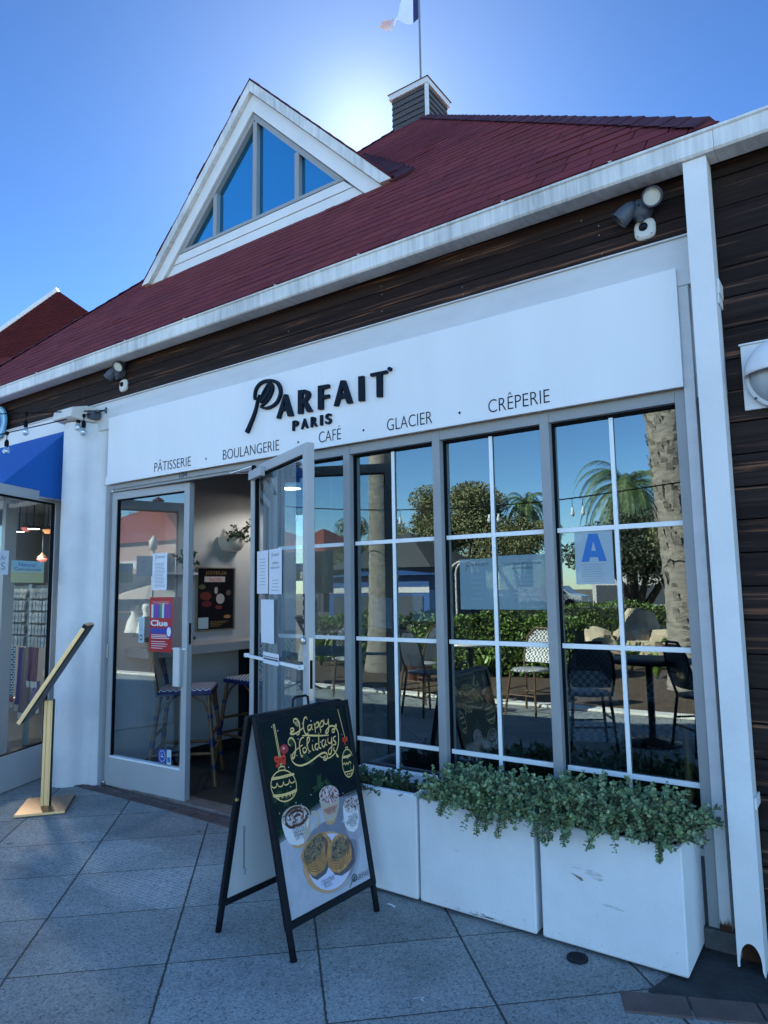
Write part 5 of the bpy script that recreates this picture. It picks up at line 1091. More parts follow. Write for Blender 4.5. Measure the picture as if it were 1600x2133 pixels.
def badge(m, f):
    n = 22; m.poly([f(.5+.42*cos(2*pi*i/n), .5+.42*sin(2*pi*i/n), .0012) for i in range(n)], PAPERBLUE); m.poly([f(.5+.36*cos(2*pi*i/n), .5+.36*sin(2*pi*i/n), .0016) for i in range(n)], BLUE)
    m.poly([f(.3, .42, .002), f(.7, .42, .002), f(.7, .52, .002), f(.3, .52, .002)], PAPERBLUE); m.poly([f(.38, .6, .002), f(.62, .6, .002), f(.62, .66, .002), f(.38, .66, .002)], PAPERBLUE)
sheet('sticker', 'dark blue round badge sticker at the bottom of the left door glass', -3.965, -3.885, .237, .327, .036, BLUE, cat='sticker', extra=badge)
sheet('sticker', 'pale and blue card sticker in the bottom corner of the left door glass', -3.878, -3.832, .235, .330, .036, PAPERBLUE, cat='sticker', rects=[(.15, .15, .85, .5, LBLUE)])
# the open leaf: notices in its own plane
ux, uy = cos(la_), sin(la_)
def RF(sx_): return lambda a, b, c: (HX+ux*a+uy*(.003+c), HY+uy*a-ux*(.003+c), b)
rf = RF(0)
sheet('paper_notice', 'blank-looking white sheet on the open door leaf, upper left of the pair', .075, .262, 1.352, 1.605, 0, PAPER, rl(9, .2, .8), fn=rf)
sheet('paper_notice', 'white opening-hours sheet on the open door leaf, right of the pair', .276, .472, 1.348, 1.605, 0, PAPER, rl(4, .08, .3), [('ARFAIT', .36, .8, .84, .05, INK), ('OPEN', .25, .75, .66, .05, INK), ('EVERY DAY', .15, .85, .56, .045, INK)], fn=rf, extra=lambda m, f: logo(m, f, .8, .22, .84))
sheet('paper_notice', 'plain white sheet hanging on the open door leaf below the pair', .165, .370, 1.070, 1.318, 0, PAPER, rl(7, .35, .85), fn=lambda a, b, c: rf(a, b, c+.003+.004*sin(b*20)))
sheet('door_label', 'white label with two black stripes across the open door leaf push bar', .325, .562, .968, 1.030, .0, PAPER, cat='label', rects=[(.03, .35, .97, .50, INK), (.03, .58, .97, .66, INK)], fn=lambda a, b, c: rf(a, b, c+.052))
# in the windows: muted see-through sheets before the pane imitate its reflection over paper
sheet('window_notice', 'pale Parfait opening hours notice in the third window', -1.640, -1.455, 1.262, 1.508, .0478, film('notice_pale', (.24, .38, .43), .62), rl(5, .2, .62, .3, .7), [('ARFAIT', .34, .86, .855, .055, INK)], extra=lambda m, f: logo(m, f, 1.1, .2, .85))
sheet('window_notice', 'pale California Proposition 65 warning sheet in the third window', -1.430, -1.192, 1.262, 1.518, .0478, MATS['notice_pale'], rl(6, .22, .62, .25, .85), [('CALIFORNIA PROPOSITION', .12, .9, .82, .042, INK), ('65 WARNING', .3, .75, .74, .042, INK)], extra=lambda m, f: stroke(m, [(.06, .5), (.06, .88), (.12, .94), (.90, .94)], .012, lambda a, b, c: f(a, b), INKG, 0, smooth=0))
def acard(m, f):
    for poly in ([(.22, .42), (.40, .93), (.60, .93), (.78, .42), (.60, .42), (.565, .52), (.435, .52), (.40, .42)],):
        m.poly([f(a, b, .0014) for a, b in [(.17, .42), (.38, .94), (.50, .94), (.50, .80), (.37, .42)]], LBLUE); m.poly([f(a, b, .0014) for a, b in [(.50, .94), (.62, .94), (.83, .42), (.63, .42), (.50, .80)]], LBLUE); m.poly([f(a, b, .0012) for a, b in [(.38, .50), (.62, .50), (.58, .62), (.42, .62)]], LBLUE)
sheet('grade_card', 'health grade card with a big blue letter A in the right window', -1.052, -.882, 1.375, 1.612, .0478, film('card_pale', (.44, .56, .63), .70), rl(8, .05, .36, .15, .8), [], 'grade card', acard)
sheet('window_notice', 'dark back of a small notice in the window right of the A-frame sign', -2.13-.06, -2.06, 1.16, 1.32, .058, mat('paper_shade', (.16, .20, .24), .7), rl(4, .3, .8))
sheet('window_notice', 'grey back of a small notice in the second window', -1.93, -1.79, 1.20, 1.36, .058, MATS['paper_shade'], rl(4, .3, .8))

# ================================================================ string lights
ANC = Vector((-4.601, -.03, 2.745))
def cable(name, label, endp, sag, bulbs, seed):
    t = thing(name, label, 'string lights', ANC, 0, 'string lights tied to the trim corner')
    d = (endp-ANC); n = 40
    def at(f): return ANC+d*f+Vector((0, 0, -sag*4*f*(1-f)))
    m = MB(); m.tube([at((i/n)) for i in range(n+1)], .0042, GASKET, n=6); wb(m, 'cable', t)
    for f, dr in bulbs:
        p = at(f)
        m = MB(); m.tube([p+Vector((0, 0, .004)), p-Vector((0, 0, dr))], .0035, GASKET, n=6); m.lathe([(0, .012), (.012, .008), (.014, -.01), (.007, -.018)], GASKET, p, n=10)
        q = p-Vector((0, 0, dr)); m.lathe([(0, 0), (.008, -.002), (.013, -.012), (.0155, -.02), (.0155, -.05), (.012, -.055), (0, -.055)], GASKET, q, n=14); so_ = wb(m, 'socket', t)
        m = MB(); m.lathe([(.012, -.055), (.018, -.066), (.0245, -.082), (.0255, -.094), (.021, -.108), (.012, -.117), (0, -.119)], glass_b, q, n=16); wb(m, 'bulb', so_)
        m = MB(); m.tube([q+Vector((.004, 0, -.058)), q+Vector((.005, 0, -.09)), q+Vector((-.004, 0, -.09)), q+Vector((-.004, 0, -.058))], .0012, mat('filament', (.5, .35, .12), .4, metal=.8), n=4); wb(m, 'filament', so_)
    return t
glass_b = glass('bulb_glass', (.80, .84, .86), .34)
dir1 = Vector((-.631, -.47, -.021)); dir2 = Vector((-.615, -.47, -.182))
cable('string_lights', 'upper black cable of clear bulbs running from the trim corner over the pillar', ANC+dir1*9, .0, [(.256/9, .035), (.751/9, .055), (2.0/9, .05), (3.4/9, .05), (5/9, .05), (7/9, .05)], 1)
cable('string_lights', 'lower sagging black cable of clear bulbs running from the trim corner to the left', ANC+dir2*3, .0, [(.206/3, .040), (.932/3, .05), (1.9/3, .05)], 2)
t = thing('cable_hook', 'small dark metal hook plate on the trim holding the string light cables', 'hook', (-4.598, -.03, 2.745))
m = MB(); m.box(-4.602, -4.594, -.036, -.0225, 2.722, 2.768, DARKG); m.lathe([(.010, -.003), (.010, .003), (.006, .003), (.006, -.003), (.010, -.003)], DARKG, (-4.600, -.036, 2.745), n=12); wb(m, 'plate', t)

# ================================================================ gift shop next door
Q = thing('gift_shop', 'shop 103 with blue awning, open glass door and lit shelves left of the pillar', 'building', (-6.5, 0, 0))
SLAT = mat('slatwall', (.30, .30, .29), .6)
m = MB(); m.box(-9.5, -4.745, 2.3, 2.4, 0, 2.62, SLAT); 
for i in range(24): m.box(-9.5, -4.745, 2.275, 2.2999, .12+i*.10, .12+i*.10+.085, SLAT)
wb(m, 'back_wall', Q)
m = MB(); m.box(-9.5, -4.745, .08, 2.3, 2.50, 2.62, mat('shop_ceiling', (.45, .45, .45), .8)); m.box(-9.6, -9.5, .08, 2.4, 0, 2.62, SLAT); wb(m, 'ceiling', Q)
m = MB(); m.box(-9.5, -6.16, .0, .06, 0, .5, BWHITE); m.box(-6.16, -6.10, .0, .10, 0, 2.20, FRAME); m.box(-6.10, -5.08, .0, .08, 2.16, 2.60, FRAME); m.box(-5.14, -5.08, .0, .08, 0, 2.16, LEAFP); m.box(-9.5, -6.16, .0, .06, 2.2, 2.6, BWHITE); wb(m, 'storefront', Q)
m = MB(); m.poly([(-9.5, .03, .5), (-6.16, .03, .5), (-6.16, .03, 2.2), (-9.5, .03, 2.2)], GLASS); wb(m, 'pane', Q, fix=False)
# shop door leaf
hx, hy = -5.17+.07*.407*-1, -.09+.07*.914
def dleaf():
    sw, T, Wl = .070, .045, .95
    m = MB(); m.box(0, sw, -T/2, T/2, .012, 2.15, LEAFP); m.box(Wl-sw, Wl, -T/2, T/2, .012, 2.15, LEAFP); m.box(sw, Wl-sw, -T/2, T/2, 2.075, 2.15, LEAFP); m.box(sw, Wl-sw, -T/2, T/2, .012, .256, LEAFP)
    e = m.build('door', bevel=.002); e.parent = Q; e.matrix_parent_inverse = Matrix.Translation(Q.location).inverted(); e.location = (hx, hy, 0); e.rotation_euler = (0, 0, math.atan2(-.914, .407)); e['label'] = 'open glass door of shop 103'
    m = MB(); m.poly([(sw, 0, .256), (Wl-sw, 0, .256), (Wl-sw, 0, 2.075), (sw, 0, 2.075)], GLASSP); m.build('pane', e, fix=False)
    m = MB()
    for a, b in ((sw, sw+.008), (Wl-sw-.008, Wl-sw)): m.box(a, b, -.014, .014, .256, 2.075, GASKET)
    m.box(sw+.008, Wl-sw-.008, -.014, .014, 2.063, 2.075, GASKET); m.box(sw+.008, Wl-sw-.008, -.014, .014, .256, .264, GASKET); m.build('gasket', e)
    m = MB(); put_text(m, '103', lambda a, b, c: (a, .003+c, b), .52, .46, 2.022, .026, INK); m.build('door_number', e, fix=False)
    return e
de = dleaf()
dux = Vector((.407, -.914, 0)); dn = Vector((.914, .407, 0))
def DF(a, b, c): p = Vector((-5.17, -.09, 0))+dux*a+dn*(.004+c); return (p.x, p.y, b)
def gems(m, f): pass
sheet('gemstone_sign', 'pastel sign reading Natural Gemstones on the open shop door', .433, .088, 1.455, 1.615, 0, mat('sign_sand', (.50, .48, .26), .6), rl(3, .12, .42, .15, .85), [('Natural', .22, .72, .74, .17, BLUE), ('Gemstones', .08, .90, .54, .15, BLUE)], 'sign', rects=[(.0, .62, 1, 1, mat('sign_sky', (.30, .50, .56), .6)), (.0, .45, 1, .62, mat('sign_haze', (.44, .54, .44), .6))], fn=DF, extra=lambda m, f: (stroke(m, [(.92+.06*cos(a*pi/8), .84+.12*sin(a*pi/8)) for a in range(17)], .012, lambda a, b, c: f(a, b), PAPER, 0)))
sheet('shop_sign', 'white sticker with grey figures at the left picture edge of the open shop door', .62, .462, 1.51, 1.68, 0, PAPER, [], [('S', .55, .8, .2, .3, INKG), ('Ar', .5, .85, .6, .2, INKG)], 'sticker', fn=DF)
# display rack of cards
K = thing('card_rack', 'wire display rack full of carded earrings behind the shop door glass', 'display rack', (-6.29, .32, 0))
m = MB(); m.box(-6.30, -6.24, .33, .36, .02, 1.46, mat('rack_teal', (.16, .27, .30), .5)); m.box(-6.72, -5.86, .35, .365, .90, 1.45, mat('rack_back', (.10, .115, .12), .7))
for i in range(8): m.tube([(-6.72, .325, .92+i*.07), (-5.86, .325, .92+i*.07)], .002, CHROME, n=5)
m.lathe([(0, .02), (.28, .015), (.30, .0)], BLACK, (-6.29, .35, .012), n=24); wb(m, 'stand', K)
m = MB()
for cx in [-6.69+i*.058 for i in range(7)]+[-6.22+i*.056 for i in range(6)]:
    for r_ in range(5):
        for dd_ in range(3):
            x_ = cx+dd_*.008+random.uniform(-.003, .003); z_ = 1.335-r_*.108+random.uniform(-.004, .004); y_ = .318-dd_*.012; tn = random.uniform(.55, 1.05)
            m.poly([(x_, y_, z_), (x_+.044, y_-.002, z_), (x_+.044, y_, z_+.085), (x_, y_+.002, z_+.085)], mat('jewel_card', (.50, .50, .47), .6, attr=True), tn)
            m.poly([(x_+.014, y_-.003, z_+.03), (x_+.030, y_-.003, z_+.03), (x_+.030, y_-.003, z_+.055), (x_+.014, y_-.003, z_+.055)], INKG)
cc_ = wb(m, 'jewelry_cards', K, fix=False); cc_['kind'] = 'stuff'
# scarves
def scarf(name, label, x0, x1, z0, z1, y, mt, edge=None, fringe=True):
    t = thing(name, label, 'scarf', ((x0+x1)/2, y, z0), 0, 'scarves hanging from the rack')
    m = MB(); nx, nz = 14, 10
    def f(i, j): a = i/nx; b = j/nz; return (x0+(x1-x0)*a+(b-1)*.03, y+.012*sin(a*14+b*1.5)+.004*sin(a*31), z0+(z1-z0)*b)
    for i in range(nx):
        for j in range(nz): m.poly([f(i, j), f(i+1, j), f(i+1, j+1), f(i, j+1)], (edge if (edge and j == 0) else mt), smooth=True)
    wb(m, 'cloth', t, fix=False)
    if fringe:
        m = MB()
        for i in range(22): a = i/21*nx; p = f(a, 0); m.box(p[0]-.003, p[0]+.003, p[1]-.002, p[1]+.002, z0-.045-random.random()*.01, z0, CREAM)
        wb(m, 'fringe', t)
def fret(name):
    m = bpy.data.materials.new(name); m.use_nodes = True; t = m.node_tree; n = t.nodes; bs = n['Principled BSDF']; bs.inputs['Roughness'].default_value = .85
    tc = n.new('ShaderNodeTexCoord'); br = n.new('ShaderNodeTexBrick'); mp = n.new('ShaderNodeMapping'); mp.inputs['Rotation'].default_value = (R(90), 0, 0); t.links.new(tc.outputs['Object'], mp.inputs[0]); t.links.new(mp.outputs[0], br.inputs[0])
    br.inputs['Scale'].default_value = 9; br.inputs['Mortar Size'].default_value = .035; br.inputs['Color1'].default_value = (.03, .045, .06, 1); br.inputs['Color2'].default_value = (.03, .045, .06, 1); br.inputs['Mortar'].default_value = (.55, .6, .62, 1); br.inputs['Brick Width'].default_value = .28; br.inputs['Row Height'].default_value = .2
    t.links.new(br.outputs[0], bs.inputs['Base Color']); MATS[name] = m; return m
FRET = fret('fret_cloth')
scarf('scarf', 'black and white key-pattern scarf with a red hem, the longer one', -6.50, -6.26, .42, .905, .22, FRET, RED)
scarf('scarf', 'short black and white key-pattern scarf with a red hem at the rack edge', -6.66, -6.52, .60, .90, .26, FRET, RED)
scarf('scarf', 'violet scarf hanging next to the key-pattern scarf', -6.25, -6.17, .40, .90, .24, mat('violet_cloth', (.10, .04, .20), .85), None)
scarf('scarf', 'dusty brown scarf between the violet and maroon scarves', -6.17, -6.05, .34, .90, .23, mat('brown_cloth', (.17, .10, .09), .85), None)
scarf('scarf', 'maroon scarf bunched at the right end of the rack', -6.02, -5.88, .62, .91, .22, mat('maroon_cloth', (.10, .02, .06), .85), None)
scarf('scarf', 'lilac scarf of fine diamond weave below the maroon one', -6.03, -5.89, .40, .62, .25, checker('diamond_cloth', (.20, .15, .28), (.09, .06, .16), 60), None)
m = MB(); gm_ = [mat('goods_%d' % i, c, .6) for i, c in enumerate(((.5, .48, .44), (.10, .16, .22), (.35, .10, .10), (.12, .22, .16), (.45, .35, .15), (.20, .14, .30), (.06, .06, .07)))]
for r_ in range(16):
    xx = -9.3
    while xx < -4.9:
        w__ = random.uniform(.05, .16); 
        if random.random() < .8: m.box(xx, xx+w__, 2.15+random.uniform(-.03, .04), 2.27, .25+r_*.13, .25+r_*.13+random.uniform(.05, .11), random.choice(gm_))
        xx += w__+random.uniform(.01, .05)
tag(m.build('shelved_goods'), 'rows of small mixed goods on the back wall of the gift shop', 'goods', kind='stuff')
# lamps inside the shop
for nm, lb, p, r_, col_, e_ in (('ceiling_lamp', 'lit round ceiling lamp inside the shop, left of the pair', (-7.65, .9, 2.062), .055, (1, .96, .88), 5.), ('ceiling_lamp', 'lit round ceiling lamp inside the shop, right of the pair', (-7.344, .9, 2.075), .062, (1, .96, .88), 5.)):
    t = thing(nm, lb, 'lamp', p, 0, 'lit lamps hanging inside the gift shop'); m = MB(); m.lathe([(0, .03), (r_*.7, .03), (r_+.012, 0), (r_, 0)], BLACK, p, n=20); m.tube([Vector(p)+Vector((0, 0, .03)), (p[0], p[1], 2.5)], .006, BLACK, n=6); wb(m, 'shade', t)
    m = MB(); m.lathe([(0, .001), (r_, .002)], mat('lit_lens', (1, 1, 1), .5, emit=col_, estr=e_), p, n=20); wb(m, 'diffuser', t)
    ll_ = bpy.data.lights.new('lamp_light', 'SPOT'); ll_.energy = 26; ll_.spot_size = R(150); ll_.color = (1, .95, .86); ll_.shadow_soft_size = .06; lo_ = bpy.data.objects.new('lamp_light', ll_); COL.objects.link(lo_); lo_.parent = t; lo_.location = (.45, -.25, -.02)
for lb, p, c1 in (('amber mosaic lamp hanging in the shop', (-7.053, .9, 2.05), (.9, .35, .12)), ('small rose mosaic lamp hanging in the shop', (-7.50, .9, 2.10), (.55, .15, .12)), ('small blue mosaic lamp above the gemstone sign', (-7.143, .9, 1.75), (.15, .45, .9))):
    t = thing('mosaic_lamp', lb, 'lamp', p, 0, 'mosaic lamps hanging inside the gift shop'); m = MB(); m.lathe([(.0, -.045), (.03, -.04), (.05, -.015), (.052, 0)], mat('mosaic_'+lb[:4], c1, .3, emit=c1, estr=.22), p, n=12, smooth=False); wb(m, 'globe', t)
    m = MB(); m.lathe([(.053, 0), (.05, .015), (.02, .04), (.006, .06)], mat('bronze', (.12, .07, .04), .4, metal=.8), p, n=14); m.tube([Vector(p)+Vector((0, 0, .06)), (p[0], p[1], 2.5)], .004, BLACK, n=6); wb(m, 'cap', t)
# awning
AW = thing('awning', 'royal blue fabric awning over the gift shop door', 'awning', (-6.3, -.05, 2.1))
m = MB(); xr = -5.07; yb, zt, zl, yf = -.045, 2.66, 2.09, -.62
hz_, hy_ = 2.66, -.045
fz = 2.115; fy = -.045-(2.66-fz)*(.506/.50)
a_, b_, c_ = (xr, yb, zt), (xr, yb, zl), (xr, fy, fz)
m.poly([a_, c_, b_], AWN); 
m.poly([(-7.6, yb, zt), (-7.6, fy, fz), (xr, fy, fz), (xr, yb, zt)], AWN)
wb(m, 'canopy', AW, fix=False)
m = MB(); m.tube([b_, c_], .010, CHROME, n=8); m.tube([c_, (-7.6, fy, fz)], .010, CHROME, n=8); wb(m, 'frame_rod', AW)
# round blue sign at the left edge
t = thing('round_sign', 'round blue shop sign hung on the dark wood band at the left edge', 'sign', (-6.28, -.03, 2.95))
m = MB(); ctr = Vector((-6.225, -.04, 2.895)); m.lathe([(0, .018), (.150, .018), (.150, 0), (0, 0)], mat('sign_lightblue', (.12, .38, .55), .5), ctr, n=40, ax=(0, -1, 0), smooth=False); wb(m, 'disc', t)
m = MB(); m.lathe([(.128, .0186), (.118, .0186)], PAPER, ctr, n=40, ax=(0, -1, 0), smooth=False); m.lathe([(0, .0186), (.085, .0186)], mat('sign_deepblue', (.02, .14, .32), .5), ctr, n=30, ax=(0, -1, 0), smooth=False); wb(m, 'ring', t)

# far roof at the left
N = thing('neighbor_roof_building', 'building behind with a dark red shingle roof slope and white rake edge', 'building', (-9, 2.5, 0))
def ray_pt(p, s): c = Vector((0, -2.95, 1.366)); return c+(Vector(p)-c)*s
pk, lf, rt, lo = (-7.78, 1.3, 5.07), (-8.54-.60, 1.0, 4.623-.35), (-6.594, 1.0, 4.376), (-8.9, -.2, 3.0)
k_ = 1.9
PK, LF = ray_pt((-7.24, 1.0, 4.796), k_), ray_pt((-8.56, 1.0, 4.62), k_*.92)
RT = ray_pt((-6.594, 1.0, 4.376), k_*1.02); dR = (RT-PK); RT2 = PK+dR*2.2; LF2 = PK+(LF-PK)*1.8
m = MB(); nr = 34
for i in range(nr):
    a, b = i/nr, (i+1)/nr
    dn_ = Vector((.0, -.25, -1))*3.6
    p0, p1, p2, p3 = PK+dR*2.2*a, PK+dR*2.2*b, PK+dR*2.2*b+dn_*1.5, PK+dR*2.2*a+dn_*1.5
hN = 5.2
lows = [LF2+Vector((.4, -.6, -2.6)), RT2+Vector((.3, -.9, -2.4))]
for i in range(nr):
    a, b = i/nr, (i+1)/nr
    L0, L1 = PK.lerp(LF2, a), PK.lerp(LF2, b); R0, R1 = PK.lerp(RT2, a), PK.lerp(RT2, b); off = Vector((.0, -.02, .012))
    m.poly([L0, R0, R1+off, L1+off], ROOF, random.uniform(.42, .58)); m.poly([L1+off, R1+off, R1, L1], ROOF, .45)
bl_, br_ = LF2+Vector((1.0, -.3, -3.2)), RT2+Vector((0, -.6, -3))
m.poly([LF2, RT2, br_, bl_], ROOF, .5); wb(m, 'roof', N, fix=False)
m = MB(); m.bar(LF2, PK+(PK-LF2)*.004, .08, .09, TRIMW); wb(m, 'rake_board', N)
m = MB(); m.poly([PK+Vector((0, .3, -.1)), RT2+Vector((0, .3, -.1)), br_+Vector((0, .3, 0)), bl_+Vector((0, .3, 0)), LF2+Vector((0, .3, -.1))], ROOF); wb(m, 'gable_wall', N, fix=False)

# ================================================================ inside the café
def px(u): return u
t = thing('framed_poster', 'dark framed Joyeux Noel poster on the grey side wall inside the door', 'framed poster', (-4.61, 1.08, 1.31))
m = MB(); Y0, Y1, Z0, Z1 = .862, 1.290, 1.035, 1.578
for a, b, c, d in ((Y0, Y1, Z0, Z0+.012), (Y0, Y1, Z1-.012, Z1), (Y0, Y0+.012, Z0+.012, Z1-.012), (Y1-.012, Y1, Z0+.012, Z1-.012)): m.box(-4.6195, -4.598, a, b, c, d, mat('frame_pewter', (.30, .27, .22), .4, metal=.5))
wb(m, 'frame', t, bevel=.001)
m = MB(); F2 = lambda a, b, c: (-4.606+c, Y0+.012+a*(Y1-Y0-.024), Z0+.012+b*(Z1-Z0-.024))
def q4(a, b, c, d, z, mt): m.poly([F2(a, b, z), F2(c, b, z), F2(c, d, z), F2(a, d, z)], mt)
q4(0, 0, 1, 1, 0, mat('poster_black', (.012, .012, .016), .35)); q4(.18, .78, .75, .87, .001, mat('banner_white', (.55, .5, .5), .5)); q4(.03, .02, .30, .20, .001, PAPERBLUE)
put_text(m, 'JOYEUX', F2, .2, .8, .905, .05, mat('poster_brass', (.30, .20, .08), .5), z0=.002); put_text(m, 'NOËL', F2, .32, .68, .795, .05, RED, z0=.002)
for cx, cy, rx, ry, c_ in ((.62, .50, .12, .085, (.50, .45, .42)), (.5, .64, .05, .06, (.42, .36, .33)), (.22, .55, .16, .07, (.16, .03, .03)), (.25, .42, .14, .05, (.14, .02, .03)), (.58, .36, .10, .035, (.20, .03, .04)), (.85, .60, .07, .05, (.15, .10, .08)), (.82, .20, .10, .03, (.40, .22, .08)), (.12, .70, .09, .04, (.10, .12, .05))):
    m.poly([F2(cx+rx*cos(k*pi/9), cy+ry*sin(k*pi/9), .0013+.0002*cx) for k in range(18)], mat('print_%d' % int(cx*100+cy*1000), c_, .5))
for k in range(4): q4(.35, .12-.025*k, .85-.08*k, .128-.025*k, .0015, MATS['poster_brass'])
wb(m, 'print', t, fix=False)
t = thing('wall_planter', 'white half-bowl planter with a dark trailing plant on the grey interior wall', 'wall planter', (-4.55, 1.22, 1.78))
m = MB(); prof = [(.0, 0), (.06, .002), (.10, .02), (.13, .07), (.145, .13), (.135, .132), (.12, .08), (0, .06)]
m.lathe(prof, CREAM, (-4.617, 1.235, 1.715), n=20, a0=-pi/2, a1=pi/2); wb(m, 'pot', t)
def bush(name_root, c, r, n, size, mt, up=.5, stems=9):
    L_, S_ = MB(), MB()
    for s in range(stems):
        d = rv(); d.z = abs(d.z)+up; d.normalize(); ln = random.uniform(.6, 1.)*r; p = Vector(c); pts = [p.copy()]
        for k in range(6): d = (d+rv()*.45+Vector((0, 0, -.06*k))).normalized(); p = p+d*ln/6; pts.append(p.copy()); [leafpoly(L_, p, rv()+d, rv(), size*random.uniform(.7, 1.2), size*.6, mt, random.uniform(.6, 1.3)) for _ in range(n)]
        S_.tube(pts, .003, STEM, n=4, caps=False)
    wb(L_, 'leaves', name_root, fix=False); wb(S_, 'stems', name_root)
bush(t, (-4.50, 1.235, 1.83), .22, 3, .030, DGREEN, .3, 14)
t = thing('potted_plant', 'small plant on the white wall shelf beside the poster', 'potted plant', (-4.5, .70, 1.53)); m = MB(); m.lathe([(0, 0), (.03, 0), (.038, .05), (.03, .055), (0, .05)], BLACK, (-4.53, .70, 1.5265), n=14); wb(m, 'pot', t); bush(t, (-4.53, .70, 1.57), .16, 3, .028, DGREEN, .6, 9)
m = MB(); m.box(-4.6195, -4.48, .45, .775, 1.508, 1.526, BOARDW); tag(m.build('wall_shelf', bevel=.002), 'short white shelf on the grey interior wall', 'shelf')
t = thing('potted_plant', 'tiny succulent in a pale tapered pot on the wall counter', 'potted plant', (-4.42, .63, .955)); m = MB(); m.lathe([(0, 0), (.028, 0), (.036, .065), (.030, .068), (.028, .055), (0, .055)], CREAM, (-4.40, .63, .9555), n=18); wb(m, 'pot', t); bush(t, (-4.40, .63, 1.012), .05, 4, .018, DGREEN, .6, 8)
t = thing('wall_counter', 'grey narrow bar counter along the interior wall', 'counter', (-4.46, 1.6, 0)); m = MB(); m.box(-4.6195, -4.30, .20, 3.4, .885, .955, mat('counter_grey', (.42, .42, .42), .4)); wb(m, 'top', t, bevel=.004)
m = MB(); m.box(-4.60, -4.50, 1.34, 1.44, .02, .884, BLACK); wb(m, 'leg', t)
m = MB(); m.box(-4.6195, -4.605, .10, 5.7, .013, .10, IDARK); tag(m.build('baseboard'), 'dark baseboard along the grey interior wall', 'baseboard')

def stool(x, y, rz, label, H=.665, woven=True):
    t = thing('bar_stool', label, 'bar stool', (0, 0, 0), 0, 'rattan bar stools at the wall counter')
    s = .19; m = MB(); m.box(-s, s, -s, s, H-.03, H, WOVEN); seat = m.build('seat', t, bevel=.012, seg=3)
    m = MB(); m.box(-s-.006, s+.006, -s-.006, -s+.02, H-.045, H-.012, BINDB); m.box(-s-.006, s+.006, s-.02, s+.006, H-.045, H-.012, BINDB); m.box(-s-.006, -s+.02, -s+.02, s-.02, H-.045, H-.012, BINDB); m.box(s-.02, s+.006, -s+.02, s-.02, H-.045, H-.012, BINDB); m.build('seat_edge', t, bevel=.006)
    for sx_ in (-1, 1):
        for sy_ in (-1, 1):
            top = Vector((sx_*(s-.02), sy_*(s-.02), H-.03)); bot = Vector((sx_*(s+.045), sy_*(s+.045), 0)); m = MB(); m.tube([bot, top], [.017, .015], RATTAN, n=10)
            for f in (.18, .42, .46, .72): p = bot.lerp(top, f); q = bot.lerp(top, f+.045); m.tube([p, q], .0185, BINDB, n=10)
            m.build('leg', t)
    m = MB()
    for z_ in (.22, .34):
        f = z_/(H-.03); e = (s+.045)*(1-f)+(s-.02)*f
        cs = [(-e, -e), (e, -e), (e, e), (-e, e)]
        for i in range(4):
            if z_ == .34 and i % 2: continue
            a, b = cs[i], cs[(i+1) % 4]; m.tube([(a[0], a[1], z_), (b[0], b[1], z_)], .0115, RATTAN, n=8)
    m.build('stretcher', t)
    m = MB()
    for i in range(4):
        cs = [(-s+.02, -s+.02), (s-.02, -s+.02), (s-.02, s-.02), (-s+.02, s-.02)]; a, b = Vector((*cs[i], 0)), Vector((*cs[(i+1) % 4], 0))
        for e0, e1 in ((a, b), (b, a)):
            d = (e1-e0).normalized(); pts = [e0*1.06+Vector((0, 0, H-.19)), e0+d*.03+Vector((0, 0, H-.10)), e0+d*.12+Vector((0, 0, H-.045))]; m.tube(pts, .008, RATTAN, n=6)
    m.build('brace', t)
    m = MB(); m.tube([(-s+.01, -s+.01, H-.02), (-s+.0, -s-.035, H+.20), (-s+.01, -s-.075, H+.36)], .014, BINDB, n=8); m.tube([(s-.01, -s+.01, H-.02), (s-.0, -s-.035, H+.20), (s-.01, -s-.075, H+.36)], .014, RATTAN, n=8); m.tube([(-s+.01, -s-.075, H+.36), (s-.01, -s-.075, H+.36)], .014, RATTAN, n=8); m.build('back_frame', t)
    m = MB(); m.obox((-s+.02, -s-.008, H+.07), (2*s-.04, 0, 0), (0, -.060, .28), (0, .012, .003), WOVEN); m.build('backrest', t)
    t.location = (x, y, .012); t.rotation_euler = (0, 0, rz); return t
st1 = stool(-4.16, .43, R(-48), 'blue and white woven bar stool half behind the closed left door leaf')
st2 = copy_tree(st1); st2.location = (-4.12, 1.10, .012); st2.rotation_euler = (0, 0, R(84)); st2['label'] = 'blue and white woven bar stool farther in, seen through the open doorway'
# lit pendant over the tables
t = thing('pendant_lamp', 'lit white pendant lamp inside the cafe, seen past the open door leaf', 'lamp', (-4.13, 1.5, 2.27)); m = MB(); m.lathe([(.10, 0), (.085, .05), (.03, .10), (.02, .12)], BWHITE, (-4.13, 1.5, 2.27), n=24); m.tube([(-4.13, 1.5, 2.39), (-4.13, 1.5, 2.62)], .005, BLACK, n=6); wb(m, 'shade', t)
m = MB(); m.lathe([(0, .004), (.093, .006)], MATS['lit_lens'], (-4.13, 1.5, 2.27), n=24); wb(m, 'diffuser', t)
ll_ = bpy.data.lights.new('lamp_light', 'SPOT'); ll_.energy = 3; ll_.spot_size = R(150); ll_.color = (1, .95, .90); ll_.shadow_soft_size = .08; lo_ = bpy.data.objects.new('lamp_light', ll_); COL.objects.link(lo_); lo_.parent = t; lo_.location = (0, 0, -.06)
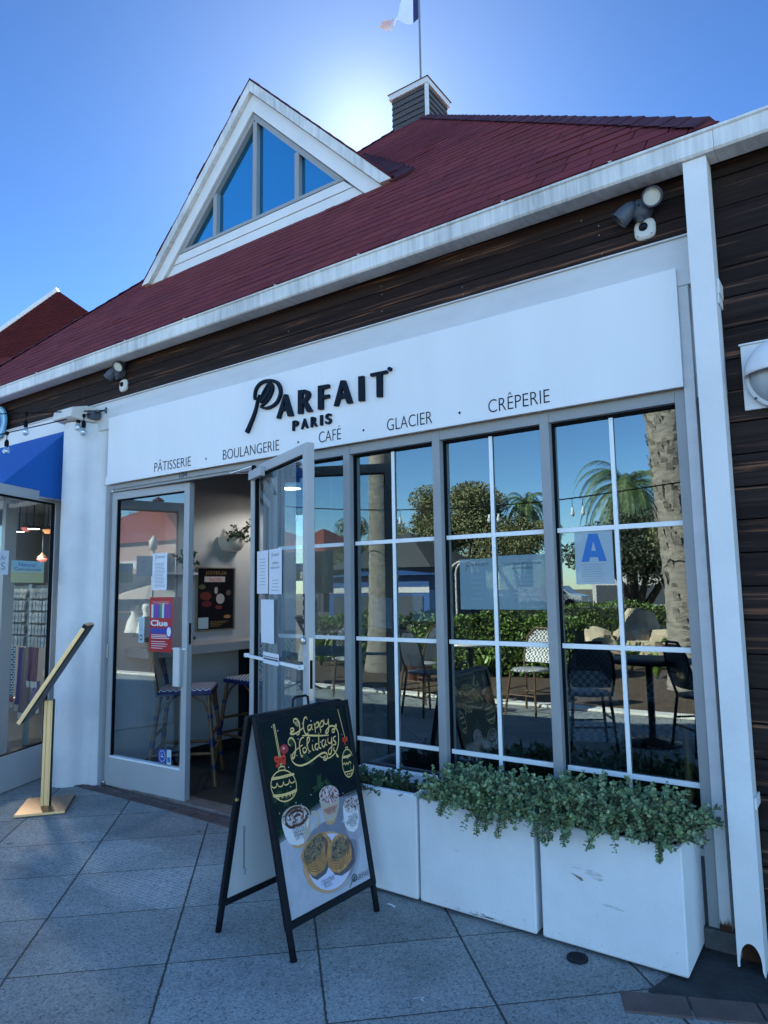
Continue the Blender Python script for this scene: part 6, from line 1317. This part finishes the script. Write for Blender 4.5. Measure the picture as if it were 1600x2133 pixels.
# counter with pastries and dim furniture behind the windows
t = thing('pastry_counter', 'dark pastry counter behind the second and third windows', 'counter', (-2.0, .75, 0)); m = MB(); m.box(-2.5, -1.5, .50, .95, .012, .70, BLACK); m.box(-2.52, -1.48, .48, .97, .7005, .73, mat('counter_wood', (.16, .09, .05), .35)); wb(m, 'body', t, bevel=.004)
def croissant(x, y, z, rz, s, label):
    t = thing('pastry', label, 'pastry', (x, y, z), rz, 'pastries on the counter'); m = MB(); pts, rs = [], []
    for i in range(13): a = -1.2+2.4*i/12; pts.append((.055*s*sin(a), .03*s*(1-cos(a)), .024*s)); rs.append(.006*s+.022*s*cos(a*1.15)**2*(1+.12*(i % 2)))
    m.tube(pts, rs, mat('pastry_brown', (.50, .20, .05), .45, var=.4, vscale=40), n=12); m.build('crust', t)
for i, (x_, y_, rz_, s_, lb) in enumerate(((-2.20, .60, .3, 1.4, 'golden croissant on the dark counter, leftmost of the row'), (-2.02, .58, -.4, 1.5, 'golden croissant second from the left on the dark counter'), (-1.86, .60, .8, 1.3, 'golden croissant third from the left on the dark counter'), (-1.74, .58, -.2, 1.7, 'big round golden pastry at the right end of the counter'))): croissant(x_, y_, .731, rz_, s_, lb)
t = thing('barrier_post', 'brass crowd barrier post behind the rightmost window', 'barrier post', (-.72, .48, 0)); m = MB(); m.lathe([(0, 0), (.15, 0), (.15, .015), (.02, .04), (.019, .90), (.028, .91), (.028, .95), (0, .965)], mat('old_brass', (.45, .30, .12), .35, metal=1), (-.72, .48, .012), n=24); wb(m, 'shaft', t)
def bistro(x, y, rz, label, woven, z=.0, group='woven bistro chairs', canem=None):
    t = thing('bistro_chair', label, 'chair', (0, 0, 0), 0, group); m = MB(); cm = canem or RATTAN
    m.lathe([(0, .445), (.19, .445), (.205, .455), (.19, .468), (0, .468)], woven, (0, 0, 0), n=24); m.build('seat', t)
    for sx_ in (-1, 1):
        for sy_ in (-1, 1): m = MB(); m.tube([(sx_*.19, sy_*.20, 0), (sx_*.15, sy_*.15, .45)], .013, cm, n=8); m.build('leg', t)
    m = MB(); pts = [(-.17, -.14, .45), (-.19, -.19, .62), (-.17, -.23, .80), (-.08, -.25, .90), (.08, -.25, .90), (.17, -.23, .80), (.19, -.19, .62), (.17, -.14, .45)]; m.tube(pts, .012, cm, n=8); m.build('back_frame', t)
    m = MB(); o = []
    rows = [(.16, -.155, .52), (.18, -.19, .62), (.175, -.215, .72), (.15, -.235, .81), (.08, -.248, .885)]
    for (a, b, c), (a2, b2, c2) in zip(rows, rows[1:]):
        for i in range(6):
            f0, f1 = -1+i/3, -1+(i+1)/3; g = lambda A, Bv, C, f: (A*f, Bv-.02*(1-f*f), C)
            m.poly([g(a, b, c, f0), g(a, b, c, f1), g(a2, b2, c2, f1), g(a2, b2, c2, f0)], woven, smooth=True)
    bk = m.build('backrest', t, fix=False)
    m = MB()
    for a, b in (((-.165, -.17, .2), (.165, -.17, .2)), ((-.165, .17, .2), (.165, .17, .2)), ((-.165, -.17, .26), (-.165, .17, .26)), ((.165, -.17, .26), (.165, .17, .26))): m.tube([a, b], .009, cm, n=6)
    m.build('stretcher', t)
    t.location = (x, y, z); t.rotation_euler = (0, 0, rz); return t
DW = checker('woven_dark', (.10, .12, .15), (.012, .014, .02), 44)
ic = bistro(-1.22, .62, R(200), 'dim woven chair with its back to the rightmost window', DW, .012, 'woven chairs inside the cafe', BLACK)
ic2 = copy_tree(ic); ic2.location = (-.95, 1.25, .012); ic2.rotation_euler = (0, 0, R(20)); ic2['label'] = 'dim woven chair farther inside behind the rightmost window'
t = thing('cafe_table', 'small dark round table inside behind the rightmost window', 'table', (-1.05, .92, .012)); m = MB(); m.lathe([(0, .70), (.27, .70), (.27, .725), (0, .725)], BLACK, (-1.05, .92, .012), n=28); wb(m, 'top', t); m = MB(); m.lathe([(0, 0), (.20, 0), (.20, .015), (.025, .04), (.025, .70)], BLACK, (-1.05, .92, .012), n=16); wb(m, 'base', t)

# ================================================================ the plaza across, seen mirrored in the glass
GRP = 'plaza'
def trunk(m, base, h, r0, r1, lean=(0, 0), mt=None, rings=True):
    pts, rs = [], []; n = int(h/.12)
    for i in range(n+1):
        f = i/n; pts.append((base[0]+lean[0]*f*f, base[1]+lean[1]*f*f, base[2]+h*f)); rs.append((r0*(1-f)+r1*f)*(1+(.045 if i % 2 else 0)+.35*math.exp(-f*14)))
    m.tube(pts, rs, mt or TRUNK, n=16); return Vector(pts[-1])
def frond(m, o, az, el, L_, mt, n=24, wl=.42):
    d = Vector((cos(az)*cos(el), sin(az)*cos(el), sin(el))); p = Vector(o); side = Vector((-sin(az), cos(az), 0)); pts = [p.copy()]
    for k in range(n):
        f = k/n; d = (d+Vector((0, 0, (-.17-.12*f)*15/n))).normalized(); p = p+d*L_/n; pts.append(p.copy()); ll = wl*(.25+sin(pi*min(1, f*1.05+.1))*.65)
        for s in (-1, 1):
            for q in range(2):
                b = p-d*L_/n*q*.5; tip = b+side*s*ll*.75+d*ll*.45+Vector((0, 0, -.42*ll+random.uniform(-.05, .05))); wv = d*.018
                m.poly([b-wv, b+wv, tip], mt, random.uniform(.6, 1.4))
    m.tube(pts, [.02*(1-.7*i/n) for i in range(n+1)], mt, n=4, caps=False)
def palm(label, base, h, r0, r1, L_, nf=26, lean=(0, 0), group='palm trees across the plaza', wl=.42):
    t = thing('palm_tree', label, 'palm tree', base, 0, group); m = MB(); top = trunk(m, base, h, r0, r1, lean)
    if base[1] > -10:
        for k in range(int(h*(70 if lean[0] else 8))):
            f = random.random()**.8 if lean[0] else random.uniform(.75, 1); a = random.uniform(0, 2*pi); rr = (r0*(1-f)+r1*f)*1.0; c_ = Vector((base[0]+lean[0]*f*f+rr*cos(a), base[1]+lean[1]*f*f+rr*sin(a), base[2]+h*f)); o_ = Vector((cos(a), sin(a), 0)); tg = Vector((-sin(a), cos(a), 0))
            hh_ = random.uniform(.08, .22); m.poly([c_-tg*.05-o_*.01, c_+tg*.05-o_*.01, c_+tg*.03+o_*.05+Vector((0, 0, hh_)), c_-tg*.03+o_*.05+Vector((0, 0, hh_))], TRUNK)
    wb(m, 'trunk', t)
    m = MB()
    for i in range(nf): frond(m, top, i*2.399+random.uniform(-.2, .2), random.uniform(-.5, 1.25), L_*random.uniform(.85, 1.1), PALML, wl=wl)
    wb(m, 'crown', t, fix=False); return t
palm('tall palm with a thick pale trunk mirrored in the second window', (-6.75, -6.55, 0), 7.2, .25, .20, 2.3)
palm('rough-barked palm mirrored at the right side of the rightmost window', (-1.95, -6.7, 0), 6.6, .23, .34, 2.3, lean=(-.25, 0))
palm('distant feathery palm mirrored in the third window', (-14.1, -30, 0), 5.7, .2, .15, 2.1, 44)
palm('broad feathery palm mirrored in the rightmost window', (-7.7, -25.5, 0), 5.4, .2, .16, 3.0, 60, wl=.6)
def crown(m, blobs, n, size, mt, flat=.7):
    tot = sum(b[3]**3 for b in blobs)
    for (x, y, z, r) in blobs:
        for _ in range(int(n*r**3/tot)):
            v = rv()*r*random.random()**.42; v.z *= flat; p = Vector((x, y, z))+v
            a = rv(); b = a.cross(rv()).normalized()*size*random.uniform(.5, 1.2); a = a*size*random.uniform(.5, 1.2)
            m.poly([p-a, p-b*.6, p+a, p+b*.6], mt, random.uniform(.55, 1.45))
def tree(label, base, h, blobs, n, size, mt=None, cat='tree', group='trees across the plaza'):
    t = thing('tree', label, cat, base, 0, group); m = MB()
    for (x, y, z, r) in blobs[:5]: m.tube([base, (base[0]*.6+x*.4, base[1]*.6+y*.4, h*.45), (x, y, z)], [.18, .12, .04], mat('bark', (.10, .07, .05), .9, var=.4, vscale=8), n=8)
    wb(m, 'trunk', t); m = MB(); crown(m, blobs, n, size, mt or TREEL); wb(m, 'crown', t, fix=False); return t
def blobs(cx, cy, cz, rx, rz, n, r): return [(cx+random.uniform(-1, 1)*rx, cy+random.uniform(-1, 1)*rx*.7, cz+random.uniform(-1, 1)*rz, r*random.uniform(.6, 1.15)) for _ in range(n)]
tree('spreading olive-green tree mirrored between second and third windows', (-17.5, -29, 0), 4, blobs(-17.4, -29, 5.2, 2.3, 1.2, 20, 1.15), 30000, .075)
tree('wide low tree mirrored in the second window', (-21.5, -29, 0), 3.5, blobs(-21.8, -29, 4.1, 2.9, .9, 18, 1.15), 24000, .075)
tree('dark tree mirrored behind the notices in the third window', (-13.6, -28, 0), 3, blobs(-14.2, -28, 3.5, 2.2, .8, 15, 1.0), 18000, .07)
tree('broad dark tree mirrored in the rightmost window behind the rocks', (-7.2, -24, 0), 3, blobs(-6.4, -24, 2.9, 2.6, .8, 16, 1.1), 18000, .07, mat('tree_leaf_dark', (.035, .05, .022), .6, attr=True))
tree('round green tree mirrored beside the rough-barked palm', (-3.2, -20, 0), 3, blobs(-3.4, -20, 2.7, 1.5, .8, 12, 1.0), 12000, .065)
def hedge(label, x0, x1, y0, y1, h, n, mt=None):
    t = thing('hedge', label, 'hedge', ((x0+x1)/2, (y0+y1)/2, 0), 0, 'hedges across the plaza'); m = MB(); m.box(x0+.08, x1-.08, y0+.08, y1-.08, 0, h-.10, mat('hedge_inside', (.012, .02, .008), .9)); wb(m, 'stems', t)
    m = MB()
    for _ in range(n):
        s = random.random(); hh = h*(1+.07*sin(s*17)+.05*sin(s*41))
        p = Vector((x0+(x1-x0)*s, y1-random.random()**2*.2+random.uniform(-.03, .03), random.uniform(.05, hh))) if random.random() < .6 else Vector((x0+(x1-x0)*s, random.uniform(y0, y1), hh+random.uniform(-.08, .04)))
        leafpoly(m, p, rv()+Vector((0, .5, .4)), rv(), random.uniform(.045, .075), .038, mt or HEDGEL, random.uniform(.35, 1.2)*(1+.35*sin(p.x*7.3)*sin(p.z*9+p.x*3)))
    wb(m, 'leaves', t, fix=False)
hedge('bright sunlit hedge mirrored across the third window', -6.4, -3.5, -7.5, -6.7, .84, 9000)
hedge('hedge mirrored left of the pale palm trunk', -12.5, -7.1, -8.0, -7.2, .80, 8000)
hedge('low hedge mirrored behind the rocks', -9.5, -1.0, -16.5, -15.6, .85, 6000)
g = MB(); g.poly([(-60, -19, .012), (9, -19, .012), (9, -4.7, .012), (-60, -4.7, .012)], mat('planting_soil', (.13, .085, .05), .95, var=.5, vscale=6, bump=1, bscale=12)); tag(g.build('garden_bed'), kind='structure')
g = MB(); g.box(-60, 9, -4.7, -4.5, 0, .03, mat('kerb_pale', (.80, .76, .68), .9, var=.2, vscale=5)); tag(g.build('kerb', bevel=.01), kind='structure')
g = MB(); g.poly([(-60, -60, -.005), (30, -60, -.005), (30, -19, -.005), (-60, -19, -.005)], mat('road_asphalt', (.10, .10, .10), .9, var=.3, vscale=2)); tag(g.build('road'), kind='structure')
# small plants in the bed
def grassclump(label, c, n, h):
    t = thing('strap_leaf_plant', label, 'plant', c, 0, 'strap-leaf plants in the bed'); m = MB()
    for _ in range(n):
        a = random.uniform(0, 2*pi); d = Vector((cos(a), sin(a), 0)); l = h*random.uniform(.6, 1.1); p0 = Vector(c); p1 = p0+d*l*.35+Vector((0, 0, l*.7)); p2 = p0+d*l*.75+Vector((0, 0, l*.75)); sdv = Vector((-sin(a), cos(a), 0))*.018
        tn = random.uniform(.6, 1.8); m.poly([p0-sdv, p0+sdv, p1+sdv, p1-sdv], HEDGEL, tn); m.poly([p1-sdv, p1+sdv, p2], HEDGEL, tn)
    wb(m, 'leaves', t, fix=False)
for i, (x_, y_, h_) in enumerate(((-8.2, -6.6, .7), (-5.6, -6.5, .45), (-4.9, -6.55, .4), (-7.5, -6.5, .5), (-3.2, -8.5, .6), (-4.6, -9.5, .7), (-2.6, -7.6, .5), (-10, -6.7, .6))):
    grassclump(['spiky clump mirrored left of the pale palm trunk', 'spiky clump mirrored in front of the sunlit hedge', 'pale spiky clump at the hedge beside the woven chair', 'spiky clump by the foot of the pale palm', 'spiky clump mirrored between hedge and tallest boulder', 'tall spiky clump mirrored left of the boulders', 'low spiky clump mirrored by the rough-barked palm', 'spiky clump mirrored in the first window'][i], (x_, y_, .012), 40, h_)
def rock(c, r, label, sd_):
    random.seed(sd_); bm = bmesh.new(); bmesh.ops.create_icosphere(bm, subdivisions=3, radius=1)
    ph = [random.uniform(0, 6) for _ in range(6)]
    for v in bm.verts:
        k = 1+.16*sin(v.co.x*3+ph[0])+.13*sin(v.co.y*4+ph[1])+.12*sin(v.co.z*5+ph[2])+.09*sin(v.co.x*9+ph[3])*sin(v.co.y*8+ph[4])+.05*sin(v.co.z*14+ph[5]); v.co = Vector((v.co.x*k*r[0], v.co.y*k*r[1], max(-.3, v.co.z)*k*r[2]))
    me = bpy.data.meshes.new('boulder'); bm.to_mesh(me); bm.free(); me.materials.append(ROCK); o = bpy.data.objects.new('boulder', me); COL.objects.link(o); o.location = c; tag(o, label, 'boulder', 'sunlit boulders across the plaza')
for i, (x_, y_, r_, lb) in enumerate(((-3.75, -11.0, (.55, .4, .50), 'tallest tan boulder mirrored in the right window'), (-4.55, -10.8, (.5, .35, .26), 'flat tan boulder mirrored left of the tallest'), (-2.85, -11.0, (.6, .4, .36), 'wide tan boulder mirrored right of the tallest'), (-3.4, -10.2, (.35, .25, .2), 'small tan boulder in front of the tallest'), (-4.1, -10.1, (.3, .2, .15), 'smallest low tan boulder at the front'), (-2.2, -10.9, (.4, .3, .3), 'rightmost tan boulder by the palm'))): rock((x_, y_, .16), (r_[0]*1.15, r_[1]*1.1, r_[2]*1.15), lb, i+3)
random.seed(5)
# buildings across
def bld(label, x0, x1, y0, y1, h, roofh, wall, roof, cup=False, name='shop_building', win=True):
    t = thing(name, label, 'building', ((x0+x1)/2, (y0+y1)/2, 0), 0, 'buildings across the plaza'); m = MB(); m.box(x0, x1, y0, y1, 0, h, wall); wb(m, 'wall', t)
    m = MB(); cxm, cym = (x0+x1)/2, (y0+y1)/2; e = .3; c = [(x0-e, y0-e, h), (x1+e, y0-e, h), (x1+e, y1+e, h), (x0-e, y1+e, h)]
    for i in range(4): m.poly([c[i], c[(i+1) % 4], (cxm, cym, h+roofh)], roof)
    m.poly(c[::-1], roof); rf_ = wb(m, 'roof', t)
    m = MB(); m.box(x0-.02, x1+.02, y1+.001, y1+.03, h*.62, h*.74, BWHITE); m.box(x0+.3, x1-.3, y1+.031, y1+.05, .1, h*.55, BDARK); wb(m, 'shopfront', t)
    if cup: m = MB(); m.box(cxm-.3, cxm+.3, cym-.3, cym+.3, h+roofh-.5, h+roofh+.3, CUPW); c = [(cxm-.4, cym-.4, h+roofh+.3), (cxm+.4, cym-.4, h+roofh+.3), (cxm+.4, cym+.4, h+roofh+.3), (cxm-.4, cym+.4, h+roofh+.3)]; [m.poly([c[i], c[(i+1) % 4], (cxm, cym, h+roofh+.65)], ROOFCAP) for i in range(4)]; wb(m, 'cupola', t)
    return t
bld('pink-walled shop with red roof and cupola mirrored in the left door leaf', -53, -36, -40, -30, 5, 3.6, BWALL, ROOFFAR, True)
bld('dark-walled building with a steep roof mirrored in the second window', -21, -15.5, -28, -22.5, 2.3, 1.9, BDARK, mat('dark_roof', (.05, .055, .06), .9))
bld('low building with blue canopy strip mirrored in the second window', -19.5, -14.3, -22.4, -20.5, 1.9, .3, mat('canopy_blue', (.01, .06, .2), .7), MATS['canopy_blue'])
bld('red-roofed shops mirrored in the first window beside the open door', -33, -27, -36, -29, 3.4, 2.2, BDARK, ROOFFAR)
bld('low cream house with tiled roof far behind the trees', -16, -8, -52, -46, 2.6, 1.2, BWHITE, ROOFFAR)
m = MB()
t = thing('white_fence', 'white board fence mirrored right of the third window notices', 'fence', (-12.4, -27, 0)); m = MB()
for i in range(14): m.box(-13.4+i*.14, -13.4+i*.14+.13, -27, -26.96, 0, 1.35, BWHITE)
wb(m, 'boards', t)
def car(label, x, y, rz, col):
    t = thing('parked_car', label, 'car', (x, y, 0), rz, 'cars parked across the road'); cm_ = mat('car_'+label[:5], col, .3, coat=.5)
    m = MB(); prof = [(-2.1, .35), (-2.15, .75), (-1.5, .92), (-.9, 1.38), (.7, 1.40), (1.3, .95), (2.05, .80), (2.15, .4)]; m.prism(prof, -.85, .85, cm_); m.build('body', t, bevel=.06, seg=3)
    m = MB(); m.prism([(-1.35, .94), (-.85, 1.32), (.65, 1.34), (1.15, .95)], .851, .86, BLACK); m.build('side_window', t)
    for a in (-1.3, 1.3):
        m = MB(); m.lathe([(0, .10), (.2, .1), (.32, .08), (.33, -.1)], GASKET, (a, .80, .33), n=18, ax=(0, 1, 0)); m.build('wheel', t)
car('white parked car mirrored in the third window', -20.5, -36, R(2), (.7, .7, .7)); car('silver parked car mirrored in the third window', -15.5, -37, R(0), (.35, .38, .4))
# lamp post with curved arms
t = thing('street_lamp', 'white street lamp with a looped double arm mirrored in the third window', 'street lamp', (-8.6, -12.5, 0)); m = MB()
for s in (0, .16):
    pts = [(-8.6-s, -12.5, .012), (-8.6-s, -12.5, 1.75)]+[(-8.6-s+.32*(1-cos(a)), -12.5, 1.75+.3*sin(a)) for a in [i*pi/8 for i in range(1, 9)]]; m.tube(pts, .028, BWHITE, n=8)
wb(m, 'pole', t)
t = thing('street_lamp', 'slim pale lamp post mirrored in the closed door leaf', 'street lamp', (-14.9, -9.2, 0)); m = MB(); m.tube([(-14.9, -9.2, 0), (-14.9, -9.2, 2.5)], .035, BWHITE, n=8); m.lathe([(0, 0), (.10, .02), (.12, .25), (.05, .34), (0, .42)], CREAM, (-14.9, -9.2, 2.5), n=12); wb(m, 'pole', t)
t = thing('patio_umbrella', 'beige patio umbrella mirrored in the closed door leaf', 'umbrella', (-18.3, -12.0, 0)); m = MB(); m.lathe([(1.35, 1.18), (.7, 1.42), (0, 1.62)], mat('canvas_beige', (.52, .44, .36), .85), (-18.3, -12, 0), n=8, smooth=False); wb(m, 'canopy', t, fix=False); m = MB(); m.tube([(-18.3, -12, 0), (-18.3, -12, 1.6)], .03, CREAM, n=8); wb(m, 'pole', t)
for i, (x_, c_) in enumerate(((-18.0, (.80, .78, .70)), (-17.45, (.78, .76, .70)), (-16.9, (.70, .74, .62)))):
    t = thing('dress_form', ['cream dress on a stand, first in the mirrored row', 'cream dress on a stand, second in the mirrored row', 'pale green dress on a stand mirrored under the umbrella', 'pink dress on a stand mirrored beside the poster'][i], 'dress', (x_, -11.2, 0), 0, 'dresses on stands'); m = MB(); m.lathe([(.30, .15), (.22, .5), (.10, .72), (.15, .90), (.12, 1.02), (.03, 1.06)], mat('dress_%d' % i, c_, .8), (x_, -11.2, 0), n=14); wb(m, 'dress', t); m = MB(); m.tube([(x_, -11.2, 0), (x_, -11.2, 1.15)], .015, BLACK, n=6); wb(m, 'stand', t)
# sunlit café furniture
b1 = bistro(-3.10, -4.15, R(10), 'sunlit black and white woven chair mirrored in the third window', WOVENB, 0, 'woven bistro chairs on the plaza')
for (x_, y_, rz_, lb) in ((-4.55, -4.2, 95, 'woven chair mirrored beside the mullion of the second window'), (-5.75, -4.25, 140, 'woven chair mirrored near the terracotta pot'), (-7.3, -4.25, 60, 'woven chair mirrored in the first window')):
    c_ = copy_tree(b1); c_.location = (x_, y_, 0); c_.rotation_euler = (0, 0, R(rz_)); c_['label'] = lb
d1_ = copy_tree(ic); d1_.location = (-2.02, -2.85, 0); d1_.rotation_euler = (0, 0, R(150)); d1_['label'] = 'dark woven chair in the shade, mirrored at the left of the rightmost window'; d1_['group'] = 'dark woven chairs outside in the shade'
d2_ = copy_tree(ic); d2_.location = (-1.15, -3.15, 0); d2_.rotation_euler = (0, 0, R(230)); d2_['label'] = 'dark woven chair in the shade, mirrored low at the right of the rightmost window'; d2_['group'] = 'dark woven chairs outside in the shade'
d3_ = copy_tree(ic); d3_.location = (-4.05, -3.5, 0); d3_.rotation_euler = (0, 0, R(200)); d3_['label'] = 'dark woven chair in the shade, mirrored low in the second window'; d3_['group'] = 'dark woven chairs outside in the shade'
t = thing('patio_table', 'dark round patio table in the shade mirrored in the rightmost window', 'table', (-1.60, -3.25, 0)); m = MB(); m.lathe([(0, .70), (.36, .70), (.37, .715), (.36, .73), (0, .73)], BLACK, (-1.60, -3.25, 0), n=32); wb(m, 'top', t); m = MB(); m.lathe([(0, 0), (.24, 0), (.24, .02), (.03, .05), (.03, .70)], BLACK, (-1.60, -3.25, 0), n=16); wb(m, 'base', t)
def rtable(x, y, label):
    t = thing('bistro_table', label, 'table', (x, y, 0), 0, 'round tables on the plaza'); m = MB(); m.lathe([(0, .70), (.34, .70), (.35, .715), (.34, .73), (0, .73)], MARB, (x, y, 0), n=32); wb(m, 'top', t); m = MB(); m.tube([(x, y, 0), (x, y, .70)], .03, BLACK, n=10)
    for a in range(4): m.tube([(x, y, .12), (x+.26*cos(a*pi/2+.7), y+.26*sin(a*pi/2+.7), .012)], .015, BLACK, n=6)
    wb(m, 'base', t)
rtable(-3.85, -4.2, 'pale round table mirrored in the third window'); rtable(-6.5, -4.2, 'pale round table mirrored in the first window')
for (x_, y_, r_, h_, lb) in ((-5.55, -5.75, .22, .42, 'tall terracotta pot mirrored in the second window'), (-2.6, -9.2, .3, .35, 'wide terracotta pot mirrored below the rocks')):
    t = thing('terracotta_pot', lb, 'pot', (x_, y_, 0), 0, 'terracotta pots across the plaza'); m = MB(); m.lathe([(0, 0), (r_*.7, 0), (r_*.95, h_*.85), (r_*1.05, h_*.86), (r_*1.05, h_), (r_*.9, h_), (r_*.85, h_*.8), (0, h_*.8)], TERRA, (x_, y_, .012), n=24); wb(m, 'pot', t); bush(t, (x_, y_, h_), .35, 4, .07, HEDGEL, .8, 12)

# string of bulbs over the plaza, mirrored across the windows
t = thing('string_lights', 'thin black cable with hanging bulbs mirrored across the tops of the trees', 'string lights', (-4, -5.5, 2.5))
pts = [Vector((x_, -5.5, 2.50+.0165*(x_+3.7)**2)) for x_ in [-9+i*.4 for i in range(24)]]
m = MB(); m.tube(pts, .009, GASKET, n=5); wb(m, 'cable', t)
for k in (3, 8, 12, 15, 19):
    for dx_ in (0, .14): m = MB(); q = pts[k]+Vector((dx_, 0, 0)); m.tube([q, q-Vector((0, 0, .12))], .004, GASKET, n=5); m.lathe([(0, -.12), (.016, -.12), (.016, -.16), (.03, -.20), (.02, -.235), (0, -.24)], mat('bulb_pale', (.7, .72, .7), .2), q, n=10); wb(m, 'bulb', t)
